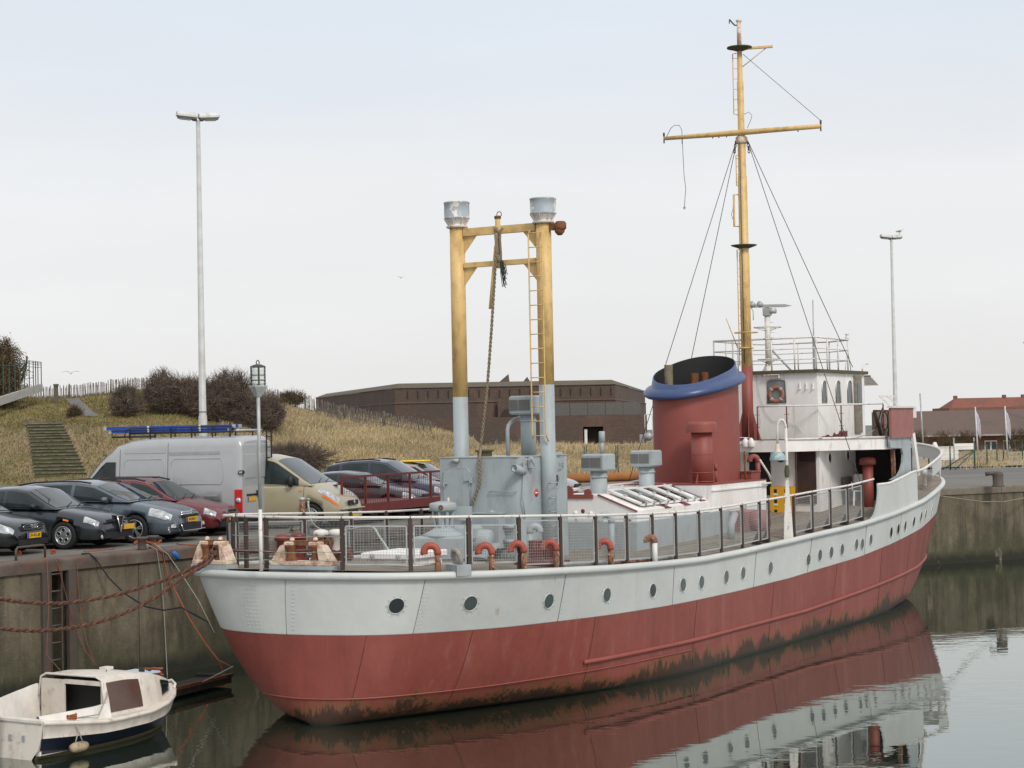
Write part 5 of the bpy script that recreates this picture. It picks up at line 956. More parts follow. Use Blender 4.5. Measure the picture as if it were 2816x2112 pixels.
# cowl on the funnel's side
q = sy(1930, 1340, -1.05); qx = q.x; zt_ = sy(1930, 1158, -1.15).z; zn = sy(1930, 1183, -1.15).z
mb = MB(); mb.tube([(qx, -1.08, zf), (qx, -1.08, zn)], .27, 22); 
for vv in (1250, 1300, 1325): z = sy(1930, vv, -1.2).z; mb.lathe([(.275, z - .012), (.283, z), (.275, z + .012)], 22, T=Tr(qx, -1.08, 0), caps=False)
cw = mb.build('cowl_pipe', 'funnel_paint', fu)
mb = MB(); mb.lathe([(.27, zn - .06), (.395, zn - .06), (.395, zn - .05), (.395, zn + .14), (.392, zn + .155), (.365, zn + .20), (.345, zn + .215), (.33, zn + .22), (0, zn + .225)], 24, T=Tr(qx, -1.08, 0) @ Matrix.Diagonal((1, 1.0, 1, 1)), caps=False); mb.build('cowl_hood', 'funnel_paint', fu)
mb = MB(); [mb.add([(qx + s * .27, -1.08, zf + .3), (qx + s * .42, -1.08, zf + .02), (qx + s * .27, -1.08, zf + .02), (qx + s * .27, -1.06, zf + .3), (qx + s * .42, -1.06, zf + .02), (qx + s * .27, -1.06, zf + .02)], [(0, 1, 2), (5, 4, 3), (0, 3, 4, 1)]) for s in (-1, 1)]; mb.build('cowl_foot', 'funnel_paint', fu)
mb = MB(); q = sy(1969, 1330, -1.1); mb.tube([(q.x, -1.1, zf), (q.x, -1.1, zf + .35)], .03, 8); mb.tube([(q.x, -1.1, zf + .33), (q.x, -1.1, zf + .48)], .045, 8); mb.build('pipe_stub', 'funnel_paint', fu)
# ================================================================ bridge, mast and bow of the ship
wx = sy(2251, 1200, -1.9).x; BZ = sy(2251, 1206, -1.9).z; RZ = sy(2251, 1024, -1.9).z       # after wall of the wheelhouse, boat deck, roof
slab_lo = sy(2251, 1240, -1.95).z
# boat deck
bd = [(wx - 1.1, -1.4), (wx - .15, -2.0), (wx + 1.3, -3.45), (wx + 2.3, -3.5), (wx + 2.9, -3.4), (wx + 4.6, -1.6), (wx + 4.6, 1.6), (wx + 2.9, 3.4), (wx + 1.3, 3.45), (wx - .15, 2.0), (wx - 1.1, 1.4)]
mb = MB(); mb.prism(bd, slab_lo, BZ - .02); boat_deck = mb.build('boat_deck', 'white_paint', SHIP)
mb = MB(); mb.prism([(x + .02 * (1 if x > wx else -1) * 0, y * .985) for x, y in bd], BZ - .02, BZ); mb.build('deck_cover', 'moss_plate', boat_deck)
mb = MB(); mb.tube([(wx - 1.1, -1.4, BZ), (wx - .15, -2.02, BZ), (wx + 1.3, -3.47, BZ)], .035, 6); mb.build('edge_moulding', 'rail_white', boat_deck)
# lower cabin
cb = 2.3
mb = MB(); x0, x1, yh = wx, wx + 5.2, 1.9
mb.box(((x0 + x1) / 2, 0, (cb + slab_lo) / 2), (x1 - x0, 2 * yh, slab_lo - cb)); cabin = mb.build('deck_cabin', 'white_paint', SHIP)
def aw(u, v): return sx(u, v, wx)
def panel_on_aft(u0, u1, v0, v1, name, mat, par, d=.02, x=None):
    a, b = sx(u0, v0, wx), sx(u1, v1, wx); mb = MB(); mb.box((wx - d / 2 + .002, (a.y + b.y) / 2, (a.z + b.z) / 2), (d, abs(a.y - b.y), abs(a.z - b.z))); return mb.build(name, mat, par)
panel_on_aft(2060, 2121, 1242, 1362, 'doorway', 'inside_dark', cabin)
bd_ = panel_on_aft(2192, 2247, 1241, 1385, 'door', 'door_brown', cabin, .05)
panel_on_aft(2200, 2245, 1243, 1268, 'window', 'glass_dark', bd_, .07)
panel_on_aft(2188, 2192, 1240, 1388, 'door_frame', 'red_board', cabin, .06)
q = aw(2148, 1257); round_window(wx - .004, q.y, q.z, .13, 'x', cabin, 'glass_dark', 'iron_dark')
for u, v in ((2281, 1259), (2331, 1253)): q = sy(u, v, -1.9); round_window(q.x, -1.904, q.z, .15, 'y', cabin, 'glass_dark', 'white_paint')
mb = MB(); q = aw(2052, 1262); mb.add([(wx - .9, q.y + .2, slab_lo), (wx - .9, q.y - .35, slab_lo), (wx - .9, q.y + .2, slab_lo - .5), (wx - .86, q.y + .2, slab_lo), (wx - .86, q.y - .35, slab_lo), (wx - .86, q.y + .2, slab_lo - .5)], [(0, 1, 2), (5, 4, 3), (0, 3, 4, 1), (1, 4, 5, 2), (2, 5, 3, 0)]); mb.build('bracket', 'white_paint', boat_deck)
# near-black sheet stands in for shade under the bridge wing, ahead of the cabin
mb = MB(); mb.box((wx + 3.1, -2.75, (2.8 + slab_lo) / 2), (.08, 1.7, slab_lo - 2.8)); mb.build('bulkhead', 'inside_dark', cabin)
# wheelhouse
wl = 4.9; whp = [(wx, -1.9), (wx + wl - .9, -1.9), (wx + wl, -1.15), (wx + wl + .1, 0), (wx + wl, 1.15), (wx + wl - .9, 1.9), (wx, 1.9)]
mb = MB(); mb.prism(whp, BZ, RZ); wh = mb.build('wheelhouse', 'white_paint', SHIP)
mb = MB(); mb.prism([(wx - .12, -2.0), (wx + wl - .8, -2.0), (wx + wl + .25, -1.2), (wx + wl + .35, 0), (wx + wl + .25, 1.2), (wx + wl - .8, 2.0), (wx - .12, 2.0)], RZ, RZ + .09); roof = mb.build('wheelhouse_roof', 'moss_plate', SHIP)
# after window with rounded head
def arch_win(c0, c1, z0, z1, axis, par, name='window', glass='glass_green', fr='galvanised', rise=.06):
    n = 8; pts = [(c0, z0), (c1, z0)] + [((c0 + c1) / 2 + (c1 - c0) / 2 * math.cos(math.pi * k / n), z1 - rise + rise * math.sin(math.pi * k / n)) for k in range(n + 1)]
    def P(c, z, d): return (wx - d, c, z) if axis == 'x' else (c, -1.9 - d, z)
    m = len(pts); mb = MB(); mb.tube([P(c, z, .012) for c, z in pts], .022, 6, closed=True); f = mb.build(name, fr, par)
    mb = MB(); mb.add([P(c, z, .006) for c, z in pts], [tuple(range(m)) if axis == 'y' else tuple(range(m))[::-1]]); mb.build('window_pane', glass, f); return f
a, b = aw(2110, 1044), aw(2162, 1107); M('pane_pale', (.21, .23, .225), .15, spec=.7)
lw = arch_win(a.y, b.y, b.z, a.z, 'x', wh, glass='pane_pale')
for u in (2266, 2304, 2336): a, b = sy(u - 7, 1045, -1.9), sy(u + 7, 1107, -1.9); arch_win(a.x, b.x, b.z, a.z, 'y', wh, rise=.13, fr='white_paint')
a, b = sy(2346, 1033, -1.9), sy(2368, 1190, -1.9); mb = MB(); mb.box(((a.x + b.x) / 2, -1.93, (a.z + b.z) / 2), (b.x - a.x, .06, a.z - b.z)); wd = mb.build('wheelhouse_door', 'wood_grey', wh)
mb = MB(); mb.box(((a.x + b.x) / 2 + .03, -1.965, a.z - .55), ((b.x - a.x) * .5, .02, .65)); mb.build('door_window', 'glass_green', wd)
a, b = sy(2385, 1020, -1.9), sy(2405, 1045, -1.9); mb = MB(); mb.add([(a.x, -2.0, RZ - .02), (a.x + .75, -2.0, RZ - .28), (a.x + .75, -.6, RZ - .28), (a.x, -.6, RZ - .02), (a.x, -2.0, RZ - .06), (a.x + .72, -2.0, RZ - .32), (a.x + .72, -.6, RZ - .32), (a.x, -.6, RZ - .06)], [(0, 1, 2, 3), (7, 6, 5, 4), (0, 4, 5, 1), (1, 5, 6, 2)]); mb.build('visor', 'white_paint', wh)
mb = MB(); a, b = aw(2105, 1024), aw(2145, 1026); mb.box((wx - .08, (a.y + b.y) / 2, RZ - .03), (.16, abs(a.y - b.y), .02)); [mb.box((wx - .06, c.y, RZ - .08), (.10, .02, .1)) for c in (a, b)]; mb.build('rain_hood', 'white_paint', wh)
for u in (2200, 2218, 2236): q = aw(u, 1060); mb = MB(); mb.box((wx - .02, q.y, q.z), (.04, .025, .16)); mb.box((wx - .04, q.y, q.z - .09), (.06, .04, .04)); mb.build('hook', 'white_paint', wh)
# primer showing along the foot of the side wall
mb = MB(); rnd = random.Random(3); x0 = wx + .15; pts = []
for k in range(15): pts.append((x0 + k * .16, BZ + .03 + .010 * k + rnd.uniform(-.04, .08)))
mb.add([(x, -1.906, BZ) for x, z in pts] + [(x, -1.906, z) for x, z in pts], [(i, i + 1, i + 16, i + 15) for i in range(14)]); mb.build('primer_patch', 'red_board', wh)
# boat deck rail
z_t = aw(2200, 1116).z; yL = sx(2088, 1200, wx - .9).y
pts = [(wx - 1.0, yL, z_t), (wx - 1.0, -1.35, z_t), (wx - .12, -2.0, z_t), (wx + 1.28, -3.38, z_t + .02)]
mb = MB(); mb.tube(pts, .024, 6); rl = mb.build('bridge_rail', 'rail_white', boat_deck)
for p in ((wx - 1.0, yL), (wx - 1.0, -1.35), (wx + .35, -2.46), (wx + 1.28, -3.38)): mb = MB(); mb.tube([(*p, BZ - .02), (*p, z_t)], .02, 6); [mb.bar((p[0] - .05, p[1] + .05, BZ + f), (p[0] + .05, p[1] - .05, BZ + f), .015, .015) for f in (.35, .7)]; mb.build('bridge_stanchion', 'red_board', boat_deck)
# bridge wing: red panel, grey pillar plating, cream edge
mb = MB(); P0 = sy(2447, 1122, -3.62); P1 = sy(2508, 1112, -3.62); P2 = sy(2450, 1205, -3.62); yy = -3.62
mb.box(((P0.x + P1.x) / 2, yy, (P0.z + P2.z) / 2), (P1.x - P0.x, .07, P0.z - P2.z)); wing = mb.build('wing_panel', 'funnel_paint', SHIP); wing.data.materials.clear()
M('panel_red', (.30, .115, .105), .6, c2=(.24, .09, .08), amt=.4, ps=1.5, edge=.3); wing.data.materials.append(MATS['panel_red'])
mb = MB(); mb.box(((P0.x + P1.x) / 2, yy - .01, P0.z + .03), (P1.x - P0.x + .1, .16, .05)); mb.box((P1.x + .12, yy, P0.z - .14), (.3, .08, .3)); mb.build('wing_capping', 'rail_white', wing)
mb = MB(); [mb.bar(Vector((P0.x + a_, yy, P0.z + .02)), Vector((P0.x + a_ - .15, yy + .3, P0.z + .34)), .05, .05) for a_ in (.2, .9)]; mb.bar((P0.x + .05, yy + .3, P0.z + .34), (P0.x + 1.3, yy + .3, P0.z + .34), .05, .04); mb.build('wing_bracket', 'rail_white', wing)
zbt = lambda x: float(np.interp(x, [20.4, 22.5, 24.2, 27.7, 30.6], [zd(20.4) + .82, zd(22.5) + .9, zd(24.2) + .86, 4.3, 4.7]))
# plating between bulwark and wing, with the big rounded opening on its after side
zb0 = P2.z
left = [(sy(u, v, yy).x, sy(u, v, yy).z) for u, v in ((2450, 1200), (2450, 1216), (2452, 1231), (2483, 1233), (2487, 1250), (2486, 1272), (2481, 1292), (2472, 1308), (2452, 1320))]
right = [(sy(u, v, yy).x, sy(u, v, yy).z) for u, v in ((2506, 1200), (2507, 1216), (2508, 1228), (2508, 1233), (2511, 1250), (2514, 1272), (2518, 1290), (2522, 1300), (2526, 1306))]
mb = MB(); rws = [[(x, yy + .03, z) for x, z in left], [(x, yy + .03, z) for x, z in right]]; mb.grid(rws, 0, False); rw2 = [[(x, yy + .09, z) for x, z in left], [(x, yy + .09, z) for x, z in right]]; mb.grid(rw2, 0, False); mb.grid([rws[0], rw2[0]], 0, False); mb.grid([rws[1], rw2[1]], 0, False); pil = mb.build('wing_plating', 'grey_paint', SHIP)
mb = MB(); mb.bar((right[0][0] + .08, yy - .02, zb0 + .1), (right[-1][0] - .1, yy - .02, right[-1][1]), .20, .08, up=(0, 1, 0)); mb.build('wing_strut', 'white_paint', pil)
mb = MB(); q = sy(2455, 1250, -3.4); mb.bar((q.x, -3.4, slab_lo), (q.x + .1, -3.4, 3.1), .10, .10); mb.build('rusty_stanchion', 'pipe_rusty', pil)
# bulwark forward (starboard): solid, rounded after end, ending before the open bow part
ib0, ib0b, ib1 = idx_at(2392), idx_at(2415), idx_at(2522); mb = MB(); rows = []
for i, f in [(ib0 + (ib0b - ib0) * math.sin(R(a)), 1 - math.cos(R(a))) for a in range(0, 91, 9)] + [(ib0b + (ib1 - ib0b) * k / 16, 1) for k in range(1, 17)]:
    x = hull_pt(i, 3)[0]; h = .02 + (zbt(x) - top_z(i) - .02) * f; rows.append([hull_pt(i, top_z(i), .02) + Vector((0, 0, h * j / 3)) for j in range(4)])
inn = [[p + Vector((0, .05, 0)) for p in r_] for r_ in rows]
mb.grid(rows, 0, True); mb.grid(inn, 0, True); mb.grid([[r_[-1] for r_ in rows], [r_[-1] for r_ in inn]], 0, False); bul = mb.build('bulwark', 'hull_grey', SHIP)
mb = MB(); mb.tube([r_[-1] + Vector((0, .02, .01)) for r_ in rows[10:]], .04, 8); mb.build('bulwark_capping', 'rail_white', bul); mb = MB(); mb.tube([r_[-1] + Vector((0, .02, .0)) for r_ in rows[:11]], .03, 6); mb.build('bulwark_edge', 'grey_paint', bul)
# rail of the open part, round the bow, to the port bulwark
ii = list(np.arange(ib1, NH - 1, .5)); mb = MB(); pts = [hull_pt(i, top_z(i), -.0) + Vector((0, 0, zbt(hull_pt(i, 3)[0]) - top_z(i))) for i in ii]; mb.tube(pts, .04, 8); mb.build('bow_rail', 'rail_white', SHIP)
mb = MB(); rows = []
for i in np.arange(0, 26, .5): h = zbt(hull_pt(i, 3)[0]) - top_z(i) + .28; rows.append([hull_pt(i, top_z(i), 0) + Vector((0, 0, h * j / 2)) for j in range(3)])
inn = [[p + Vector((0, -.05, 0)) for p in r_] for r_ in rows]; mb.grid(rows, 0, True); mb.grid(inn, 0, True); mb.grid([[r_[-1] for r_ in rows], [r_[-1] for r_ in inn]], 0, False); pb_ = mb.build('bulwark', 'white_paint', SHIP)
mb = MB(); mb.tube([r_[-1] for r_ in rows], .045, 8); mb.build('bulwark_capping', 'rail_white', pb_)
for k in range(2, 50, 4):
    a = inn[k][2]; b = inn[k][0]; mb = MB(); mb.add([a, b, b + Vector((-.15, -.28, .03)), a + Vector((0, 0, -.02)) + Vector((.03, 0, 0)), b + Vector((.03, 0, 0)), b + Vector((-.12, -.28, .03))], [(0, 1, 2), (5, 4, 3), (0, 2, 5, 3)]); mb.build('bulwark_rib', 'cream_rust', pb_)
# plate at the very bow and its mesh
mb = MB(); rows = []
for i in np.arange(idx_at(2566), NH - 1, .5): zt_ = zbt(hull_pt(i, 3)[0]); rows.append([hull_pt(i, top_z(i), 0) + Vector((0, 0, zt_ - top_z(i) - f)) for f in (.42, .2, 0)])
mb.grid(rows, 0, True); mb.build('bow_plate', 'hull_grey', SHIP)
i = idx_at(2585); mb = MB(); mb.tube([hull_pt(i, top_z(i), 0), hull_pt(i, top_z(i), 0) + Vector((0, 0, zbt(27.5) - top_z(i)))], .035, 8); mb.build('bow_stanchion', 'rail_white', SHIP)
q = sy(2545, 1370, -2.9); mb = MB(); mb.lathe([(.05, 0), (.05, .32), (.085, .33), (.085, .5), (0, .52)], 12, T=Tr(q.x, q.y, deck_z(q.x, q.y)), caps=False); mb.build('vent_pipe', 'rail_white', SHIP)
q = sy(2573, 1300, -2.0); mb = MB(); mb.lathe([(.11, 0), (.12, .5), (.10, .75), (.05, .85), (0, .86)], 12, T=Tr(q.x, q.y, deck_z(q.x, q.y)), caps=False); mb.build('mooring_post', 'rail_white', SHIP)
mb = MB(); mb.box((25.6, .3, zd(25.6) + .5), (.9, 1.3, .9), bevel=.08); mb.lathe([(.3, -.6), (.3, .6)], 14, T=Tr(26.1, .3, zd(26) + .6) @ Matrix.Rotation(R(90), 4, 'X')); mb.build('windlass', 'cream_rust', SHIP)
# red ventilator ahead of the bridge and the dark tank beside it
q = dk(2392, 1440); q = sy(2390, 1440, -2.75); zt_ = sy(2390, 1257, -2.75).z; zh = sy(2390, 1276, -2.75).z
mb = MB(); mb.tube([(q.x, -2.75, 2.7), (q.x, -2.75, zh)], .155, 18); rv = mb.build('red_ventilator', 'funnel_paint', SHIP); mb = MB(); mb.lathe([(.15, zh - .02), (.235, zh - .02), (.24, zh + .10), (.20, zt_ - .02), (.1, zt_), (0, zt_)], 20, T=Tr(q.x, -2.75, 0), caps=False); mb.build('ventilator_head', 'funnel_paint', rv)
# red housing with round grille by the casing
q = sy(2072, 1433, -2.05); T = Tr(q.x, -1.75, q.z)
mb = MB(); mb.box((0, -.05, 0), (1.1, .5, .55), T=T, bevel=.03); mb.lathe([(.26, -.36), (.29, -.33), (.29, 0)], 20, T=T @ Matrix.Rotation(R(90), 4, 'X') @ Tr(0, 0, .66)); gh = mb.build('fan_housing', 'panel_red', SHIP)
mb = MB(); mb.torus(.20, .03, 20, 6, T=T @ Tr(0, -.38, 0) @ Matrix.Rotation(R(90), 4, 'X')); [mb.bar(T @ Vector((x, -.38, -.18)), T @ Vector((x, -.38, .18)), .03, .02) for x in (-.13, -.06, 0, .06, .13)]; mb.build('grille', 'cream_rust', gh)
q = sy(1700, 1500, -2.1); gooseneck((q.x - .5, -2.2, deck_z(q.x, -2.2)), .95, .07, .13, IML, 'grey_paint', 'grey_paint'); gooseneck((q.x - 3.3, -1.75, deck_z(q.x - 3, -1.75)), .75, .07, .1, IMR, 'grey_paint', 'grey_paint')
q = sy(2020, 1478, -2.5); mb = MB(); mb.tube([(q.x, -2.4, deck_z(q.x, -2.4)), (q.x + .05, -2.4, deck_z(q.x, -2.4) + .35), (q.x + .3, -2.4, deck_z(q.x, -2.4) + .6)], .09, 10); mb.build('vent_pipe', 'grey_paint', SHIP)
# white lamp standard at the rail
i = idx_at(2186); e = inset(i, .16, top_z(i)); T = Tr(e.x, e.y, e.z - .04, R(25)); zt_ = sx(2176, 1150, e.x).z
mb = MB(); rows = [[(x * w, y * w, z) for x, y in ((.5, .5), (-.5, .5), (-.5, -.5), (.5, -.5))] for z, w in ((0, .23), (.02, .23), (.5, .19), (1.02, .11), (1.45, .075))]; mb.grid(rows, 0, False, True, T=T); mb.add([rows[-1][k] for k in range(4)], [(0, 1, 2, 3)], T=T); sd = mb.build('lamp_standard', 'rail_white', SHIP)
hz = zt_ - (e.z - .04); mb = MB(); mb.tube([T @ Vector((0, 0, 1.2)), T @ Vector((0, 0, hz - .25))], .038, 10)
T2 = Tr(e.x, e.y, e.z - .04); pts = [T2 @ Vector((0, 0, hz - .3))] + [T2 @ (Vector((0, 0, hz - .25)) + IML * (.105 - .105 * math.cos(R(a))) + Vector((0, 0, .22 * math.sin(R(a))))) for a in range(0, 181, 18)] + [T2 @ (Vector((0, 0, hz - .62)) + IML * .215)]; mb.tube(pts, .030, 10); mb.build('lamp_arm', 'rail_white', sd)
mb = MB(); mb.lathe([(.03, 1.5), (.055, 1.55), (.065, 1.68), (.04, 1.8), (.03, 1.9)], 10, T=T2, caps=False); mb.build('joint', 'moss_plate', sd)
M('shade_blue', (.20, .30, .32), .45, c2=(.45, .50, .48), amt=.35, ps=6)
TL = T2 @ Matrix.Translation(Vector((0, 0, hz - .62)) + IML * .215); mb = MB(); mb.lathe([(.04, .0), (.055, -.03), (.06, -.14), (.09, -.20), (.10, -.24)], 14, T=TL, caps=False); mb.build('lamp_holder', 'cream_rust', sd)
mb = MB(); mb.lathe([(.10, -.20), (.16, -.25), (.195, -.34), (.20, -.40), (.205, -.41), (.19, -.40), (.15, -.27), (.05, -.22)], 20, T=TL, caps=False); mb.build('lamp_shade', 'shade_blue', sd)
# ---------------------------------------------------------------- main mast
mq = sy(2058, 1203, -.15); mx_, my_ = wx - .62, sx(2058, 1203, wx - .62).y
def mz(v, u=2045): return sx(u, v, mx_).z
z_red, z_top, z_yard = mz(1008, 2056), mz(58, 2030), mz(363, 2040)
mb = MB(); mb.tube([(mx_, my_, BZ - .05), (mx_, my_, z_red)], [.165, .155], 18)
for a in (.4, 2.0, 3.6, 5.2): d = Vector((math.cos(a), math.sin(a), 0)); c = Vector((mx_, my_, BZ)); nn = Vector((-d.y, d.x, 0)) * .01; q = [c + d * .14, c + d * .36, c + d * .14 + Vector((0, 0, .85))]; mb.add([p - nn for p in q] + [p + nn for p in q], [(0, 1, 2), (5, 4, 3), (0, 3, 4, 1), (1, 4, 5, 2), (2, 5, 3, 0)])
mast = mb.build('mast', 'funnel_paint', SHIP)
prof = [(z_red, .150), (mz(700), .148), (mz(698), .135), (mz(485), .132), (mz(483), .118), (z_yard + .05, .11), (z_yard + .1, .095), (mz(225), .095), (mz(222), .078), (mz(130), .072)]
mb = MB(); mb.tube([(mx_, my_, z) for z, r in prof], [r for z, r in prof], 16); mb.build('mast_upper', 'ochre', mast)
mb = MB(); mb.tube([(mx_, my_, mz(130)), (mx_, my_, z_top)], [.066, .06], 12); mb.lathe([(.06, z_top - .05), (.085, z_top), (.085, z_top + .03), (0, z_top + .04)], 12, T=Tr(mx_, my_, 0), caps=False); mb.build('topmast', 'cream_rust', mast)
up = Vector((0, 0, 1)); c = Vector((mx_, my_, 0))
mb = MB(); zt_ = z_top - .12; mb.tube([c + up * zt_, c + up * zt_ + IML * .12, c + up * (zt_ + .17) + IML * .27], .022, 6); mb.tube([c + up * (zt_ + .17) + IML * .27, c + up * (zt_ + .05) + IML * .27], .015, 5); mb.build('masthead_hook', 'iron_dark', mast)
zpl = mz(131); mb = MB(); mb.lathe([(.05, -.10), (.30, -.01), (.36, .0), (.36, .03), (0, .04)], 20, T=Tr(mx_, my_, zpl), caps=False); mb.build('top_platform', 'moss_plate', mast)
e = c + up * (zpl + .03) + IMR * .95; mb = MB(); mb.bar(c + up * (zpl - .02), e, .10, .06); mb.tube([c + up * mz(183) + IMR * .07, c + up * (zpl - .02) + IMR * .75], .014, 6); mb.build('bracket_arm', 'ochre', mast)
zp2 = mz(676); mb = MB(); mb.lathe([(.14, -.08), (.36, .0), (.38, .02), (.14, .03)], 20, T=Tr(mx_, my_, zp2), caps=False); mb.build('lower_platform', 'moss_plate', mast)
# yard
yl = sx(1826, 381, mx_ - .12); yr_ = sx(2257, 347, mx_ - .12); YA = Vector((mx_ - .12, yl.y, yl.z)); YB = Vector((mx_ - .12, yr_.y, yr_.z))
mb = MB(); mb.tube([YA, YA.lerp(YB, .25), YA.lerp(YB, .5), YA.lerp(YB, .75), YB], [.055, .07, .085, .07, .065], 12); yd = mb.build('yard', 'ochre', mast)
for P in (YA, YB): mb = MB(); mb.tube([P - Vector((0, .0, .14)), P + Vector((0, 0, .12))], .02, 6); mb.lathe([(.03, -.05), (.03, .05)], 8, T=Matrix.Translation(P + Vector((0, 0, .12)))); mb.build('yard_eye', 'iron_dark', yd)
for f in (.12, .41, .32, .36, .86): P = YA.lerp(YB, f); mb = MB(); mb.tube([P - up * .06, P - up * (.20 if f == .12 else .11)], .016, 5); mb.build('hook', 'iron_dark', yd)
mb = MB(); mb.lathe([(.13, -.12), (.17, -.08), (.17, .06), (.13, .1)], 16, T=Tr(mx_, my_, z_yard - .22)); mb.build('mast_band', 'cream_rust', mast)
# standing wires
def wire(P, Q, r=.011, par=mast, name='stay', drop=0): mb = MB(); mb.tube(sag(P, Q, drop, 8) if drop else [P, Q], r, 5); return mb.build(name, 'wire_dark', par)
zs = z_yard - .28; HB = Vector((mx_, my_, zs))
e1 = sy(1728, 1327, 2.2); e2 = sy(1895, 1010, 1.2); e2 = sy(1893, 1010, 1.8)
for P, Q in ((HB + IML * .16, e1), (HB + IML * .14, HB + IML * .14 + (sy(1905, 968, 1.9) - (HB + IML * .14)) * 1.35), (HB + IMR * .18, sy(2366, 1326, -3.55)), (HB + IMR * .19, sx(2345, 1010, wx + 1.6))): wire(P, Q)
for s_, P in ((-1, IML), (1, IMR)):
    for k in range(4): T = Matrix.Translation(HB + P * (.17 + k * .012) - up * (.02 + k * .085)) @ Matrix.Rotation(R(90 * (k % 2)), 4, 'Z') @ Matrix.Rotation(R(90), 4, 'X'); mb = MB(); mb.torus(.04, .014, 10, 5, T=T @ Matrix.Diagonal((.8, 1.2, 1, 1))); mb.build('chain_link', 'iron_dark', mast)
wire(c + up * mz(148) + IMR * .1, YB + up * .16, .008)
mb = MB(); mb.tube([c + up * (z_yard - .3) - Vector((.14, 0, 0)), c + up * mz(1000) - Vector((.16, 0, 0))], .012, 5); mb.build('halyard', 'wire_dark', mast)
# loose wire hanging from the yard's outer end
q = [sx(u, v, mx_ - .14) for u, v in ((1832, 378), (1845, 352), (1856, 344), (1868, 345), (1875, 358), (1877, 400), (1881, 480), (1886, 520), (1884, 540), (1882, 572))]; mb = MB(); mb.tube(q, .009, 5); mb.torus(.03, .01, 8, 4, T=Matrix.Translation(q[-1]) @ Matrix.Rotation(R(90), 4, 'Y')); mb.build('loose_wire', 'wire_dark', yd)
q = [sx(u, v, mx_ - .14) for u, v in ((2046, 314), (2060, 308), (2068, 318), (2064, 332), (2055, 352))]; mb = MB(); mb.tube(q, .008, 5); mb.build('loose_wire', 'wire_dark', mast)
# mast ladder in three lengths
def mast_ladder(v0, v1, du, n):
    z0, z1 = mz(v0), mz(v1); o = IML * du; mb = MB(); mb.tube([c + o * .45 + up * z0, c + o + up * (z0 + .02), c + o + up * (z1 - .02), c + o * .45 + up * z1], .016, 5); mb.build('mast_ladder_rail', 'ochre', mast)
    for k in range(n): z = z0 + (z1 - z0) * (k + .5) / n; mb = MB(); mb.tube([c + up * z, c + o + up * z], .009, 4); mb.build('rung', 'ochre', mast)
mast_ladder(315, 145, .20, 6); mast_ladder(512, 425, .17, 4); mast_ladder(1008, 685, .20, 15)
mb = MB(); z0, z1 = mz(622), mz(535); o = IML * .26; mb.tube([c + up * z0, c + o + up * z0, c + o + up * z1, c + up * z1], .03, 6); mb.build('mast_bracket', 'ochre', mast)
mb = MB(); mb.tube([c + o * 1.15 + up * (z0 + .2), c + o * 1.3 + up * (z0 + .35), c + o * 1.1 + up * (z0 + .5), c + o * 1.05 + up * z1], .008, 4); mb.build('loose_wire', 'wire_dark', mast)
zk = mz(958); mb = MB(); 
for s_ in (-.2, .2): mb.tube([c + up * zk + Vector((-.14, s_, 0)), c + up * (mz(875)) + Vector((-.25, s_ * 1.6, 0)) + IML * .16], .014, 5)
mb.torus(.34, .012, 18, 4, T=Tr(mx_, my_, mz(915))); mb.lathe([(.14, -.02), (.22, -.01), (.22, .02), (.14, .03)], 14, T=Tr(mx_, my_, zk), caps=False); mb.build('mast_cage', 'ochre', mast)
mb = MB(); q = c + up * mz(838) + IMR * .22; mb.tube([q - up * .45, q - up * .2, q - IMR * .1], .012, 5); [mb.lathe([(.03, -.08), (.085, -.05), (.085, .05), (.05, .08)], 12, T=Matrix.Translation(q + IMR * s_) @ Matrix.Rotation(R(-70), 4, 'Y')) for s_ in (-.02, .2)]; mb.build('mast_lamps', 'galvanised', mast)
# ---------------------------------------------------------------- on the wheelhouse roof
zr0 = RZ + .09; zr1 = sx(2200, 930, wx).z; zr1 = sx(2250, 927, wx + .3).z
y0_, y1_ = 1.30, -1.85; xf = wx + wl - 1.4
loop = [(wx + .1, y0_), (wx + .1, y1_), (xf - .7, y1_), (xf, -1.0), (xf, 1.0), (xf - .7, y0_), (wx + .1, y0_)]
for f, r in ((1, .028), (.66, .017), (.33, .017)): mb = MB(); mb.tube([(x, y, zr0 + (zr1 - zr0) * f) for x, y in loop], r, 6); mb.build('roof_rail', 'rail_white', roof)
spots = [(wx + .1, y) for y in (1.30, .7, .1, -.5, -1.2, -1.85)] + [(wx + 1.0, y1_), (wx + 1.9, y1_), (xf, -1.0), (xf, 0), (xf, 1.0), (wx + 1.0, y0_), (wx + 1.9, y0_)]
for x, y in spots: mb = MB(); mb.tube([(x, y, zr0 - .02), (x, y, zr1)], .022, 6); mb.build('roof_stanchion', 'rail_white', roof)
q = sx(2113, 1000, wx + 1.3); rx, ry = wx + 1.3, q.y
def rz(v): return sx(2113, v, rx).z
mb = MB(); mb.lathe([(.22, 0), (.075, .26)], 4, T=Tr(rx, ry, zr0), smooth=False); mb.tube([(rx, ry, zr0 + .2), (rx, ry, rz(868))], .085, 14); rp_ = mb.build('radar_mast', 'rail_white', roof)
for vv, rr_ in ((900, .40), (988, .30)): mb = MB(); mb.torus(rr_, .016, 20, 5, T=Tr(rx, ry, rz(vv))); [mb.tube([(rx + .08 * math.cos(a), ry + .08 * math.sin(a), rz(vv) - .1), (rx + rr_ * math.cos(a), ry + rr_ * math.sin(a), rz(vv))], .012, 5) for a in (0, 1.57, 3.14, 4.7)]; mb.build('radar_platform', 'rail_white', rp_)
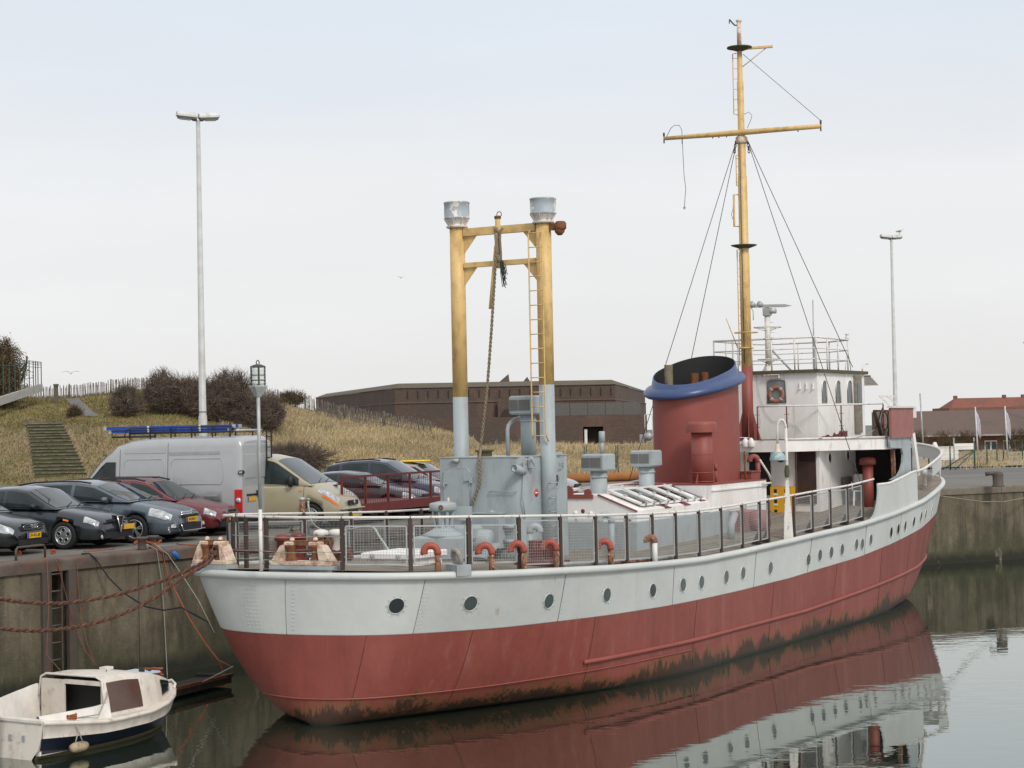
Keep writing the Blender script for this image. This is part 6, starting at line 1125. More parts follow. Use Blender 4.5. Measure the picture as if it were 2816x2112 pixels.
mb = MB(); mb.lathe([(.13, 0), (.13, .03)], 12, T=Tr(rx, ry, rz(868))); mb.box((rx, ry, rz(868) + .13), (.22, .2, .2)); mb.lathe([(.08, -.15), (.08, .15)], 10, T=Tr(rx, ry - .12, rz(868) + .13) @ Matrix.Rotation(R(90), 4, 'X')); mb.tube([(rx, ry, rz(868) + .2), (rx, ry, rz(868) + .32)], .05, 8); mb.build('radar_gearbox', 'galvanised', rp_)
z = rz(842); mb = MB(); mb.add([Vector((rx, ry, z)) + IMR * a + Vector((.06 * b, .03 * b, h)) for a in (-.5, .52) for b, h in ((-1, -.03), (1, -.03), (1, .05), (-1, .05))] + [Vector((rx, ry, z)) + IMR * .75], [(0, 1, 2, 3), (0, 4, 5, 1), (1, 5, 6, 2), (2, 6, 7, 3), (3, 7, 4, 0), (4, 8, 5), (5, 8, 6), (6, 8, 7), (7, 8, 4)]); mb.build('radar_scanner', 'seat_grey', rp_)
for k in range(8): mb = MB(); z = rz(985 - k * 14); mb.tube([(rx, ry - .08, z), (rx, ry - .2, z)], .01, 4); mb.build('rung', 'rail_white', rp_)
mb = MB(); a = sx(2122, 962, rx); b = sx(2178, 1012, rx); mb.tube([(rx, a.y, a.z), (rx, b.y, zr0)], .03, 6); mb.build('radar_strut', 'galvanised', rp_)
q = sx(2237, 900, wx + 1.0); mb = MB(); mb.tube([(wx + 1, q.y, zr0), (wx + 1, q.y, zr0 + .9), (wx + 1, q.y, sx(2237, 825, wx + 1).z)], [.03, .022, .016], 6); mb.box((wx + .98, q.y, zr0 + .5), (.05, .06, .9)); mb.build('aerial', 'galvanised', roof)
q = sy(2330, 930, -1.7); mb = MB(); mb.tube([(q.x, -1.7, zr0), (q.x, -1.7, zr1 + .06)], .02, 6); mb.tube([(q.x - .25, -1.7, zr0), (q.x, -1.7, zr0 + .7), (q.x + .25, -1.7, zr0)], .012, 5); mb.lathe([(.07, 0), (.07, .05), (.05, .06), (.05, .12), (.07, .14), (0, .17)], 10, T=Tr(q.x, -1.7, zr1 + .05), caps=False); mb.build('roof_lamp', 'rail_white', roof)
q = sy(2375, 1010, -1.9); mb = MB(); mb.tube([(q.x, -1.85, zr0), (q.x + .05, -1.85, zr0 + .12), (q.x + .3, -1.85, zr0 + .24), (q.x + .5, -1.85, zr0 + .24)], .022, 6); mb.build('roof_pipe', 'rail_white', roof)
# cables on the bridge wall and the floodlights at the boat deck edge
mb = MB(); mb.tube([aw(u, v) + Vector((-.03, 0, 0)) for u, v in ((2082, 1035), (2088, 1085), (2105, 1135), (2125, 1158), (2165, 1161), (2190, 1172), (2205, 1190))], .005, 4); mb.build('cable', 'rope_grey', wh)
mb = MB(); q = sx(2050, 1212, wx - 1.15); [mb.lathe([(.03, .1), (.085, .02), (.09, -.14), (.07, -.17), (0, -.17)], 12, T=Tr(q.x, q.y + o, q.z - .02), caps=False) for o in (.0, -.17)]; mb.tube([(q.x, q.y + .3, q.z + .1), (q.x, q.y - .1, q.z + .08)], .012, 5); mb.tube([(q.x, q.y + .35, q.z - .07), (q.x + .05, q.y + .1, q.z - .1)], .02, 5); mb.build('floodlight', 'white_paint', boat_deck)
mb = MB(); pts = sag(Vector((wx - 1.15, -.6, BZ)), Vector((wx - .2, -2.06, BZ + .02)), .05, 8) + sag(Vector((wx - .1, -2.06, BZ)), Vector((wx + 1.9, -3.5, BZ)), .12, 8); mb.tube(pts, .01, 4); mb.tube([pts[-1], pts[-1] - up * 1.3 + Vector((-.3, 0, 0))], .008, 4); mb.build('cable', 'wire_dark', boat_deck)
# rusty V shaped frame with a hose at the wing
mb = MB(); a, b, c_, d_ = sy(2404, 1130, -3.1), sy(2445, 1130, -3.1), sy(2425, 1205, -3.1), sy(2445, 1208, -3.1); mb.bar(a, b, .08, .06); mb.bar(a, c_, .08, .06); mb.bar(b, d_, .08, .06); mb.bar(c_, d_, .08, .06); mb.build('gangway_frame', 'moss_plate', boat_deck)
mb = MB(); mb.torus(.26, .016, 20, 5, T=Matrix.Translation(sy(2433, 1158, -3.15)) @ Matrix.Rotation(R(90), 4, 'X')); mb.tube([sy(u, v, -3.1) for u, v in ((2428, 1120), (2420, 1140), (2412, 1170), (2403, 1185))], .02, 5); mb.build('hose_loop', 'rope_black', boat_deck)
mb = MB(); mb.tube([sy(u, v, -3.3) for u, v in ((2405, 1182), (2385, 1195), (2362, 1202), (2340, 1206))], .012, 5); mb.build('rope_end', 'rope_grey', boat_deck)
# port side odds and ends seen left of the funnel
q = sx(1786, 1180, wx - .9); mb = MB(); T = Tr(wx - .9, q.y, q.z); mb.tube([T @ Vector(p) for p in ((0, .14, -.2), (0, .14, .42), (0, -.2, .44))], .02, 6); mb.box((.2, -.15, .1), (.02, .3, .6), T=T); mb.build('davit_frame', 'rail_white', boat_deck)
mb = MB(); T = Tr(wx - 1.1, q.y - .0, BZ + .02); mb.lathe([(.12, -.06), (.12, .06)], 14, T=T @ Tr(0, -.05, .12) @ Matrix.Rotation(R(90), 4, 'Y')); mb.box((0, .14, .08), (.1, .12, .22), T=T); mb.build('small_winch', 'galvanised', boat_deck)
# hanging chain by the funnel
mb = MB(); q = sy(2047, 1240, -1.5); braid(mb, [Vector((q.x, -1.5, q.z)), Vector((q.x, -1.5, q.z - .45)), Vector((q.x + .05, -1.5, zf + .05))], .03, turns=9); mb.build('chain', 'rust', fb_)
# ================================================================ vehicles
def paint(name, c, rough=.28): M(name, c, rough, var=.04, coat=.6, spec=.5); return name
paint('car_charcoal', (.022, .026, .028)); paint('car_slate', (.020, .027, .033)); paint('car_bluegrey', (.075, .095, .115)); paint('car_maroon', (.13, .016, .018)); paint('car_silver', (.37, .38, .39), .35); paint('car_beige', (.35, .31, .205), .35); paint('car_navy', (.025, .028, .05)); paint('car_black', (.022, .022, .025)); paint('car_lilac', (.30, .275, .29))
M('tyre', (.012, .012, .012), .85); M('rim', (.42, .43, .44), .3, met=.7); M('trim_black', (.012, .012, .013), .5); M('lamp_glass', (.40, .42, .43), .06, spec=.9, var=.5, vs_=9); M('lamp_orange', (.70, .17, .02), .2); M('lamp_red', (.55, .02, .02), .2); M('plate_yellow', (.68, .38, .02), .45); M('plate_blue', (.02, .06, .40), .45); M('chrome', (.6, .61, .62), .15, met=.9); M('ladder_blue', (.012, .06, .33), .45, c2=(.05, .12, .42), amt=.3, ps=4); M('alloy', (.5, .51, .52), .4, met=.5); M('vest_yellow', (.60, .72, .05), .6); M('roof_yellow', (.80, .55, .02), .5)
def lerpf(tab): xs = [p[0] for p in tab]; zs = [p[1] for p in tab]; return lambda d: float(np.interp(d, xs, zs))
class Car:
    def __init__(s, name, label, cat, pos, rz, L, W, wb, fo, wr, deck, roof, belt, col, wplan, tumble=.30, group=None, nose_z=.20, tail=None):
        s.L, s.W, s.wb, s.fo, s.wr, s.col = L, W, wb, fo, wr, col; s.deck, s.roof, s.belt, s.wp = lerpf(deck), lerpf(roof), lerpf(belt), lerpf(wplan); s.rd = (roof[0][0], roof[-1][0]); s.tum = tumble; s.nz = nose_z
        ax = Vector((math.cos(rz), math.sin(rz), 0)); c = Vector(pos) + ax * (fo - L / 2)          # pos is the middle of the front axle
        s.t = thing(name, label, cat, (c.x, c.y, QUAY + .004), rz, group); s.build()
    def X(s, d): return s.L / 2 - d
    def sec(s, d):
        w = s.W / 2 * s.wp(d); zt = s.deck(d); zb = s.nz + (.06 if d < .15 or d > s.L - .15 else 0)
        return [(0, zt + .025), (w * .45, zt + .02), (w * .76, zt - .005), (w * .90, zt - .045), (w * .965, zt - .12), (w * .995, zt - .26 if zt > .75 else zb + (zt - zb) * .6), (w, zb + (zt - zb) * .45), (w * .985, zb + .17), (w * .95, zb + .03), (w * .84, zb)]
    def body_pt(s, d, k, side=1, off=0.):
        q = s.sec(d); i = min(int(k), len(q) - 2); f = k - i; y = q[i][0] * (1 - f) + q[i + 1][0] * f; z = q[i][1] * (1 - f) + q[i + 1][1] * f
        if off: 
            dy, dz = q[i + 1][0] - q[i][0], q[i + 1][1] - q[i][1]; l = math.hypot(dy, dz) or 1; y += -dz / l * off; z += dy / l * off
        return Vector((s.X(d), side * y, z))
    def gsec(s, d):
        zb = s.belt(d); zr = max(s.roof(d), zb + .002); wb_ = s.W / 2 * s.wp(d) * .955; wr_ = wb_ - s.tum * (zr - zb); h = zr - zb
        return wb_, wr_, zb, zr, h
    def side_pt(s, d, f, sd, off=0.): wb_, wr_, zb, zr, h = s.gsec(d); g = f; return Vector((s.X(d), sd * (wb_ + (wr_ - wb_) * g + off + .035 * math.sin(math.pi * g) * min(1, h / .4)), zb + (h - min(.05, h * .3)) * g))
    def top_pt(s, d, g, off=0.): wb_, wr_, zb, zr, h = s.gsec(d); e = min(.05, h * .3); return Vector((s.X(d) + off * .5, g * wr_, zr - e * abs(g) ** 3 + .02 * (1 - g * g) + off))
    def build(s):
        ds = [0, .03, .09, .18, .30, .45, .65] + list(np.arange(.9, s.L - .5, .22)) + [s.L - .45, s.L - .28, s.L - .15, s.L - .06, s.L]
        mb = MB(); rows = []
        for d in ds: q = s.sec(d); rows.append([(s.X(d), y, z) for y, z in q] + [(s.X(d), -y, z) for y, z in q[:0:-1]])
        mb.grid(rows, 0, True, True); n = len(rows[0]); mb.add(rows[0], [tuple(range(n))]); mb.add(rows[-1], [tuple(range(n - 1, -1, -1))])
        b = mb.build('body', s.col, s.t); s.body = b
        cut = MB()
        for xx in (s.L / 2 - s.fo, s.L / 2 - s.fo - s.wb):
            for sd in (1, -1): cut.lathe([(s.wr * 1.13, -.30), (s.wr * 1.13, .30)], 28, T=Tr(xx, sd * (s.W / 2 - .02), s.wr + .02) @ Matrix.Rotation(R(90), 4, 'X'))
        co = cut.build('cutter', 'trim_black', s.t); bpy.context.view_layer.update()
        md = b.modifiers.new('arches', 'BOOLEAN'); md.object = co; md.operation = 'DIFFERENCE'; md.solver = 'FAST'
        me = bpy.data.meshes.new_from_object(b.evaluated_get(bpy.context.evaluated_depsgraph_get())); b.modifiers.clear()
        if len(me.polygons) > 50: b.data = me
        bpy.data.objects.remove(co)
        d0, d1 = s.rd; gd = list(np.linspace(d0, d1, 34)); mb = MB(); rows = []
        for d in gd: rows.append([s.side_pt(d, f, 1) for f in (0, .3, .6, .85, 1)] + [s.top_pt(d, g) for g in (.8, .4, 0, -.4, -.8)] + [s.side_pt(d, f, -1) for f in (1, .85, .6, .3, 0)])
        mb.grid(rows, 0, True); mb.build('cabin', s.col, s.t)
        for xx, fr in ((s.L / 2 - s.fo, 1), (s.L / 2 - s.fo - s.wb, 0)):
            for sd in (1, -1): s.wheel(xx, sd)
    rimkind = 'spoke'
    def wheel(s, x, sd):
        r = s.wr; T = Tr(x, sd * (s.W / 2 - .12), r) @ Matrix.Rotation(R(90) * -sd, 4, 'X'); rr = r * .68; mb = MB()
        mb.lathe([(rr, -.10), (r * .93, -.105), (r, -.08), (r, .07), (r * .94, .10), (rr, .105), (rr, .05), (rr * .99, -.1)], 28, T=T, caps=False); w = mb.build('wheel', 'tyre', s.t)
        mb = MB(); mb.lathe([(rr, .10), (rr * .93, .095), (rr * .90, .03), (0, .02)], 28, T=T, caps=False); mb.build('hub_well', 'trim_black', w)
        mb = MB(); mb.lathe([(rr * 1.01, .095), (rr * 1.01, .11), (rr * .90, .105), (rr * .88, .06)], 28, T=T, caps=False)
        if s.rimkind == 'holes':
            mb.lathe([(rr * .9, .06), (rr * .5, .085), (0, .09)], 24, T=T, caps=False)
            for k in range(5): a = k * R(72) + .3; mb.torus(rr * .24, rr * .055, 16, 5, T=T @ Tr(rr * .58 * math.cos(a), rr * .58 * math.sin(a), .088))
        else:
            n = 5 if s.rimkind == 'spoke' else 7
            for k in range(n):
                a = k * 2 * math.pi / n + .3; c, d = math.cos(a), math.sin(a)
                for da in (-.17, .17): mb.bar(T @ Vector((rr * .12 * c, rr * .12 * d, .09)), T @ Vector((rr * .92 * math.cos(a + da), rr * .92 * math.sin(a + da), .075)), .035, .025, up=T.to_3x3() @ Vector((0, 0, 1)))
            mb.lathe([(rr * .24, .07), (rr * .22, .10), (0, .105)], 12, T=T, caps=False)
        mb.build('rim', 'rim', w)
        if s.rimkind == 'holes':
            mb = MB(); [mb.lathe([(rr * .20, .092), (0, .092)], 12, T=T @ Tr(rr * .58 * math.cos(k * R(72) + .3), rr * .58 * math.sin(k * R(72) + .3), 0), caps=False) for k in range(5)]; mb.build('rim_hole', 'trim_black', w)
    def pane(s, d0, d1, kind, a, b, name='window', n=8, mat='car_glass'):
        mb = MB(); rows = []
        for k in range(n + 1):
            d = d0 + (d1 - d0) * k / n
            rows.append([s.top_pt(d, a + (b - a) * j / 6, .009) for j in range(7)] if kind == 'top' else [s.side_pt(d, a + (b - a) * j / 4, kind, .010) for j in range(5)])
        mb.grid(rows, 0, True); return mb.build(name, mat, s.t)
    def sides(s, spans, a=.10, b=.93, name='side_window'):
        for sd in (1, -1):
            for d0, d1 in spans: s.pane(d0, d1, sd, a, b, name, mat='side_glass')
    def patch(s, d0, d1, k0, k1, name, mat, sides=(1, -1), n=6, off=.012):
        for sd in sides:
            mb = MB(); rows = [[s.body_pt(d0 + (d1 - d0) * i / n, k0 + (k1 - k0) * j / n, sd, off) for j in range(n + 1)] for i in range(n + 1)]; mb.grid(rows, 0, True); mb.build(name, mat, s.t)
    def front_box(s, y, z, wy, hz, name, mat, depth=.05, x=None, par=None): mb = MB(); mb.box((s.L / 2 + (x if x is not None else 0), y, z), (depth, wy, hz)); return mb.build(name, mat, par or s.t)
    def plate(s, z, body, x=.03, y=0, rear=False):
        sg = -1 if rear else 1; xx = sg * (s.L / 2 + x); mb = MB(); mb.box((xx, y, z), (.015, .52, .115)); p = mb.build('number_plate', 'plate_yellow', s.t)
        mb = MB(); mb.box((xx + sg * .005, y + sg * -.235, z), (.01, .05, .113)); mb.build('country_strip', 'plate_blue', p)
        if body:
            me = text_mesh(body, .095); me.materials.append(MATS['trim_black']); o = link('lettering', me, p); o.matrix_local = Tr(xx + sg * .010, y + sg * .02, z, R(90) * sg, R(90))
    def line(s, d, k0=3.0, k1=8.5):
        for sd in (1, -1): mb = MB(); mb.tube([s.body_pt(d, k0 + (k1 - k0) * i / 8, sd, .001) for i in range(9)], .006, 4); mb.build('door_gap', 'trim_black', s.t)
    def mirror(s, d, z, mat=None, sz=(.10, .20, .13)):
        for sd in (1, -1):
            w = s.W / 2 * s.wp(d); mb = MB(); mb.lathe([(.0, -.5), (.30, -.46), (.46, -.25), (.5, 0), (.46, .3), (.30, .46), (0, .5)], 10, T=Tr(s.X(d), sd * (w + .06), z) @ Matrix.Diagonal((sz[0] * 1.6, sz[1], sz[2], 1))); mb.bar((s.X(d), sd * (w - .08), z - .06), (s.X(d), sd * (w + .04), z - .03), .07, .04); mb.build('mirror', mat or s.col, s.t)
    def handle(s, *dz):
        for d, z in dz:
            for sd in (1, -1): mb = MB(); mb.box((s.X(d), sd * (s.W / 2 * s.wp(d) * .985 + .008), z), (.20, .03, .03)); mb.build('door_handle', s.col, s.t)
    def wipers(s, d, w=.5):
        for y in (-.35, .15): mb = MB(); a = s.top_pt(d, y / (s.W / 2), .02); b = s.top_pt(d + .16, (y + w) / (s.W / 2), .02); mb.tube([a, b], .010, 4); mb.build('wiper', 'trim_black', s.t)
HD = R(-18); AC = Vector((math.cos(HD + R(90)), math.sin(HD + R(90)), 0)); HV = Vector((math.cos(HD), math.sin(HD), 0)); GC = 'cars parked along the quay edge'
def near_wheel(u, v, track): return on_quay(u, v) + AC * (track / 2)
# 1 far left hatchback: only its nose is in the picture
alfa_ax = near_wheel(180, 1511, 1.52); a3 = alfa_ax - AC * 2.3 - HV * .72
wp_car = lambda L: [(0, .66), (.06, .80), (.2, .91), (.5, .975), (.9, 1), (L - .9, 1), (L - .4, .96), (L - .1, .86), (L, .76)]
c = Car('parked_car', 'charcoal hatchback with four rings in its grille at the far left edge', 'car', a3, HD, 4.15, 1.74, 2.51, .86, .305, [(0, .46), (.03, .58), (.10, .66), (.3, .74), (.9, .86), (1.2, .90), (3.6, .93), (4.1, .85), (4.15, .6)], [(1.0, .89), (1.75, 1.36), (2.2, 1.42), (3.0, 1.40), (3.5, 1.30), (4.05, .95)], [(1.0, .885), (4.1, .93)], 'car_charcoal', wp_car(4.15), group=GC)
c.pane(1.06, 1.75, 'top', -.88, .88, 'windshield'); c.sides([(1.35, 2.35), (2.45, 3.3)]); c.patch(.05, .36, 3.1, 5.0, 'headlight', 'lamp_glass'); gr_ = c.front_box(0, .615, .80, .15, 'grille', 'trim_black', .06, .0)
for k in range(4): mb = MB(); mb.torus(.042, .008, 16, 5, T=Tr(c.L / 2 + .045, -.095 + k * .063, .62) @ Matrix.Rotation(R(90), 4, 'Y')); mb.build('ring_emblem', 'chrome', gr_)
for k in (-1, 0, 1): mb = MB(); mb.box((c.L / 2 + .032, 0, .615 + k * .045), (.012, .8, .012)); mb.build('grille_bar', 'car_bluegrey', gr_)
mb = MB(); mb.torus(1, .03, 24, 4, T=Tr(c.L / 2 + .03, 0, .615) @ Matrix.Rotation(R(90), 4, 'Y') @ Matrix.Diagonal((.075, .41, .3, 1))); mb.build('grille_frame', 'chrome', gr_)
c.front_box(0, .27, 1.1, .10, 'lower_intake', 'trim_black', .05, .02); c.plate(.42, 'SV-RG-68', .045); c.wipers(1.05); c.mirror(1.45, .93); c.line(1.5)
# 2 dark slate sedan
Car.rimkind = 'holes'
c = Car('parked_car', 'dark slate saloon with round holed alloy wheels and a shield grille', 'car', alfa_ax, HD, 4.43, 1.75, 2.6, .93, .315, [(0, .44), (.04, .56), (.12, .66), (.35, .76), (.9, .87), (1.25, .915), (3.4, .96), (3.9, .98), (4.38, .93), (4.43, .65)], [(1.12, .90), (1.95, 1.36), (2.35, 1.415), (2.9, 1.40), (3.3, 1.30), (3.95, .98)], [(1.12, .905), (4.0, .96)], 'car_slate', wp_car(4.43), group=GC)
c.pane(1.18, 1.93, 'top', -.88, .88, 'windshield'); c.sides([(1.45, 2.45), (2.55, 3.35)]); c.patch(.10, .42, 2.9, 4.3, 'headlight', 'lamp_glass')
mb = MB(); mb.add([(c.L / 2 + .05, -.13, .72), (c.L / 2 + .05, .13, .72), (c.L / 2 + .05, 0, .34), (c.L / 2 - .1, -.13, .74), (c.L / 2 - .1, .13, .74), (c.L / 2 - .05, 0, .34)], [(0, 1, 2), (0, 3, 4, 1), (1, 4, 5, 2), (2, 5, 3, 0)]); sg = mb.build('shield_grille', 'trim_black', c.t)
mb = MB(); mb.tube([(c.L / 2 + .055, -.13, .72), (c.L / 2 + .055, .13, .72), (c.L / 2 + .055, 0, .34)], .018, 6, closed=True); mb.build('shield_frame', 'chrome', sg)
for s_ in (-1, 1):
    c.front_box(s_ * .33, .63, .34, .05, 'side_grille', 'trim_black', .05, .0)
    mb = MB(); mb.lathe([(.05, 0), (.05, .02), (0, .02)], 12, T=Tr(c.L / 2 - .06, s_ * .62, .27) @ Matrix.Rotation(R(90), 4, 'Y'), caps=False); mb.build('fog_lamp', 'lamp_glass', c.t)
c.front_box(0, .30, 1.2, .13, 'lower_intake', 'trim_black', .05, .0); c.plate(.46, '', .045, .38); c.wipers(1.15); c.mirror(1.65, .98, 'trim_black'); c.line(1.42); c.line(2.55); c.handle((2.35, .85)); c.patch(.78, .92, 4.4, 4.7, 'indicator', 'lamp_orange')
Car.rimkind = 'spoke'
# 3 blue grey estate
c5_ax = near_wheel(377, 1494, 1.58)
c = Car('parked_car', 'blue grey estate car with double chevron grille and five spoke alloys', 'car', c5_ax, HD, 4.83, 1.86, 2.81, 1.0, .335, [(0, .44), (.04, .60), (.12, .70), (.35, .80), (.9, .92), (1.35, .985), (4.3, 1.04), (4.75, .98), (4.83, .7)], [(1.15, .97), (2.15, 1.40), (2.7, 1.475), (3.8, 1.46), (4.35, 1.38), (4.75, 1.04)], [(1.15, .975), (4.75, 1.03)], 'car_bluegrey', wp_car(4.83), group=GC)
c.pane(1.22, 2.12, 'top', -.88, .88, 'windshield'); c.sides([(1.6, 2.65), (2.75, 3.65), (3.75, 4.4)]); c.patch(.10, .62, 2.7, 4.6, 'headlight', 'lamp_glass')
mb = MB()
for z in (.655, .705): mb.tube([(c.L / 2 - .02, -.42, z), (c.L / 2 + .045, -.08, z + .01), (c.L / 2 + .05, 0, z + .06), (c.L / 2 + .045, .08, z + .01), (c.L / 2 - .02, .42, z)], .014, 5)
mb.build('chevron_emblem', 'chrome', c.t); c.front_box(0, .62, .78, .05, 'grille', 'trim_black', .05, .005); c.front_box(0, .36, .95, .18, 'lower_intake', 'trim_black', .06, .01); mb = MB(); mb.tube([(c.L / 2 + .03, -.5, .44), (c.L / 2 + .055, -.46, .27), (c.L / 2 + .055, .46, .27), (c.L / 2 + .03, .5, .44)], .012, 5); mb.build('intake_trim', 'chrome', c.t)
for s_ in (-1, 1): mb = MB(); mb.box((c.L / 2 - .10, s_ * .64, .40), (.12, .22, .08), rz=-s_ * .5); mb.build('fog_lamp', 'lamp_glass', c.t); mb = MB(); mb.box((c.L / 2 - .18, s_ * .72, .27), (.03, .4, .025), rz=-s_ * .55); mb.build('bumper_strip', 'chrome', c.t)
c.plate(.53, '18-HKH-1', .045); c.wipers(1.2); c.mirror(1.75, 1.04); c.line(1.6); c.line(2.72); c.handle((2.5, .93))
for s_ in (-1, 1): mb = MB(); mb.tube([c.top_pt(d, s_ * .93, .05) for d in (2.3, 2.6, 3.2, 3.9, 4.3)], .022, 5); mb.build('roof_rail', 'trim_black', c.t)
# 4 maroon estate
mz_ax = c5_ax + AC * 2.35 - HV * .05
c = Car('parked_car', 'maroon estate car with black roof rails beside the silver van', 'car', mz_ax, HD, 4.6, 1.71, 2.61, .95, .30, [(0, .44), (.04, .58), (.12, .66), (.35, .75), (.9, .86), (1.25, .92), (4.2, .98), (4.55, .9), (4.6, .7)], [(1.15, .90), (1.95, 1.36), (2.4, 1.45), (3.9, 1.46), (4.25, 1.38), (4.55, .98)], [(1.15, .905), (4.5, .96)], 'car_maroon', wp_car(4.6), group=GC)
c.pane(1.2, 1.95, 'top', -.88, .88, 'windshield'); c.sides([(1.5, 2.45), (2.55, 3.4), (3.5, 4.2)]); c.patch(.08, .36, 2.9, 4.5, 'headlight', 'lamp_glass'); g_ = c.front_box(0, .62, .55, .10, 'grille', 'chrome', .05, .01); c.front_box(0, .62, .44, .06, 'grille_mesh', 'trim_black', .05, .015, g_); c.front_box(0, .30, 1.2, .12, 'lower_intake', 'trim_black', .05, .0); c.plate(.44, '', .045); c.wipers(1.18); c.mirror(1.6, .98); c.line(1.5)
for s_ in (-1, 1): mb = MB(); mb.tube([c.top_pt(d, s_ * .93, .05) for d in (2.1, 2.4, 3.2, 3.8, 4.1)], .022, 5); mb.build('roof_rail', 'trim_black', c.t)
# 5 silver high roof van, seen from its rear corner
vh = R(164); vfwd = Vector((math.cos(vh), math.sin(vh), 0)); rear_near = at_d(664, 1300, 47.2); vleft = Vector((-math.sin(vh), math.cos(vh), 0)); rc = Vector((rear_near.x, rear_near.y, 0)) - vleft * .97
fax = rc + vfwd * (5.62 - .86)
class Van(Car):
    def sec(s, d):
        w = s.W / 2 * s.wp(d); zt = s.deck(d); zb = .26; e = min(.22, (zt - zb) * .2); r = .16 if d > 1.2 else .1
        return [(0, zt + .03), (w * .5, zt + .025), (w * (.78 if d > 1.6 else .8), zt - .005), (w * .90, zt - .06), (w * .935, zt - r * 1.5), (w * (.98), zb + (zt - zb) * .58), (w, zb + (zt - zb) * .38), (w * .99, zb + .2), (w * .96, zb + .04), (w * .86, zb)]
Car.rimkind = 'steel'
c = Van('parked_van', 'silver high roof panel van with a blue ladder on its roof rack', 'van', fax, vh, 5.62, 1.99, 3.80, .86, .34, [(0, .55), (.05, .75), (.2, .95), (.7, 1.18), (.95, 1.27), (1.55, 1.95), (1.95, 2.26), (2.4, 2.42), (3.2, 2.47), (5.47, 2.47), (5.58, 2.42), (5.62, 2.34)], [(0, .5), (.01, .5)], [(0, .49), (.01, .49)], 'car_silver', [(0, .74), (.06, .84), (.25, .93), (.7, .975), (1.2, 1), (5.42, 1), (5.56, .985), (5.62, .95)], group=None)
def van_side(d0, d1, z0, z1, name, mat, off=.006, sides=(1, -1), n=6, shape=None):
    for sd in sides:
        mb = MB(); rows = []
        for i in range(n + 1):
            d = d0 + (d1 - d0) * i / n; q = c.sec(d); zz = [p[1] for p in q][2:]; yy_ = [p[0] for p in q][2:]; row = []
            for j in range(7):
                z = z0 + (z1 - z0) * j / 6
                if shape: z = min(z, shape(d))
                row.append(Vector((c.X(d), sd * (float(np.interp(z, zz[::-1], yy_[::-1])) + off), z)))
            rows.append(row)
        mb.grid(rows, 0, True); mb.build(name, mat, c.t)
van_side(1.1, 2.0, 1.20, 1.86, 'side_window', 'side_glass', .014, shape=lambda d: 1.20 + max(0.02, min(.66, (d - 1.05) * 1.05)))
def swage(d0, d1, z0, z1, r=.012, name='pressed_panel', mat='car_silver'):
    for sd in (1, -1):
        P = []; e = .08
        for d, z in ((d0 + e, z0), (d1 - e, z0), (d1, z0 + e), (d1, z1 - e), (d1 - e, z1), (d0 + e, z1), (d0, z1 - e), (d0, z0 + e)): q = c.sec(d); P.append(Vector((c.X(d), sd * (float(np.interp(z, [p[1] for p in q][2:][::-1], [p[0] for p in q][2:][::-1])) + .002), z)))
        mb = MB(); mb.tube(P, r, 5, closed=True); mb.build(name, mat, c.t)
swage(2.25, 3.42, 1.25, 1.92); swage(3.62, 5.1, 1.25, 1.92)
for d in (2.12, 3.52):
    for sd in (1, -1): mb = MB(); mb.tube([c.body_pt(d, k, sd, .002) for k in np.linspace(3.4, 8.3, 14)], .006, 4); mb.build('door_gap', 'trim_black', c.t)
van_side(2.2, 4.95, .93, .99, 'rubbing_strip', 'seat_grey', .02); van_side(3.55, 5.0, 2.02, 2.10, 'door_runner', 'seat_grey', .008); van_side(2.25, 3.45, 2.08, 2.20, 'pressed_panel', 'car_silver', .010)
for sd in (1, -1):
    mb = MB(); mb.box((-c.L / 2 + .09, sd * (c.W / 2 - .02), .80), (.20, .06, .62), bevel=.02); lp = mb.build('tail_lamp', 'lamp_red', c.t); mb = MB(); mb.lathe([(.07, 0), (.07, .02), (0, .025)], 14, T=Tr(-c.L / 2 + .08, sd * (c.W / 2 + .01), .82) @ Matrix.Rotation(R(-90) * sd, 4, 'X'), caps=False); mb.build('reverse_lamp', 'lamp_glass', lp)
    mb = MB(); mb.box((-c.L / 2 - .008, sd * .46, 1.30), (.03, .86, 1.95), bevel=.012); rd_ = mb.build('rear_door', 'car_silver', c.t); mb = MB(); mb.box((-c.L / 2 - .03, sd * .46, 1.70), (.02, .62, .62), bevel=.008); mb.build('pressed_panel', 'car_silver', rd_)
    mb = MB(); [mb.box((-c.L / 2 + .0, sd * (c.W / 2 - .02), z), (.16, .06, .10), bevel=.02) for z in (1.55,)]; mb.build('hinge_cover', 'trim_black', rd_)
    mb = MB(); mb.box((-c.L / 2 + .0, sd * (c.W / 2 - .01), 1.55), (.09, .075, .05)); mb.build('side_marker', 'chrome', rd_)
mb = MB(); mb.box((-c.L / 2 - .04, .06, .98), (.04, .10, .14)); mb.build('door_handle', 'trim_black', c.t); mb = MB(); mb.box((-c.L / 2 - .05, 0, .34), (.16, 1.9, .20), bevel=.03); mb.build('rear_bumper', 'trim_black', c.t); c.plate(.84, '', .035, .42, True)
mb = MB(); mb.box((-c.L / 2 - .03, .42, .95), (.03, .6, .05)); mb.build('plate_lamp', 'trim_black', c.t); c.mirror(1.05, 1.30, 'trim_black', (.12, .2, .3))
# windscreen of the van
mb = MB(); mb.grid([[c.body_pt(d, k, 1, .012) for k in (3, 2.4, 1.6, .8, 0)] + [c.body_pt(d, k, -1, .012) for k in (.8, 1.6, 2.4, 3)] for d in np.linspace(1.0, 1.9, 8)], 0, True); mb.build('windshield', 'car_glass', c.t)
VAN = c
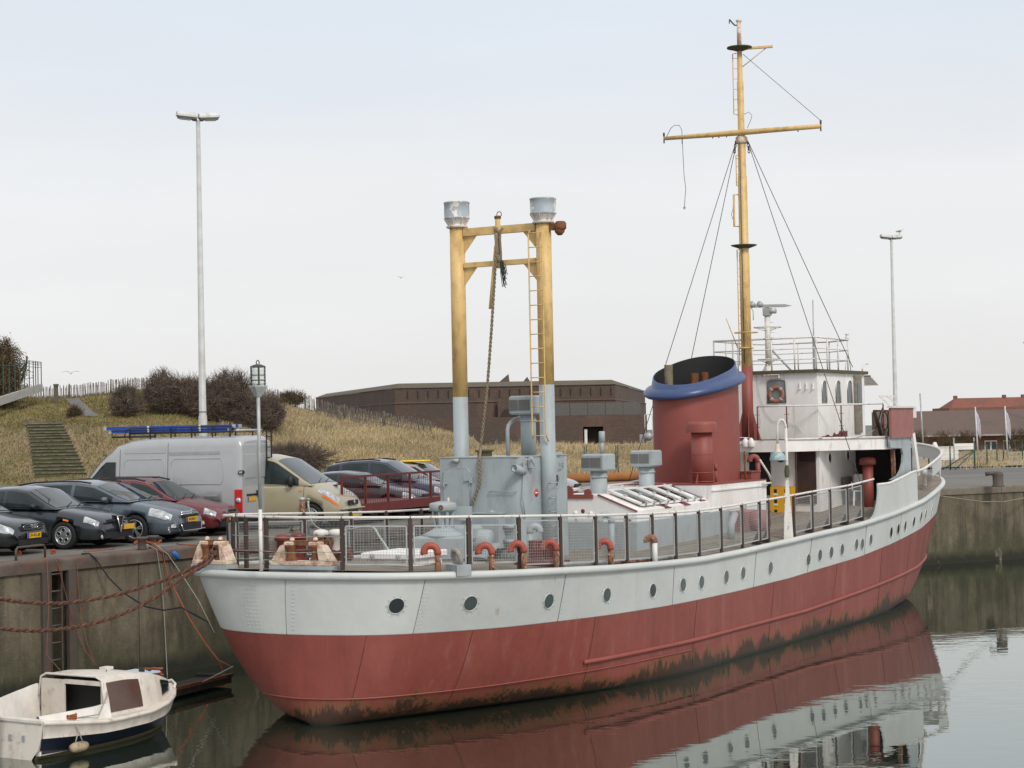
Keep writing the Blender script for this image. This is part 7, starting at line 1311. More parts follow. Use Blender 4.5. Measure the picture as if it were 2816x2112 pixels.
# roof rack belongs to the van; the ladder on it is a thing
rk = []
for yy_ in (-.72, .72):
    mb = MB(); mb.tube([(c.X(2.3), yy_, 2.62), (c.X(5.3), yy_, 2.62)], .018, 6); mb.tube([(c.X(2.1), yy_, 2.50), (c.X(2.25), yy_, 2.74), (c.X(5.2), yy_, 2.76), (c.X(5.35), yy_, 2.66)], .014, 6); mb.build('roof_rack_rail', 'trim_black', c.t)
for d in (2.3, 2.9, 3.5, 4.1, 4.7, 5.2): mb = MB(); mb.bar((c.X(d), -.75, 2.60), (c.X(d), .75, 2.60), .04, .03); [mb.bar((c.X(d), y, 2.44), (c.X(d), y, 2.74), .03, .03) for y in (-.72, .72)]; mb.build('roof_rack_bar', 'trim_black', c.t)
mb = MB(); mb.bar((c.X(2.05), -.8, 2.52), (c.X(2.05), .8, 2.52), .5, .05); mb.build('wind_deflector', 'trim_black', c.t); mb = MB(); mb.tube([(c.X(5.42), -.8, 2.64), (c.X(5.42), .8, 2.64)], .03, 8); mb.build('roller', 'alloy', c.t)
cm = Matrix.Translation(c.t.location) @ Matrix.Rotation(vh, 4, 'Z')
def roof_ladder(y0, d0, d1, z, label):
    t = thing('ladder', label, 'ladder', cm @ Vector((c.X((d0 + d1) / 2), y0, z)), vh, 'blue ladders on the van roof'); L_ = d1 - d0
    for s_ in (-1, 1): mb = MB(); mb.box((0, s_ * .19, 0), (L_, .035, .085)); st_ = mb.build('ladder_side', 'ladder_blue', t); mb = MB(); [mb.box((e * (L_ / 2 - .03), s_ * .19, 0), (.08, .045, .09)) for e in (-1, 1)]; mb.build('end_cap', 'alloy', st_)
    for k in range(int(L_ / .28)): mb = MB(); x = -L_ / 2 + .15 + k * .28; mb.tube([(x, -.2, 0), (x, .2, 0)], .018, 6); mb.build('rung', 'ladder_blue', t)
    for x in (-.9, .6): mb = MB(); mb.box((x, .19, 0), (.05, .05, .10)); mb.build('strap', 'label_white', t)
roof_ladder(.40, 1.62, 5.15, 2.665, 'lower blue fibreglass ladder lying on the silver van roof rack'); roof_ladder(.44, 1.50, 5.3, 2.755, 'upper blue fibreglass ladder stacked on the silver van roof rack')
t = thing('ladder', 'black steel ladder standing against the rear doors of the silver van', 'ladder', cm @ Vector((-c.L / 2 - .09, -.62, 0)), vh)
for s_ in (-.16, .16): mb = MB(); mb.bar((0, s_, .35), (0, s_, 2.62), .03, .03); mb.build('ladder_side', 'trim_black', t)
for k in range(8): mb = MB(); mb.tube([(0, -.16, .5 + k * .28), (0, .16, .5 + k * .28)], .014, 5); mb.build('rung', 'trim_black', t)
# 6 beige van nose
tf = on_quay(859, 1454) + AC * .80
c = Car('parked_van', 'beige rounded van with orange indicators, nose to the quay edge', 'van', tf, HD, 4.78, 1.90, 3.10, .83, .33, [(0, .50), (.04, .66), (.12, .78), (.3, .92), (.7, 1.12), (.95, 1.22), (2.2, 1.24), (4.7, 1.22), (4.78, .9)], [(.78, 1.14), (1.85, 1.86), (2.3, 1.96), (3.2, 1.96), (4.6, 1.92), (4.76, 1.3)], [(.78, 1.13), (4.76, 1.2)], 'car_beige', [(0, .70), (.06, .80), (.25, .90), (.7, .97), (1.1, 1), (4.4, 1), (4.7, .96), (4.78, .9)], .14)
c.pane(.84, 1.82, 'top', -.9, .9, 'windshield'); c.sides([(1.15, 2.15)], .06, .94); c.patch(.10, .62, 2.2, 3.9, 'headlight', 'lamp_glass'); c.patch(.07, .50, 3.95, 4.5, 'indicator', 'lamp_orange')
for s_ in (-1, 1): c.front_box(s_ * .17, .66, .24, .12, 'grille', 'trim_black', .06, .01)
mb = MB(); mb.add([(c.L / 2 + .05, 0, .75), (c.L / 2 + .05, .055, .66), (c.L / 2 + .05, 0, .57), (c.L / 2 + .05, -.055, .66), (c.L / 2 + .08, 0, .66)], [(0, 1, 4), (1, 2, 4), (2, 3, 4), (3, 0, 4)]); mb.build('diamond_emblem', 'chrome', c.t)
c.front_box(0, .43, .62, .11, 'lower_intake', 'trim_black', .06, .0); mb = MB(); mb.box((c.L / 2 - .05, 0, .50), (.2, 1.5, .05), bevel=.02); mb.build('bumper_ledge', 'car_beige', c.t); c.plate(.33, '', .04); c.wipers(.84, .6); c.mirror(1.35, 1.25, 'trim_black', (.11, .17, .30)); c.line(1.0); c.line(2.2)
mb = MB(); mb.box((c.X(.62), .30, 1.115), (.16, .22, .02)); mb.build('bonnet_vent', 'trim_black', c.t); c.patch(1.05, 1.15, 4.6, 4.85, 'side_repeater', 'lamp_orange')
Car.rimkind = 'spoke'
def plain(label, pos, L, W, H, col, hood, cowl, fo=.9, belt=.95, rails=False, roofend=.25, mid=2.0):
    c = Car('parked_car', label, 'car', pos, HD, L, W, 2.65, fo, .31, [(0, .45), (.04, .58), (.12, .68), (.35, hood), (.9, hood + .10), (cowl, belt), (L - .4, belt + .04), (L - .05, belt - .05), (L, .7)], [(cowl - .08, belt - .02), (mid, H - .06), (mid + .5, H), (L - 1.2, H - .02), (L - roofend - .25, H - .12), (L - .05, belt)], [(cowl - .1, belt - .025), (L, belt + .02)], col, wp_car(L), .28, GC)
    c.pane(cowl, mid - .03, 'top', -.88, .88, 'windshield'); c.sides([(cowl + .35, mid + .45), (mid + .55, mid + 1.4), (mid + 1.5, L - .5)]); c.patch(.08, .45, 2.9, 4.6, 'headlight', 'lamp_glass'); c.front_box(0, .62, .7, .09, 'grille', 'trim_black', .05, .01); c.front_box(0, .32, 1.1, .14, 'lower_intake', 'trim_black', .05, .0); c.plate(.45, '', .045); c.mirror(cowl + .45, belt + .04, 'trim_black'); c.wipers(cowl); c.line(cowl + .35)
    if rails:
        for s_ in (-1, 1): mb = MB(); mb.tube([c.top_pt(d, s_ * .93, .05) for d in np.linspace(mid + .2, L - .7, 6)], .022, 5); mb.build('roof_rail', 'trim_black', c.t)
    return c
plain('black hatchback behind the red mesh trailer, its roof below the navy car', Vector((-3.45, 54.2, 0)), 4.2, 1.74, 1.36, 'car_black', .76, 1.25)
plain('navy blue people carrier with black roof rails behind the black hatchback', Vector((-2.6, 56.2, 0)), 4.5, 1.8, 1.66, 'car_navy', .84, 1.15, rails=True, belt=1.02, mid=2.1)
c9 = plain('silver lilac car with a yellow board on its roof, half hidden by the deckhouse', Vector((-1.9, 59.0, 0)), 4.2, 1.75, 1.50, 'car_lilac', .80, 1.2)
mb = MB(); mb.box((-.1, -.2, 1.54), (.8, .7, .06), bevel=.02); o = mb.build('roof_board', 'roof_yellow', None, c9.t.location); o.rotation_euler.z = HD; tag(o, 'flat yellow board lying on the roof of the lilac car', 'board')
plain('pale silver car nose showing just right of the grey deckhouse', Vector((1.25, 60.6, 0)), 4.2, 1.75, 1.48, 'car_lilac', .80, 1.2)
# ---- red mesh trailer
TA, TB = Vector((-4.60, 48.6, QUAY)), Vector((-1.9, 54.4, QUAY)); tr_l = (TB - TA).length; ang = math.atan2(TB.y - TA.y, TB.x - TA.x)
M('trailer_red', (.125, .020, .018), .6, c2=DRUST, amt=.2, ps=5)
t = thing('trailer', 'red flatbed trailer with tall mesh sides behind the ship rail', 'trailer', TA, ang)
mb = MB(); mb.box((tr_l / 2, .9, .46), (tr_l, 1.85, .24)); mb.build('bed', 'trailer_red', t)
for yy_ in (0,):
    mb = MB(); mb.bar((0, yy_, 1.33), (tr_l, yy_, 1.33), .06, .06); mb.build('top_rail', 'trailer_red', t); mb = MB()
    for k in range(int(tr_l / .13)): mb.bar((k * .13, yy_, .55), (k * .13, yy_, 1.32), .008, .008)
    for k in range(1, 6): mb.bar((0, yy_, .55 + k * .13), (tr_l, yy_, .55 + k * .13), .008, .008)
    mb.build('wire_mesh', 'trailer_red', t, kind='stuff')
    for k in range(6): mb = MB(); mb.bar((k * tr_l / 5, yy_, .5), (k * tr_l / 5, yy_, 1.35), .055, .055); mb.build('stanchion', 'trailer_red', t)
for x in (tr_l * .45, tr_l * .6):
    for yy_ in (.35, 1.5): mb = MB(); mb.lathe([(.12, -.09), (.19, -.08), (.2, .08), (.12, .09)], 18, T=Tr(x, yy_, .2) @ Matrix.Rotation(R(90), 4, 'X')); mb.build('wheel', 'tyre', t)
# ================================================================ small cabin boat in the foreground
M('gel_white', (.66, .60, .53), .4, c2=(.50, .43, .35), amt=.3, ps=2, edge=.25, st=(1, 1, .5), c3=(.09, .07, .05), amt3=.12, ps3=4, var=.05); M('gel_white_clean', (.68, .64, .59), .4, c2=(.52, .46, .38), amt=.3, ps=1.5, edge=.3); M('boot_navy', (.010, .014, .030), .35, c2=(.03, .035, .05), amt=.2, ps=3); M('boot_cream', (.50, .42, .28), .5, c2=(.22, .17, .09), amt=.35, ps=4); M('scum', (.10, .085, .045), .8); M('perspex_brown', (.085, .045, .035), .15, spec=.6); M('peeled_board', (.32, .33, .31), .8, c2=(.09, .07, .05), amt=.45, ps=9, edge=.06); M('pale_blue', (.42, .50, .55), .5)
BH = R(58); BOAT = thing('small_boat', 'small white cabin boat with a dark blue stripe moored under the quay wall', 'boat', Vector((-8.64, 30.85, 0)), BH); BOAT.scale = (.635, 1, 1)
BL = 6.35
def bw(x): return float(np.interp(x, [0, .6, 1.5, 2.6, 3.8, 4.8, 5.6, 6.1, 6.35], [.84, .93, 1.02, 1.06, 1.0, .82, .52, .22, .03]))     # half breadth at the gunwale
def bz(x): return float(np.interp(x, [0, 2, 4, 5.4, 6.35], [.62, .48, .49, .58, .70]))
def bsec(x):
    w, zg = bw(x), bz(x); f = min(1, x / BL); ww = w * (.80 - .25 * f ** 2); xr = -.55 * (f ** 3)
    return [(0, 0, -.25), (xr, ww * .55, -.15), (xr, ww * .93, 0), (xr * .95, ww * 1.0, .07), (xr * .7, ww + (w - ww) * .55, .07 + (zg - .07) * .18), (xr * .45, ww + (w - ww) * .85, .07 + (zg - .07) * .52), (xr * .42, ww + (w - ww) * .87 + .012, .07 + (zg - .07) * .54), (0, w, zg - .03), (0, w + .03, zg - .02), (0, w + .03, zg + .03), (0, w - .05, zg + .04)]
xs_ = list(np.linspace(0, BL, 40)); mb = MB()
for sd in (1, -1):
    rows = [[(x + q[0], sd * q[1], q[2]) for q in bsec(x)] for x in xs_]
    for a, b, m in ((0, 3, 3), (3, 4, 2), (4, 6, 1), (5, 10, 0)): pass
    mb.grid([r_[0:4] for r_ in rows], 2, True); mb.grid([r_[3:7] for r_ in rows], 1, True); mb.grid([r_[6:11] for r_ in rows], 0, True)
tr_ = [bsec(0)]; P = [(0, q[1], q[2]) for q in bsec(0)]; 
mb.add([(p[0] - .12 * (1 - (p[2] + .2) / .8), p[1], p[2]) for p in P] + [(p[0] - .12 * (1 - (p[2] + .2) / .8), -p[1], p[2]) for p in P[:0:-1]], [tuple(range(2 * len(P) - 1))], 0); BOAT_H = mb.build('hull', ['gel_white', 'boot_navy', 'boot_cream'], BOAT)
mb = MB(); mb.grid([[(x + q[0] * .9, sd * (q[1] + .004), q[2]) for q in (bsec(x)[2], bsec(x)[3])] for x in xs_ for sd in (-1,)], 0, True); mb.build('waterline_scum', 'scum', BOAT_H)
# side deck, cockpit, cabin
mb = MB()
for sd in (1, -1):
    mb.grid([[(x, sd * (bw(x) - .05), bz(x) + .04), (x, sd * (bw(x) - .20), bz(x) + .045), (x, sd * (bw(x) - .24), bz(x) + .02), (x, sd * (bw(x) - .26), .08)] for x in np.linspace(.05, 2.5, 12)], 0, True)
mb.add([(.05, -.8, .08), (2.5, -.8, .08), (2.5, .8, .08), (.05, .8, .08)], [(0, 1, 2, 3)]); mb.box((.04, 0, .32), (.06, 1.5, .5)); mb.build('cockpit', 'gel_white_clean', BOAT)
mb = MB()
for sd, zz in ((1, 1.0), (-1, .76)): mb.grid([[(x, sd * (bw(x) - .10), bz(x)), (x, sd * (bw(x) - .16), bz(x) + (zz - bz(2)) * min(1, .35 + x / 3.4)), (x, sd * (bw(x) - .22), bz(x) + (zz - bz(2)) * min(1, .35 + x / 3.4)), (x, sd * (bw(x) - .26), .1)] for x in np.linspace(.08, 2.35, 10)], 0, True)
mb.build('coaming', 'gel_white_clean', BOAT)
mb = MB(); mb.box((.04, 0, bz(0) + .02), (.16, 1.66, .08), bevel=.02); mb.box((.14, 0, .42), (.10, .3, .42)); mb.build('transom_top', 'gel_white_clean', BOAT)
mb = MB(); mb.box((1.5, .2, .30), (1.4, .42, .06)); mb.build('seat_board', 'peeled_board', BOAT); mb = MB(); mb.box((1.5, .2, .18), (1.3, .34, .2)); mb.build('seat_locker', 'gel_white_clean', BOAT)
def cz(x): return float(np.interp(x, [2.6, 3.2, 4.4, 5.2, 6.0], [1.19, 1.19, 1.10, .98, .82]))
def cwid(x): return min(bw(x) - .14, .84)
cab = []; mb = MB(); cx = list(np.linspace(2.3, 6.0, 18))
rows = [[(x, s_ * cwid(x) * k, bz(x) + .03 + (cz(x) - bz(x) - .03) * h) for s_, k, h in ((1, 1, 0), (1, .96, .45), (1, .88, .92), (1, .74, 1.0), (1, .3, 1.04), (-1, .3, 1.04), (-1, .74, 1.0), (-1, .88, .92), (-1, .96, .45), (-1, 1, 0))] for x in cx]
mb.grid(rows, 0, True); mb.add(rows[-1], [tuple(range(10))]); n_ = len(cx)
for sd in (1, -1): mb.grid([[(x, sd * (bw(x) - .03), bz(x) + .04), (x, sd * (cwid(x) - .01), bz(x) + .04)] for x in np.linspace(2.3, 6.1, 14)], 0, True)
mb.add([(6.0, .33, .66), (6.35, 0, .74), (6.0, -.33, .66), (5.9, 0, .74)], [(0, 3, 2, 1)]); cab = mb.build('cabin', 'gel_white', BOAT)
mb = MB(); mb.tube([(2.31, .80, .80), (2.31, .74, 1.14), (2.31, .60, 1.20), (2.31, -.6, 1.20), (2.31, -.74, 1.14), (2.31, -.82, .5)], .022, 6); mb.build('cabin_edge', 'gel_white_clean', cab)
# aft opening (dark), bulkhead
mb = MB(); mb.box((2.35, .46, .60), (.05, .58, 1.02)); mb.box((2.35, -.74, .60), (.05, .06, 1.0)); mb.box((2.35, -.28, 1.08), (.05, .9, .08)); mb.build('bulkhead', 'gel_white', BOAT)
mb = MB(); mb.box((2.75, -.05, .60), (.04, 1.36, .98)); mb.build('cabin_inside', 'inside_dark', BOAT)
def csidept(x, h, off=.012): q = ((0, 1), (.45, .96), (.92, .88)); k = float(np.interp(h, [p[0] for p in q], [p[1] for p in q])); return Vector((x, -(cwid(x) * k + off), bz(x) + .03 + (cz(x) - bz(x) - .03) * h))
def cpane(x0, x1, h0, h1, name, mat, n=6, sl=0.): mb = MB(); mb.grid([[csidept(x0 + (x1 - x0) * i / n + sl * j / 3, h0 + (h1 - h0) * j / 3) for j in range(4)] for i in range(n + 1)], 0, True); mb.build(name, mat, cab)
cpane(2.5, 3.75, .10, .86, 'cabin_window', 'perspex_brown', sl=-.05); cpane(4.85, 5.7, .2, .82, 'cabin_window', 'glass_dark', sl=-.03)
mb = MB(); mb.box((4.75, -.15, cz(4.75) + .02), (.7, .62, .03)); mb.build('deck_hatch', 'pale_blue', cab)
for x, y in ((4.5, -.40), (4.55, -.3), (4.9, -.32), (5.0, -.2), (5.3, -.2), (5.35, -.05), (5.5, .1)): mb = MB(); mb.lathe([(.035, 0), (.035, .06), (.015, .08), (0, .08)], 8, T=Tr(x, y, cz(x) + .02), caps=False); mb.build('deck_fitting', 'trim_black', cab)
mb = MB(); mb.box((4.0, .2, cz(4.0) + .05), (.3, .16, .05)); mb.build('roof_vent', 'gel_white_clean', cab)
mb = MB(); mb.tube([(5.9, -.32, bz(5.9) + .06), (6.2, -.18, bz(6.2) + .05), (6.36, 0, .78), (6.2, .18, bz(6.2) + .05)], .03, 6); mb.build('bow_rail', 'gel_white_clean', BOAT)
mb = MB(); mb.box((-.16, .25, .22), (.05, .34, .95)); mb.build('rudder', 'seat_grey', BOAT); mb = MB(); [mb.box((-.05, y, .35), (.05, .06, .1)) for y in (-.1, -.42)]; mb.build('pintle', 'galvanised', BOAT)
bm_ = Matrix.Translation(BOAT.location) @ Matrix.Rotation(BH, 4, 'Z') @ Matrix.Diagonal((.635, 1, 1, 1))
def bp(x, y, z): return bm_ @ Vector((x, y, z))
fx = .95; mb = MB(); p = bp(fx, -(bw(fx) + .09), .16); mb.lathe([(0, -.19), (.06, -.175), (.085, -.10), (.09, 0), (.085, .10), (.06, .175), (0, .19)], 14, T=Matrix.Translation(p) @ Matrix.Rotation(BH, 4, 'Z') @ Matrix.Rotation(R(90), 4, 'Y'), caps=False)
M('fender_dirty', (.36, .28, .18), .7, c2=(.10, .075, .05), amt=.4, ps=8); fe = tag(mb.build('fender', 'fender_dirty'), 'dirty cream fender hanging at the side of the small boat', 'fender')
mb = MB(); q = bp(fx, -(bw(fx) - .02), bz(fx) + .06); mb.tube([q, bp(fx + .05, -(bw(fx) + .05), .42), p + Vector((0, 0, .09)) + (bp(1, 0, 0) - bp(0, 0, 0)) * .12], .012, 5); mb.tube([bp(fx + .05, -(bw(fx) + .05), .42), p + Vector((0, 0, .09)) - (bp(1, 0, 0) - bp(0, 0, 0)) * .12], .012, 5); mb.build('fender_line', 'rope_grey', fe)
# ---- dark raft between the boat and the ship
ra, rb_ = at_z(455, 1915, .12), at_z(640, 1868, .12); rd = (rb_ - ra); rl_ = rd.length; t = thing('raft', 'dark timber raft floating between the small boat and the ship stern', 'raft', ra, math.atan2(rd.y, rd.x))
M('raft_wood', (.035, .028, .022), .9, c2=(.09, .05, .03), amt=.3, ps=4)
for k in range(3): mb = MB(); mb.box((rl_ / 2 + random.uniform(-.1, .1), .10 + k * .26, .0 + .012 * (k % 2)), (rl_, .22, .12)); mb.build('plank', 'raft_wood', t)
for x in (.2, rl_ - .2): mb = MB(); mb.box((x, .35, .09), (.16, .8, .08)); mb.build('beam', 'raft_wood', t)
mb = MB(); mb.bar((0, .0, .10), (rl_, .0, .10), .05, .07); mb.build('edge_angle', 'rust', t)
# ---- tyre fenders hanging low at the stern
for k, (u, v) in enumerate(((565, 1925), (610, 1965))): pass
# ================================================================ ropes
def rope(name, pts, r, mat, label, group=None, n=6): mb = MB(); mb.tube(pts, r, n); o = mb.build(name, mat); return tag(o, label, 'rope', group)
fl = from_ship(-1.62, 2.15, zd(-1.6) + .40)
def mooring(pix, label, d0):
    """pix: photo points from the ship outwards; depth falls from the fairlead to d0 at the picture edge"""
    P = [fl]; n = len(pix)
    for k, (u, v) in enumerate(pix): P.append(at_d(u, v, fl.y + (d0 - fl.y) * (k + 1) / n))
    P = [Vector(p) for p in catmull(P, 6)]; mb = MB(); braid(mb, P, .036, (0, 1), 22.0); tag(mb.build('mooring_rope', ['rope_brown', 'rope_dark']), label, 'rope', 'braided mooring ropes at the stern')
mooring([(560, 1545), (480, 1583), (400, 1612), (300, 1640), (200, 1656), (130, 1659), (60, 1655), (0, 1646), (-120, 1620), (-260, 1570)], 'upper of the two thick brown mooring ropes sagging in front of the wall', 30.0)
mooring([(575, 1545), (500, 1590), (430, 1640), (350, 1682), (270, 1710), (190, 1727), (100, 1734), (0, 1728), (-120, 1700), (-260, 1640)], 'lower of the two thick brown mooring ropes sagging in front of the wall', 29.0)
def wp(u, v, n=-.03):     # point on the face of the left wall, n metres in front of it
    d = ray(u, v); k = (LA + LN * n - CAMP).dot(LN) / d.dot(LN); return CAMP + d * k
rope('rope', [wp(225, 1523, .3), wp(245, 1522, .0), wp(262, 1535), wp(300, 1590, -.3), wp(340, 1630, -.6), wp(400, 1668, -1.2), wp(450, 1678, -1.8), wp(500, 1670, -2.2), from_ship(-1.5, 2.4, 1.8)], .018, 'rope_black', 'thin black rope drooping across the wall to the ship stern')
rope('rope', [wp(402, 1497), wp(430, 1510), wp(445, 1600), wp(452, 1700), wp(460, 1860), wp(462, 1895)], .012, 'rope_grey', 'pale grey line hanging straight down the wall beside the iron bollards')
rope('rope', [wp(425, 1495), wp(462, 1525), wp(500, 1580, -.3), wp(545, 1650, -.6), wp(590, 1740, -1)], .012, 'rope_grey', 'pale grey line slanting from the iron bollards to the ship')
rope('rope', [wp(418, 1496), wp(448, 1520), wp(458, 1580), wp(470, 1630)], .015, 'rope_orange', 'short orange rope hanging over the coping from the iron bollards')
rope('rope', [wp(470, 1600), wp(520, 1700, -.5), wp(565, 1770, -.8), wp(600, 1815, -1), wp(640, 1835, -1.4)], .016, 'rope_orange', 'orange rope running down from the wall to the raft')
rope('rope', [wp(600, 1815, -1), wp(615, 1850, -1), wp(645, 1885, -1)], .013, 'rope_orange', 'loose end of orange rope over the raft')
rope('rope', [wp(150, 1527), wp(160, 1555), wp(180, 1630), wp(205, 1720), wp(235, 1790), wp(265, 1830, -.4)], .006, 'rope_faded', 'thin faded orange line from the ladder slot to the boat roof')
rope('rope', [wp(210, 1524), wp(212, 1560), wp(222, 1690), wp(240, 1770), wp(262, 1828, -.3)], .006, 'rope_faded', 'thin faded orange line right of the ladder slot')
rope('rope', [wp(128, 1520), wp(134, 1660, -.1), wp(128, 1800, -.4), bp(2.4, .3, 1.24)], .006, 'rope_faded', 'thin faded orange line left of the ladder slot')
rope('rope', [bp(3.2, -.3, cz(3.2) + .05), bp(2.35, -.85, .9), bp(1.8, -(bw(2) - .05), .62), bp(1.2, -(bw(1) - .1), bz(1) + .06)], .012, 'rope_grey', 'grey line running from the boat cabin to its after corner')
mb = MB(); c0 = bp(1.0, -(bw(1) - .12), bz(1) + .06); braid(mb, [c0 + Vector((.08 * math.cos(a), .07 * math.sin(a), .004 * k)) for k, a in enumerate([i * .7 for i in range(20)])], .022, turns=20); tag(mb.build('rope_coil', 'rope_orange'), 'little orange rope coil on the boat corner above the fender', 'rope')
mb = MB(); c0 = bp(5.6, .1, cz(5.6) + .03); braid(mb, [c0 + Vector((.25 * math.cos(a * 1.3), .15 * math.sin(a), .01 * k)) for k, a in enumerate([i * .8 for i in range(14)])], .02, turns=18); tag(mb.build('rope_coil', 'rope_orange'), 'faded orange rope heap on the foredeck of the small boat', 'rope')
rope('rope', [bp(6.3, 0, .66), wp(470, 1890, -.9), wp(500, 1905, -.9), from_ship(-1, 2.2, .9)], .012, 'rope_grey', 'grey bow line from the small boat towards the ship')
# blue float on the line
P = wp(489, 1534, -.15); Q = wp(478, 1520, -.15); mb = MB(); d = (P - Q).normalized(); mb.tube([Q - d * .03, Q, Q.lerp(P, .5), P, P + d * .03], [.02, .05, .055, .05, .02], 10); tag(mb.build('float', 'float_blue'), 'small blue float on the grey line by the coping', 'float')
# quay hoop and twin bollards at the edge
t = thing('mooring_hoop', 'bent iron hoop on the quay edge tied with orange rope', 'hoop', on_quay(85, 1535)); h0, h1 = on_quay(44, 1542), on_quay(124, 1533); o = Vector(t.location); mb = MB(); zz = Vector((0, 0, .27)); mb.tube([h0 - o, h0 - o + zz * .8, h0.lerp(h1, .06) - o + zz, h0.lerp(h1, .94) - o + zz, h1 - o + zz * .8, h1 - o], .026, 8); mb.build('hoop', 'iron_dark', t)
for k, (u, v, s_) in enumerate(((50, 1528, .5), (122, 1508, .6), (146, 1524, .4))):
    c0 = on_quay(u, v) + Vector((0, 0, .06 + (k == 1) * .1)); mb = MB(); mb.tube([c0 + Vector((.12 * s_ * math.cos(a * 2.3), .10 * s_ * math.sin(a * 1.7), .10 * s_ * math.sin(a * 2.9))) for a in [i * .35 for i in range(30)]], .013, 5); tag(mb.build('rope_knot', 'rope_orange'), ['orange rope knot at the left leg of the iron hoop', 'orange rope knot wound on the right leg of the iron hoop', 'loose orange rope knot on the coping above the ladder'][k], 'rope')
for k, (u, v) in enumerate(((391, 1512), (421, 1508))):
    q = on_quay(u, v); mb = MB(); mb.lathe([(.11, 0), (.10, .04), (.09, .20), (.14, .24), (.15, .27), (.13, .29), (0, .295)], 16, T=Matrix.Translation(q)); tag(mb.build('iron_bollard', 'iron_dark'), ['short iron bollard wound with orange rope, nearer the ladder', 'short iron bollard wound with orange rope, nearer the ship'][k], 'bollard', 'twin iron bollards on the quay edge')
c0 = on_quay(406, 1508) + Vector((0, 0, .14)); mb = MB(); mb.tube([c0 + Vector((.30 * math.cos(a) + .02 * math.sin(a * 5), .14 * math.sin(a), .04 * math.sin(a * 3.1))) for a in [i * .4 for i in range(40)]], .016, 5); tag(mb.build('rope_turns', 'rope_orange'), 'orange rope turns lashed round the twin iron bollards', 'rope')
for k, (u0, v0, u1, v1) in enumerate(((228, 1519, 315, 1511), (485, 1497, 560, 1503))): a, b = on_quay(u0, v0), on_quay(u1, v1); rope('rope', [a.lerp(b, i / 8) + Vector((.03 * math.sin(i * 2.3), .05 * math.cos(i * 3.1), .012)) for i in range(9)], .014, 'rope_orange', ['orange rope end lying on the quay in front of the slate saloon', 'dark red cord lying on the quay in front of the estate car'][k])
# rusty standpipe post and hose by the beige van
q = on_quay(833, 1470); mb = MB(); mb.tube([q, q + Vector((0, 0, .62)), q + Vector((0, 0, .86))], .075, 12); sp_ = tag(mb.build('standpipe', 'pipe_rusty'), 'thick rusty upright pipe on the quay in front of the beige van', 'pipe'); mb = MB(); mb.tube([q + Vector((0, 0, .84)), q + Vector((0, 0, .93))], .08, 12); mb.build('pipe_cap', 'galvanised', sp_)
q2 = q + Vector((.14, .05, 0)); mb = MB(); mb.tube([q2, q2 + Vector((0, 0, .78)), q2 + Vector((0, 0, .86))], .03, 8); mb.lathe([(.05, -.02), (.05, .02)], 10, T=Matrix.Translation(q2 + Vector((0, 0, .88)))); tag(mb.build('water_tap', 'galvanised'), 'slim water tap beside the thick rusty upright pipe', 'tap')
mb = MB(); P = [q2 + Vector((0, -.02, .75)), q2 + Vector((.05, -.05, .4)), q2 + Vector((.3, -.1, .1)), on_quay(900, 1462), from_ship(3.2, 4.0, QUAY + .12), from_ship(3.6, 3.2, 2.95), from_ship(3.0, 1.8, 2.85), dk(1068, 1512)]; mb.tube([tuple(p) for p in catmull([q2 + Vector((0, -.02, .75)), q2 + Vector((.1, -.06, .3)), q2 + Vector((.35, -.1, .10)), at_d(905, 1463, 42.5), at_d(960, 1457, 39.5), at_d(1020, 1448, 37.5), at_d(1045, 1478, 36.8), at_d(1068, 1512, 36.3)], 6)], .022, 8); tag(mb.build('water_hose', 'hose'), 'pale green hose running from the water tap over the ship rail', 'hose')
# ================================================================ loose things aboard
SM = Matrix.Translation(SHIP0) @ Matrix.Rotation(TH, 4, 'Z')
def sw(x, y, z): return SM @ Vector((x, y, z))
# thick brown rope on the white bollards and coiled on deck
mb = MB(); c0 = Vector(wb0) + Vector((.15, -.1, 0)); pts = []
for k in range(46): a = k * .62; rr = .20 + .05 * math.sin(k * 1.7); pts.append(sw(c0.x - .55 + rr * 1.5 * math.cos(a), c0.y - .55 + rr * 1.4 * math.sin(a), deck_z(c0.x, c0.y) + .05 + .012 * k * (.4 + .2 * math.sin(k)) ))
braid(mb, pts, .042, turns=11)
for s_ in (-.12, .0, .12): braid(mb, [sw(wb0.x + .05, wb0.y - .1 + s_, deck_z(*c0.xy) + .5), sw(wb0.x - .2, wb0.y - .3 + s_, deck_z(*c0.xy) + .45), sw(wb0.x - .35, wb0.y - .35 + s_, deck_z(*c0.xy) + .1)], .042, turns=11)
braid(mb, [sw(wb0.x + .14 * math.cos(a), wb0.y + .14 * math.sin(a), deck_z(*c0.xy) + .2 + .03 * a) for a in [i * .5 for i in range(26)]], .035, turns=11); tag(mb.build('rope_heap', 'rope_brown'), 'heap of thick brown braided rope around the white mushroom bollards', 'rope')
rope('rope', sag(sw(wb0.x, wb0.y, deck_z(*wb0.xy) + .25), sw(-1.5, 2.2, zd(-1.5) + .42), .05), .035, 'rope_brown', 'brown rope stretched from the white bollards to the corner fairlead')
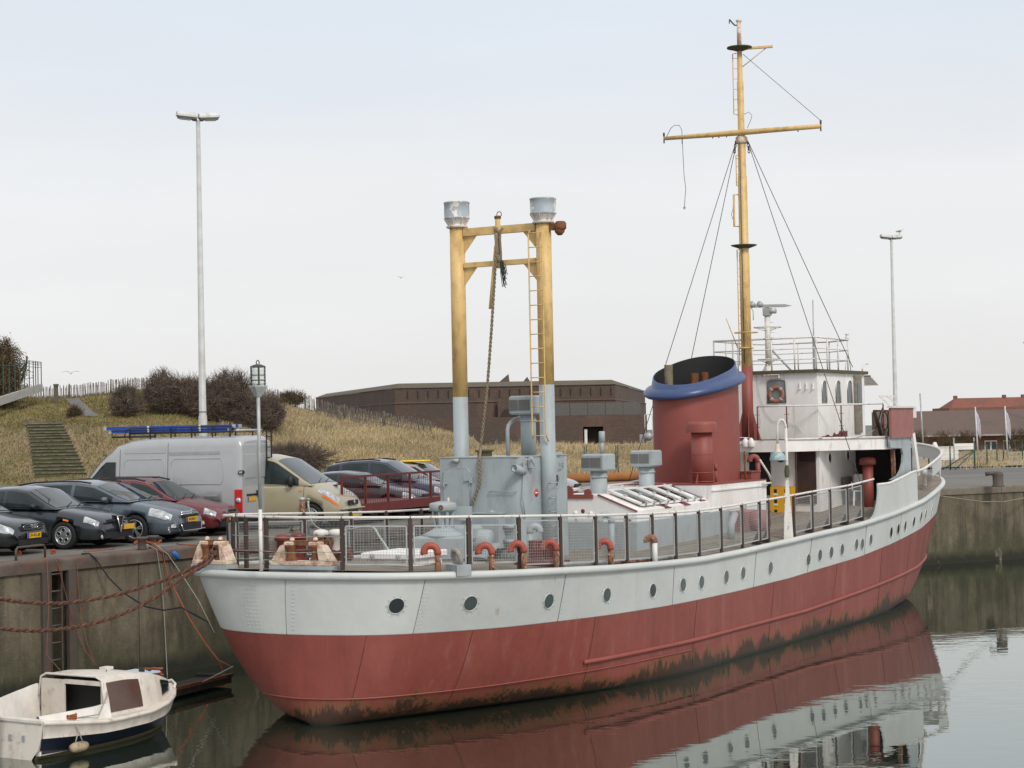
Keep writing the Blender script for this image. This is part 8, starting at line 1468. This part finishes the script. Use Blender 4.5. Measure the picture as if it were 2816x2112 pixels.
# hanging rope on the twin posts
A0 = md + Vector((-.15, -.03, -.15)); mb = MB(); pts = [sx(u, v, xl - .35) for u, v in ((1363, 700), (1362, 735), (1358, 800), (1352, 900), (1345, 1000), (1338, 1090), (1330, 1160), (1322, 1230))] + [sx(u, v, dhx - .06) for u, v in ((1318, 1262), (1319, 1330), (1312, 1350), (1300, 1385), (1285, 1415), (1278, 1430))]
W2 = [SM @ p for p in pts]; braid(mb, W2, .034, turns=34); o = tag(mb.build('hanging_rope', 'rope_tan'), 'long tan rope hanging from the yellow crossbeam down past the deckhouse door', 'rope')
mb = MB(); q = [sx(u, v, xl - .22) for u, v in ((1363, 640), (1362, 628), (1366, 626), (1370, 640), (1374, 690), (1372, 718), (1366, 700), (1362, 645))]; mb.tube([SM @ p for p in q], .028, 6); q = [sx(u, v, xl - .24) for u, v in ((1383, 628), (1376, 634), (1375, 660), (1378, 700), (1376, 720))]; mb.tube([SM @ p for p in q], .028, 6); mb.lathe([(0, -.09), (.07, -.05), (.08, .03), (.04, .09)], 10, T=Matrix.Translation(SM @ sx(1371, 712, xl - .24)), caps=False); tag(mb.build('rope_bight', 'rope_tan'), 'knotted loops of tan rope round the middle of the yellow crossbeam', 'rope')
M('net_green', (.045, .06, .045), .9); mb = MB()
for k in range(26): a = sx(1378 + random.uniform(-4, 4), 715, xl - .24); b = sx(1385 + random.uniform(-5, 12), 715 + random.uniform(30, 78), xl - .24); m_ = a.lerp(b, .5) + Vector((random.gauss(0, .03), random.gauss(0, .03), 0)); mb.tube([SM @ a, SM @ m_, SM @ b], .008, 3)
tag(mb.build('frayed_rope', 'net_green'), 'frayed dark green rope end dangling under the crossbeam', 'rope')
# yellow crates against the cabin
CR = 'yellow bottle crates stacked against the cabin'
def crate(y, z, label):
    t = thing('crate', label, 'crate', sw(wx - .22, y, z), TH, CR); w_, d_, h_ = .31, .30, .29; mb = MB()
    for s_ in (-1, 1): mb.box((0, s_ * (w_ / 2 - .01), h_ / 2), (d_, .02, h_))
    for s_ in (-1, 1): mb.box((s_ * (d_ / 2 - .01), 0, .055), (.02, w_, .11)); mb.box((s_ * (d_ / 2 - .01), 0, h_ - .035), (.02, w_, .07)); mb.box((s_ * (d_ / 2 - .01), .10, h_ / 2), (.022, .12, h_)); mb.box((s_ * (d_ / 2 - .01), -.10, h_ / 2), (.022, .12, h_))
    mb.box((0, 0, .01), (d_, w_, .02)); mb.build('crate_body', 'crate_yellow', t)
    mb = MB(); mb.box((0, 0, .14), (d_ - .06, w_ - .06, .22)); mb.build('bottles', 'inside_dark', t)
    for yy_ in (.0,): mb = MB(); mb.box((-d_ / 2 - .003, yy_, h_ * .58), (.006, .09, .09)); mb.build('hand_hole', 'inside_dark', t); mb = MB(); mb.box((-d_ / 2 - .004, yy_, h_ * .25), (.006, .13, .05)); mb.build('label', 'label_white', t)
q = aw(2150, 1400); yc0 = aw(2147, 1400).y; yc1 = aw(2178, 1400).y; zc0 = deck_z(wx - .3, yc0)
ZT = aw(2147, 1337).z - .87
for k in range(3):
    lv = ('bottom', 'middle', 'topmost')[k]; crate(yc0, ZT + k * .29, f'yellow bottle crate, {lv} of the stack nearer the dark doorway'); crate(yc0 - .32, ZT + k * .29, f'yellow bottle crate, {lv} of the stack behind the white lamp standard')
# red slatted baskets on a red board
qd = dk(1490, 1556); t = thing('board', 'dark red board lying on deck under two slatted baskets', 'board', sw(qd.x + .2, qd.y + .1, qd.z), TH); mb = MB(); mb.box((0, 0, .05), (.75, .85, .09)); mb.build('board_top', 'red_board', t)
for k, (u, lab) in enumerate(((1472, 'dark red slatted basket on deck, nearer the stern'), (1510, 'dark red slatted basket on deck, nearer the gooseneck pipe'))):
    qq = dk(u, 1552); t = thing('basket', lab, 'basket', sw(qq.x + .25, qq.y + .12, qq.z + .10), TH, 'red slatted baskets on deck')
    for j in range(14): a = j * 2 * math.pi / 14; mb = MB(); mb.bar((.11 * math.cos(a), .11 * math.sin(a), 0), (.135 * math.cos(a), .135 * math.sin(a), .36), .035, .012); mb.build('slat', 'bollard_red', t)
    for zz in (.02, .35): mb = MB(); mb.torus(.115 + .03 * (zz > .1), .014, 18, 5, T=Tr(0, 0, zz)); mb.build('hoop', 'bollard_red', t)
# white plastic chair, board and dark tub beside the cabin
cq = sy(2366, 1390, -2.45); t = thing('plastic_chair', 'white moulded garden chair beside the red ventilator', 'chair', sw(cq.x + .1, -2.45, deck_z(cq.x, -2.4)), TH + R(200))
mb = MB(); rows = [[(-.22 - .10 * h, y * (.23 - .02 * h * h), .43 + h * .47 + (0 if abs(y) < .9 else -.03)) for y in np.linspace(-1, 1, 7)] for h in np.linspace(.35, 1, 6)]; mb.grid(rows, 0, True); o = mb.build('backrest', 'plastic_white', t); o.modifiers.new('s', 'SOLIDIFY').thickness = .02
mb = MB(); mb.box((0, 0, .42), (.46, .46, .03), bevel=.01); mb.build('seat', 'plastic_white', t)
for x, y in ((.2, .2), (.2, -.2), (-.2, .2), (-.2, -.2)): mb = MB(); mb.bar((x * 1.15, y * 1.1, 0), (x, y, .43), .05, .035); mb.build('leg', 'plastic_white', t)
for y in (-.25, .25): mb = MB(); mb.tube([(-.27, y, .68), (.1, y * 1.08, .66), (.2, y, .60), (.2, y, .43)], .022, 6); mb.build('armrest', 'plastic_white', t)
bq = sy(2325, 1330, -2.0); mb = MB(); mb.box((0, 0, 0), (.75, .02, .62), T=Matrix.Rotation(R(-14), 4, 'X')); o = mb.build('plywood_board', 'wood_grey', None, sw(bq.x + .2, -2.05, bq.z - .1)); o.rotation_euler.z = TH; tag(o, 'brown plywood board leaning on the white cabin side', 'board')
q = sy(2425, 1330, -2.3); mb = MB(); mb.lathe([(.22, 0), (.27, .42), (.29, .44), (.28, .46), (.2, .45)], 18); o = mb.build('tub', 'iron_dark', None, sw(q.x + .5, -2.4, zd(q.x) + .35)); tag(o, 'dark round tub in the shade behind the red ventilator', 'tub')
# orange lifebuoy behind the after window of the wheelhouse: hung on the pane
lq = aw(2136, 1084); t = thing('lifebuoy', 'orange and white lifebuoy hung in the wheelhouse window', 'lifebuoy', sw(wx - .045, lq.y + .0, lq.z), TH); mb = MB(); mb.torus(.20, .055, 32, 8, T=Matrix.Rotation(R(90), 4, 'Y') @ Matrix.Diagonal((1, 1, .5, 1))); mb.build('ring', 'cloth_orange', t)
for a in (45, 135, 225, 315): mb = MB(); mb.tube([(0, .20 * math.cos(R(a + d)), .20 * math.sin(R(a + d))) for d in (-9, 0, 9)], .059, 8); o = mb.build('band', 'band_grey', t); o.scale.x = .55
# driftwood pale cloth on the quay edge seen through the rail
c0 = on_quay(793, 1466); mb = MB(); rows = [[(c0.x + .09 * i + random.uniform(-.03, .03), c0.y + j * .08, QUAY + .01 + .16 * math.sin(1.3 * i + j) ** 2) for j in range(5)] for i in range(5)]; mb.grid(rows, 0, True); tag(mb.build('crumpled_bag', 'rope_tan'), 'crumpled pale bag lying on the quay edge behind the red bollards', 'bag')
# gulls
M('gull_white', (.62, .62, .62), .8); M('gull_grey', (.28, .29, .31), .8); M('gull_black', (.03, .03, .03), .8)
def gull(p, label, rz, flying, s=1.):
    t = thing('gull', label, 'bird', p, rz); mb = MB(); A = [(-.24, 0, .04), (-.16, 0, .06), (-.04, 0, .09), (.08, 0, .12), (.16, 0, .18), (.20, 0, .23), (.235, 0, .24), (.30, 0, .225)]; rr_ = [.012, .045, .075, .07, .045, .042, .032, .006]
    mb.tube([Vector(a) * s for a in A], [r_ * s for r_ in rr_], 10); mb.build('body', 'gull_white', t)
    if flying:
        for sd in (-1, 1): mb = MB(); v = [Vector((.06, sd * .03, .13)), Vector((.12, sd * .30, .27)), Vector((-.04, sd * .66, .20)), Vector((-.06, sd * .30, .24)), Vector((-.09, sd * .03, .12))]; mb.add([q * s for q in v] + [(q - Vector((0, 0, .015))) * s for q in v], [(0, 1, 2, 3, 4), (9, 8, 7, 6, 5)] + [(i, (i + 1) % 5, (i + 1) % 5 + 5, i + 5) for i in range(5)]); mb.build('wing', 'gull_grey', t)
    else:
        for sd in (-1, 1): mb = MB(); mb.tube([Vector((.08, sd * .05, .13)) * s, Vector((-.05, sd * .07, .10)) * s, Vector((-.22, sd * .03, .05)) * s, Vector((-.30, 0, .03)) * s], [.02 * s, .045 * s, .03 * s, .005 * s], 8); mb.build('wing', 'gull_grey', t); mb = MB(); mb.tube([Vector((0, sd * .03, .03)) * s, Vector((0, sd * .03, -.10)) * s], .008 * s, 4); mb.build('leg', 'rope_orange', t)
    return t
gq = at_d(2474, 640, 99); gull(gq + Vector((0, 0, .0)), 'grey backed gull perched on the distant street lamp', R(30), False, 1.0)
gull(at_d(1103, 766, 80), 'distant gull flying left of the yellow posts', R(120), True, .35); gull(at_d(195, 1030, 130), 'distant gull gliding over the crest fence', R(90), True, 1.0)
# floating litter by the far wall
mb = MB(); q = at_z(2680, 1540, .02); mb.box((q.x, q.y, .02), (1.0, .25, .05), rz=.3); mb.box((q.x + .5, q.y - .2, .02), (.5, .2, .04), rz=.7); tag(mb.build('floating_litter', 'plastic_white'), 'pale litter floating against the mossy dock wall', 'litter')
rope('rope', [from_ship(27.4, -3.0, 3.0)] + [at_d(u, v, y) for u, v, y in ((2640, 1372, 60), (2700, 1380, 63), (2760, 1380, 66), (2816, 1370, 68.6), (2860, 1335, 69.8))], .022, 'rope_tan', 'slack pale mooring rope from the bow along the far wall')
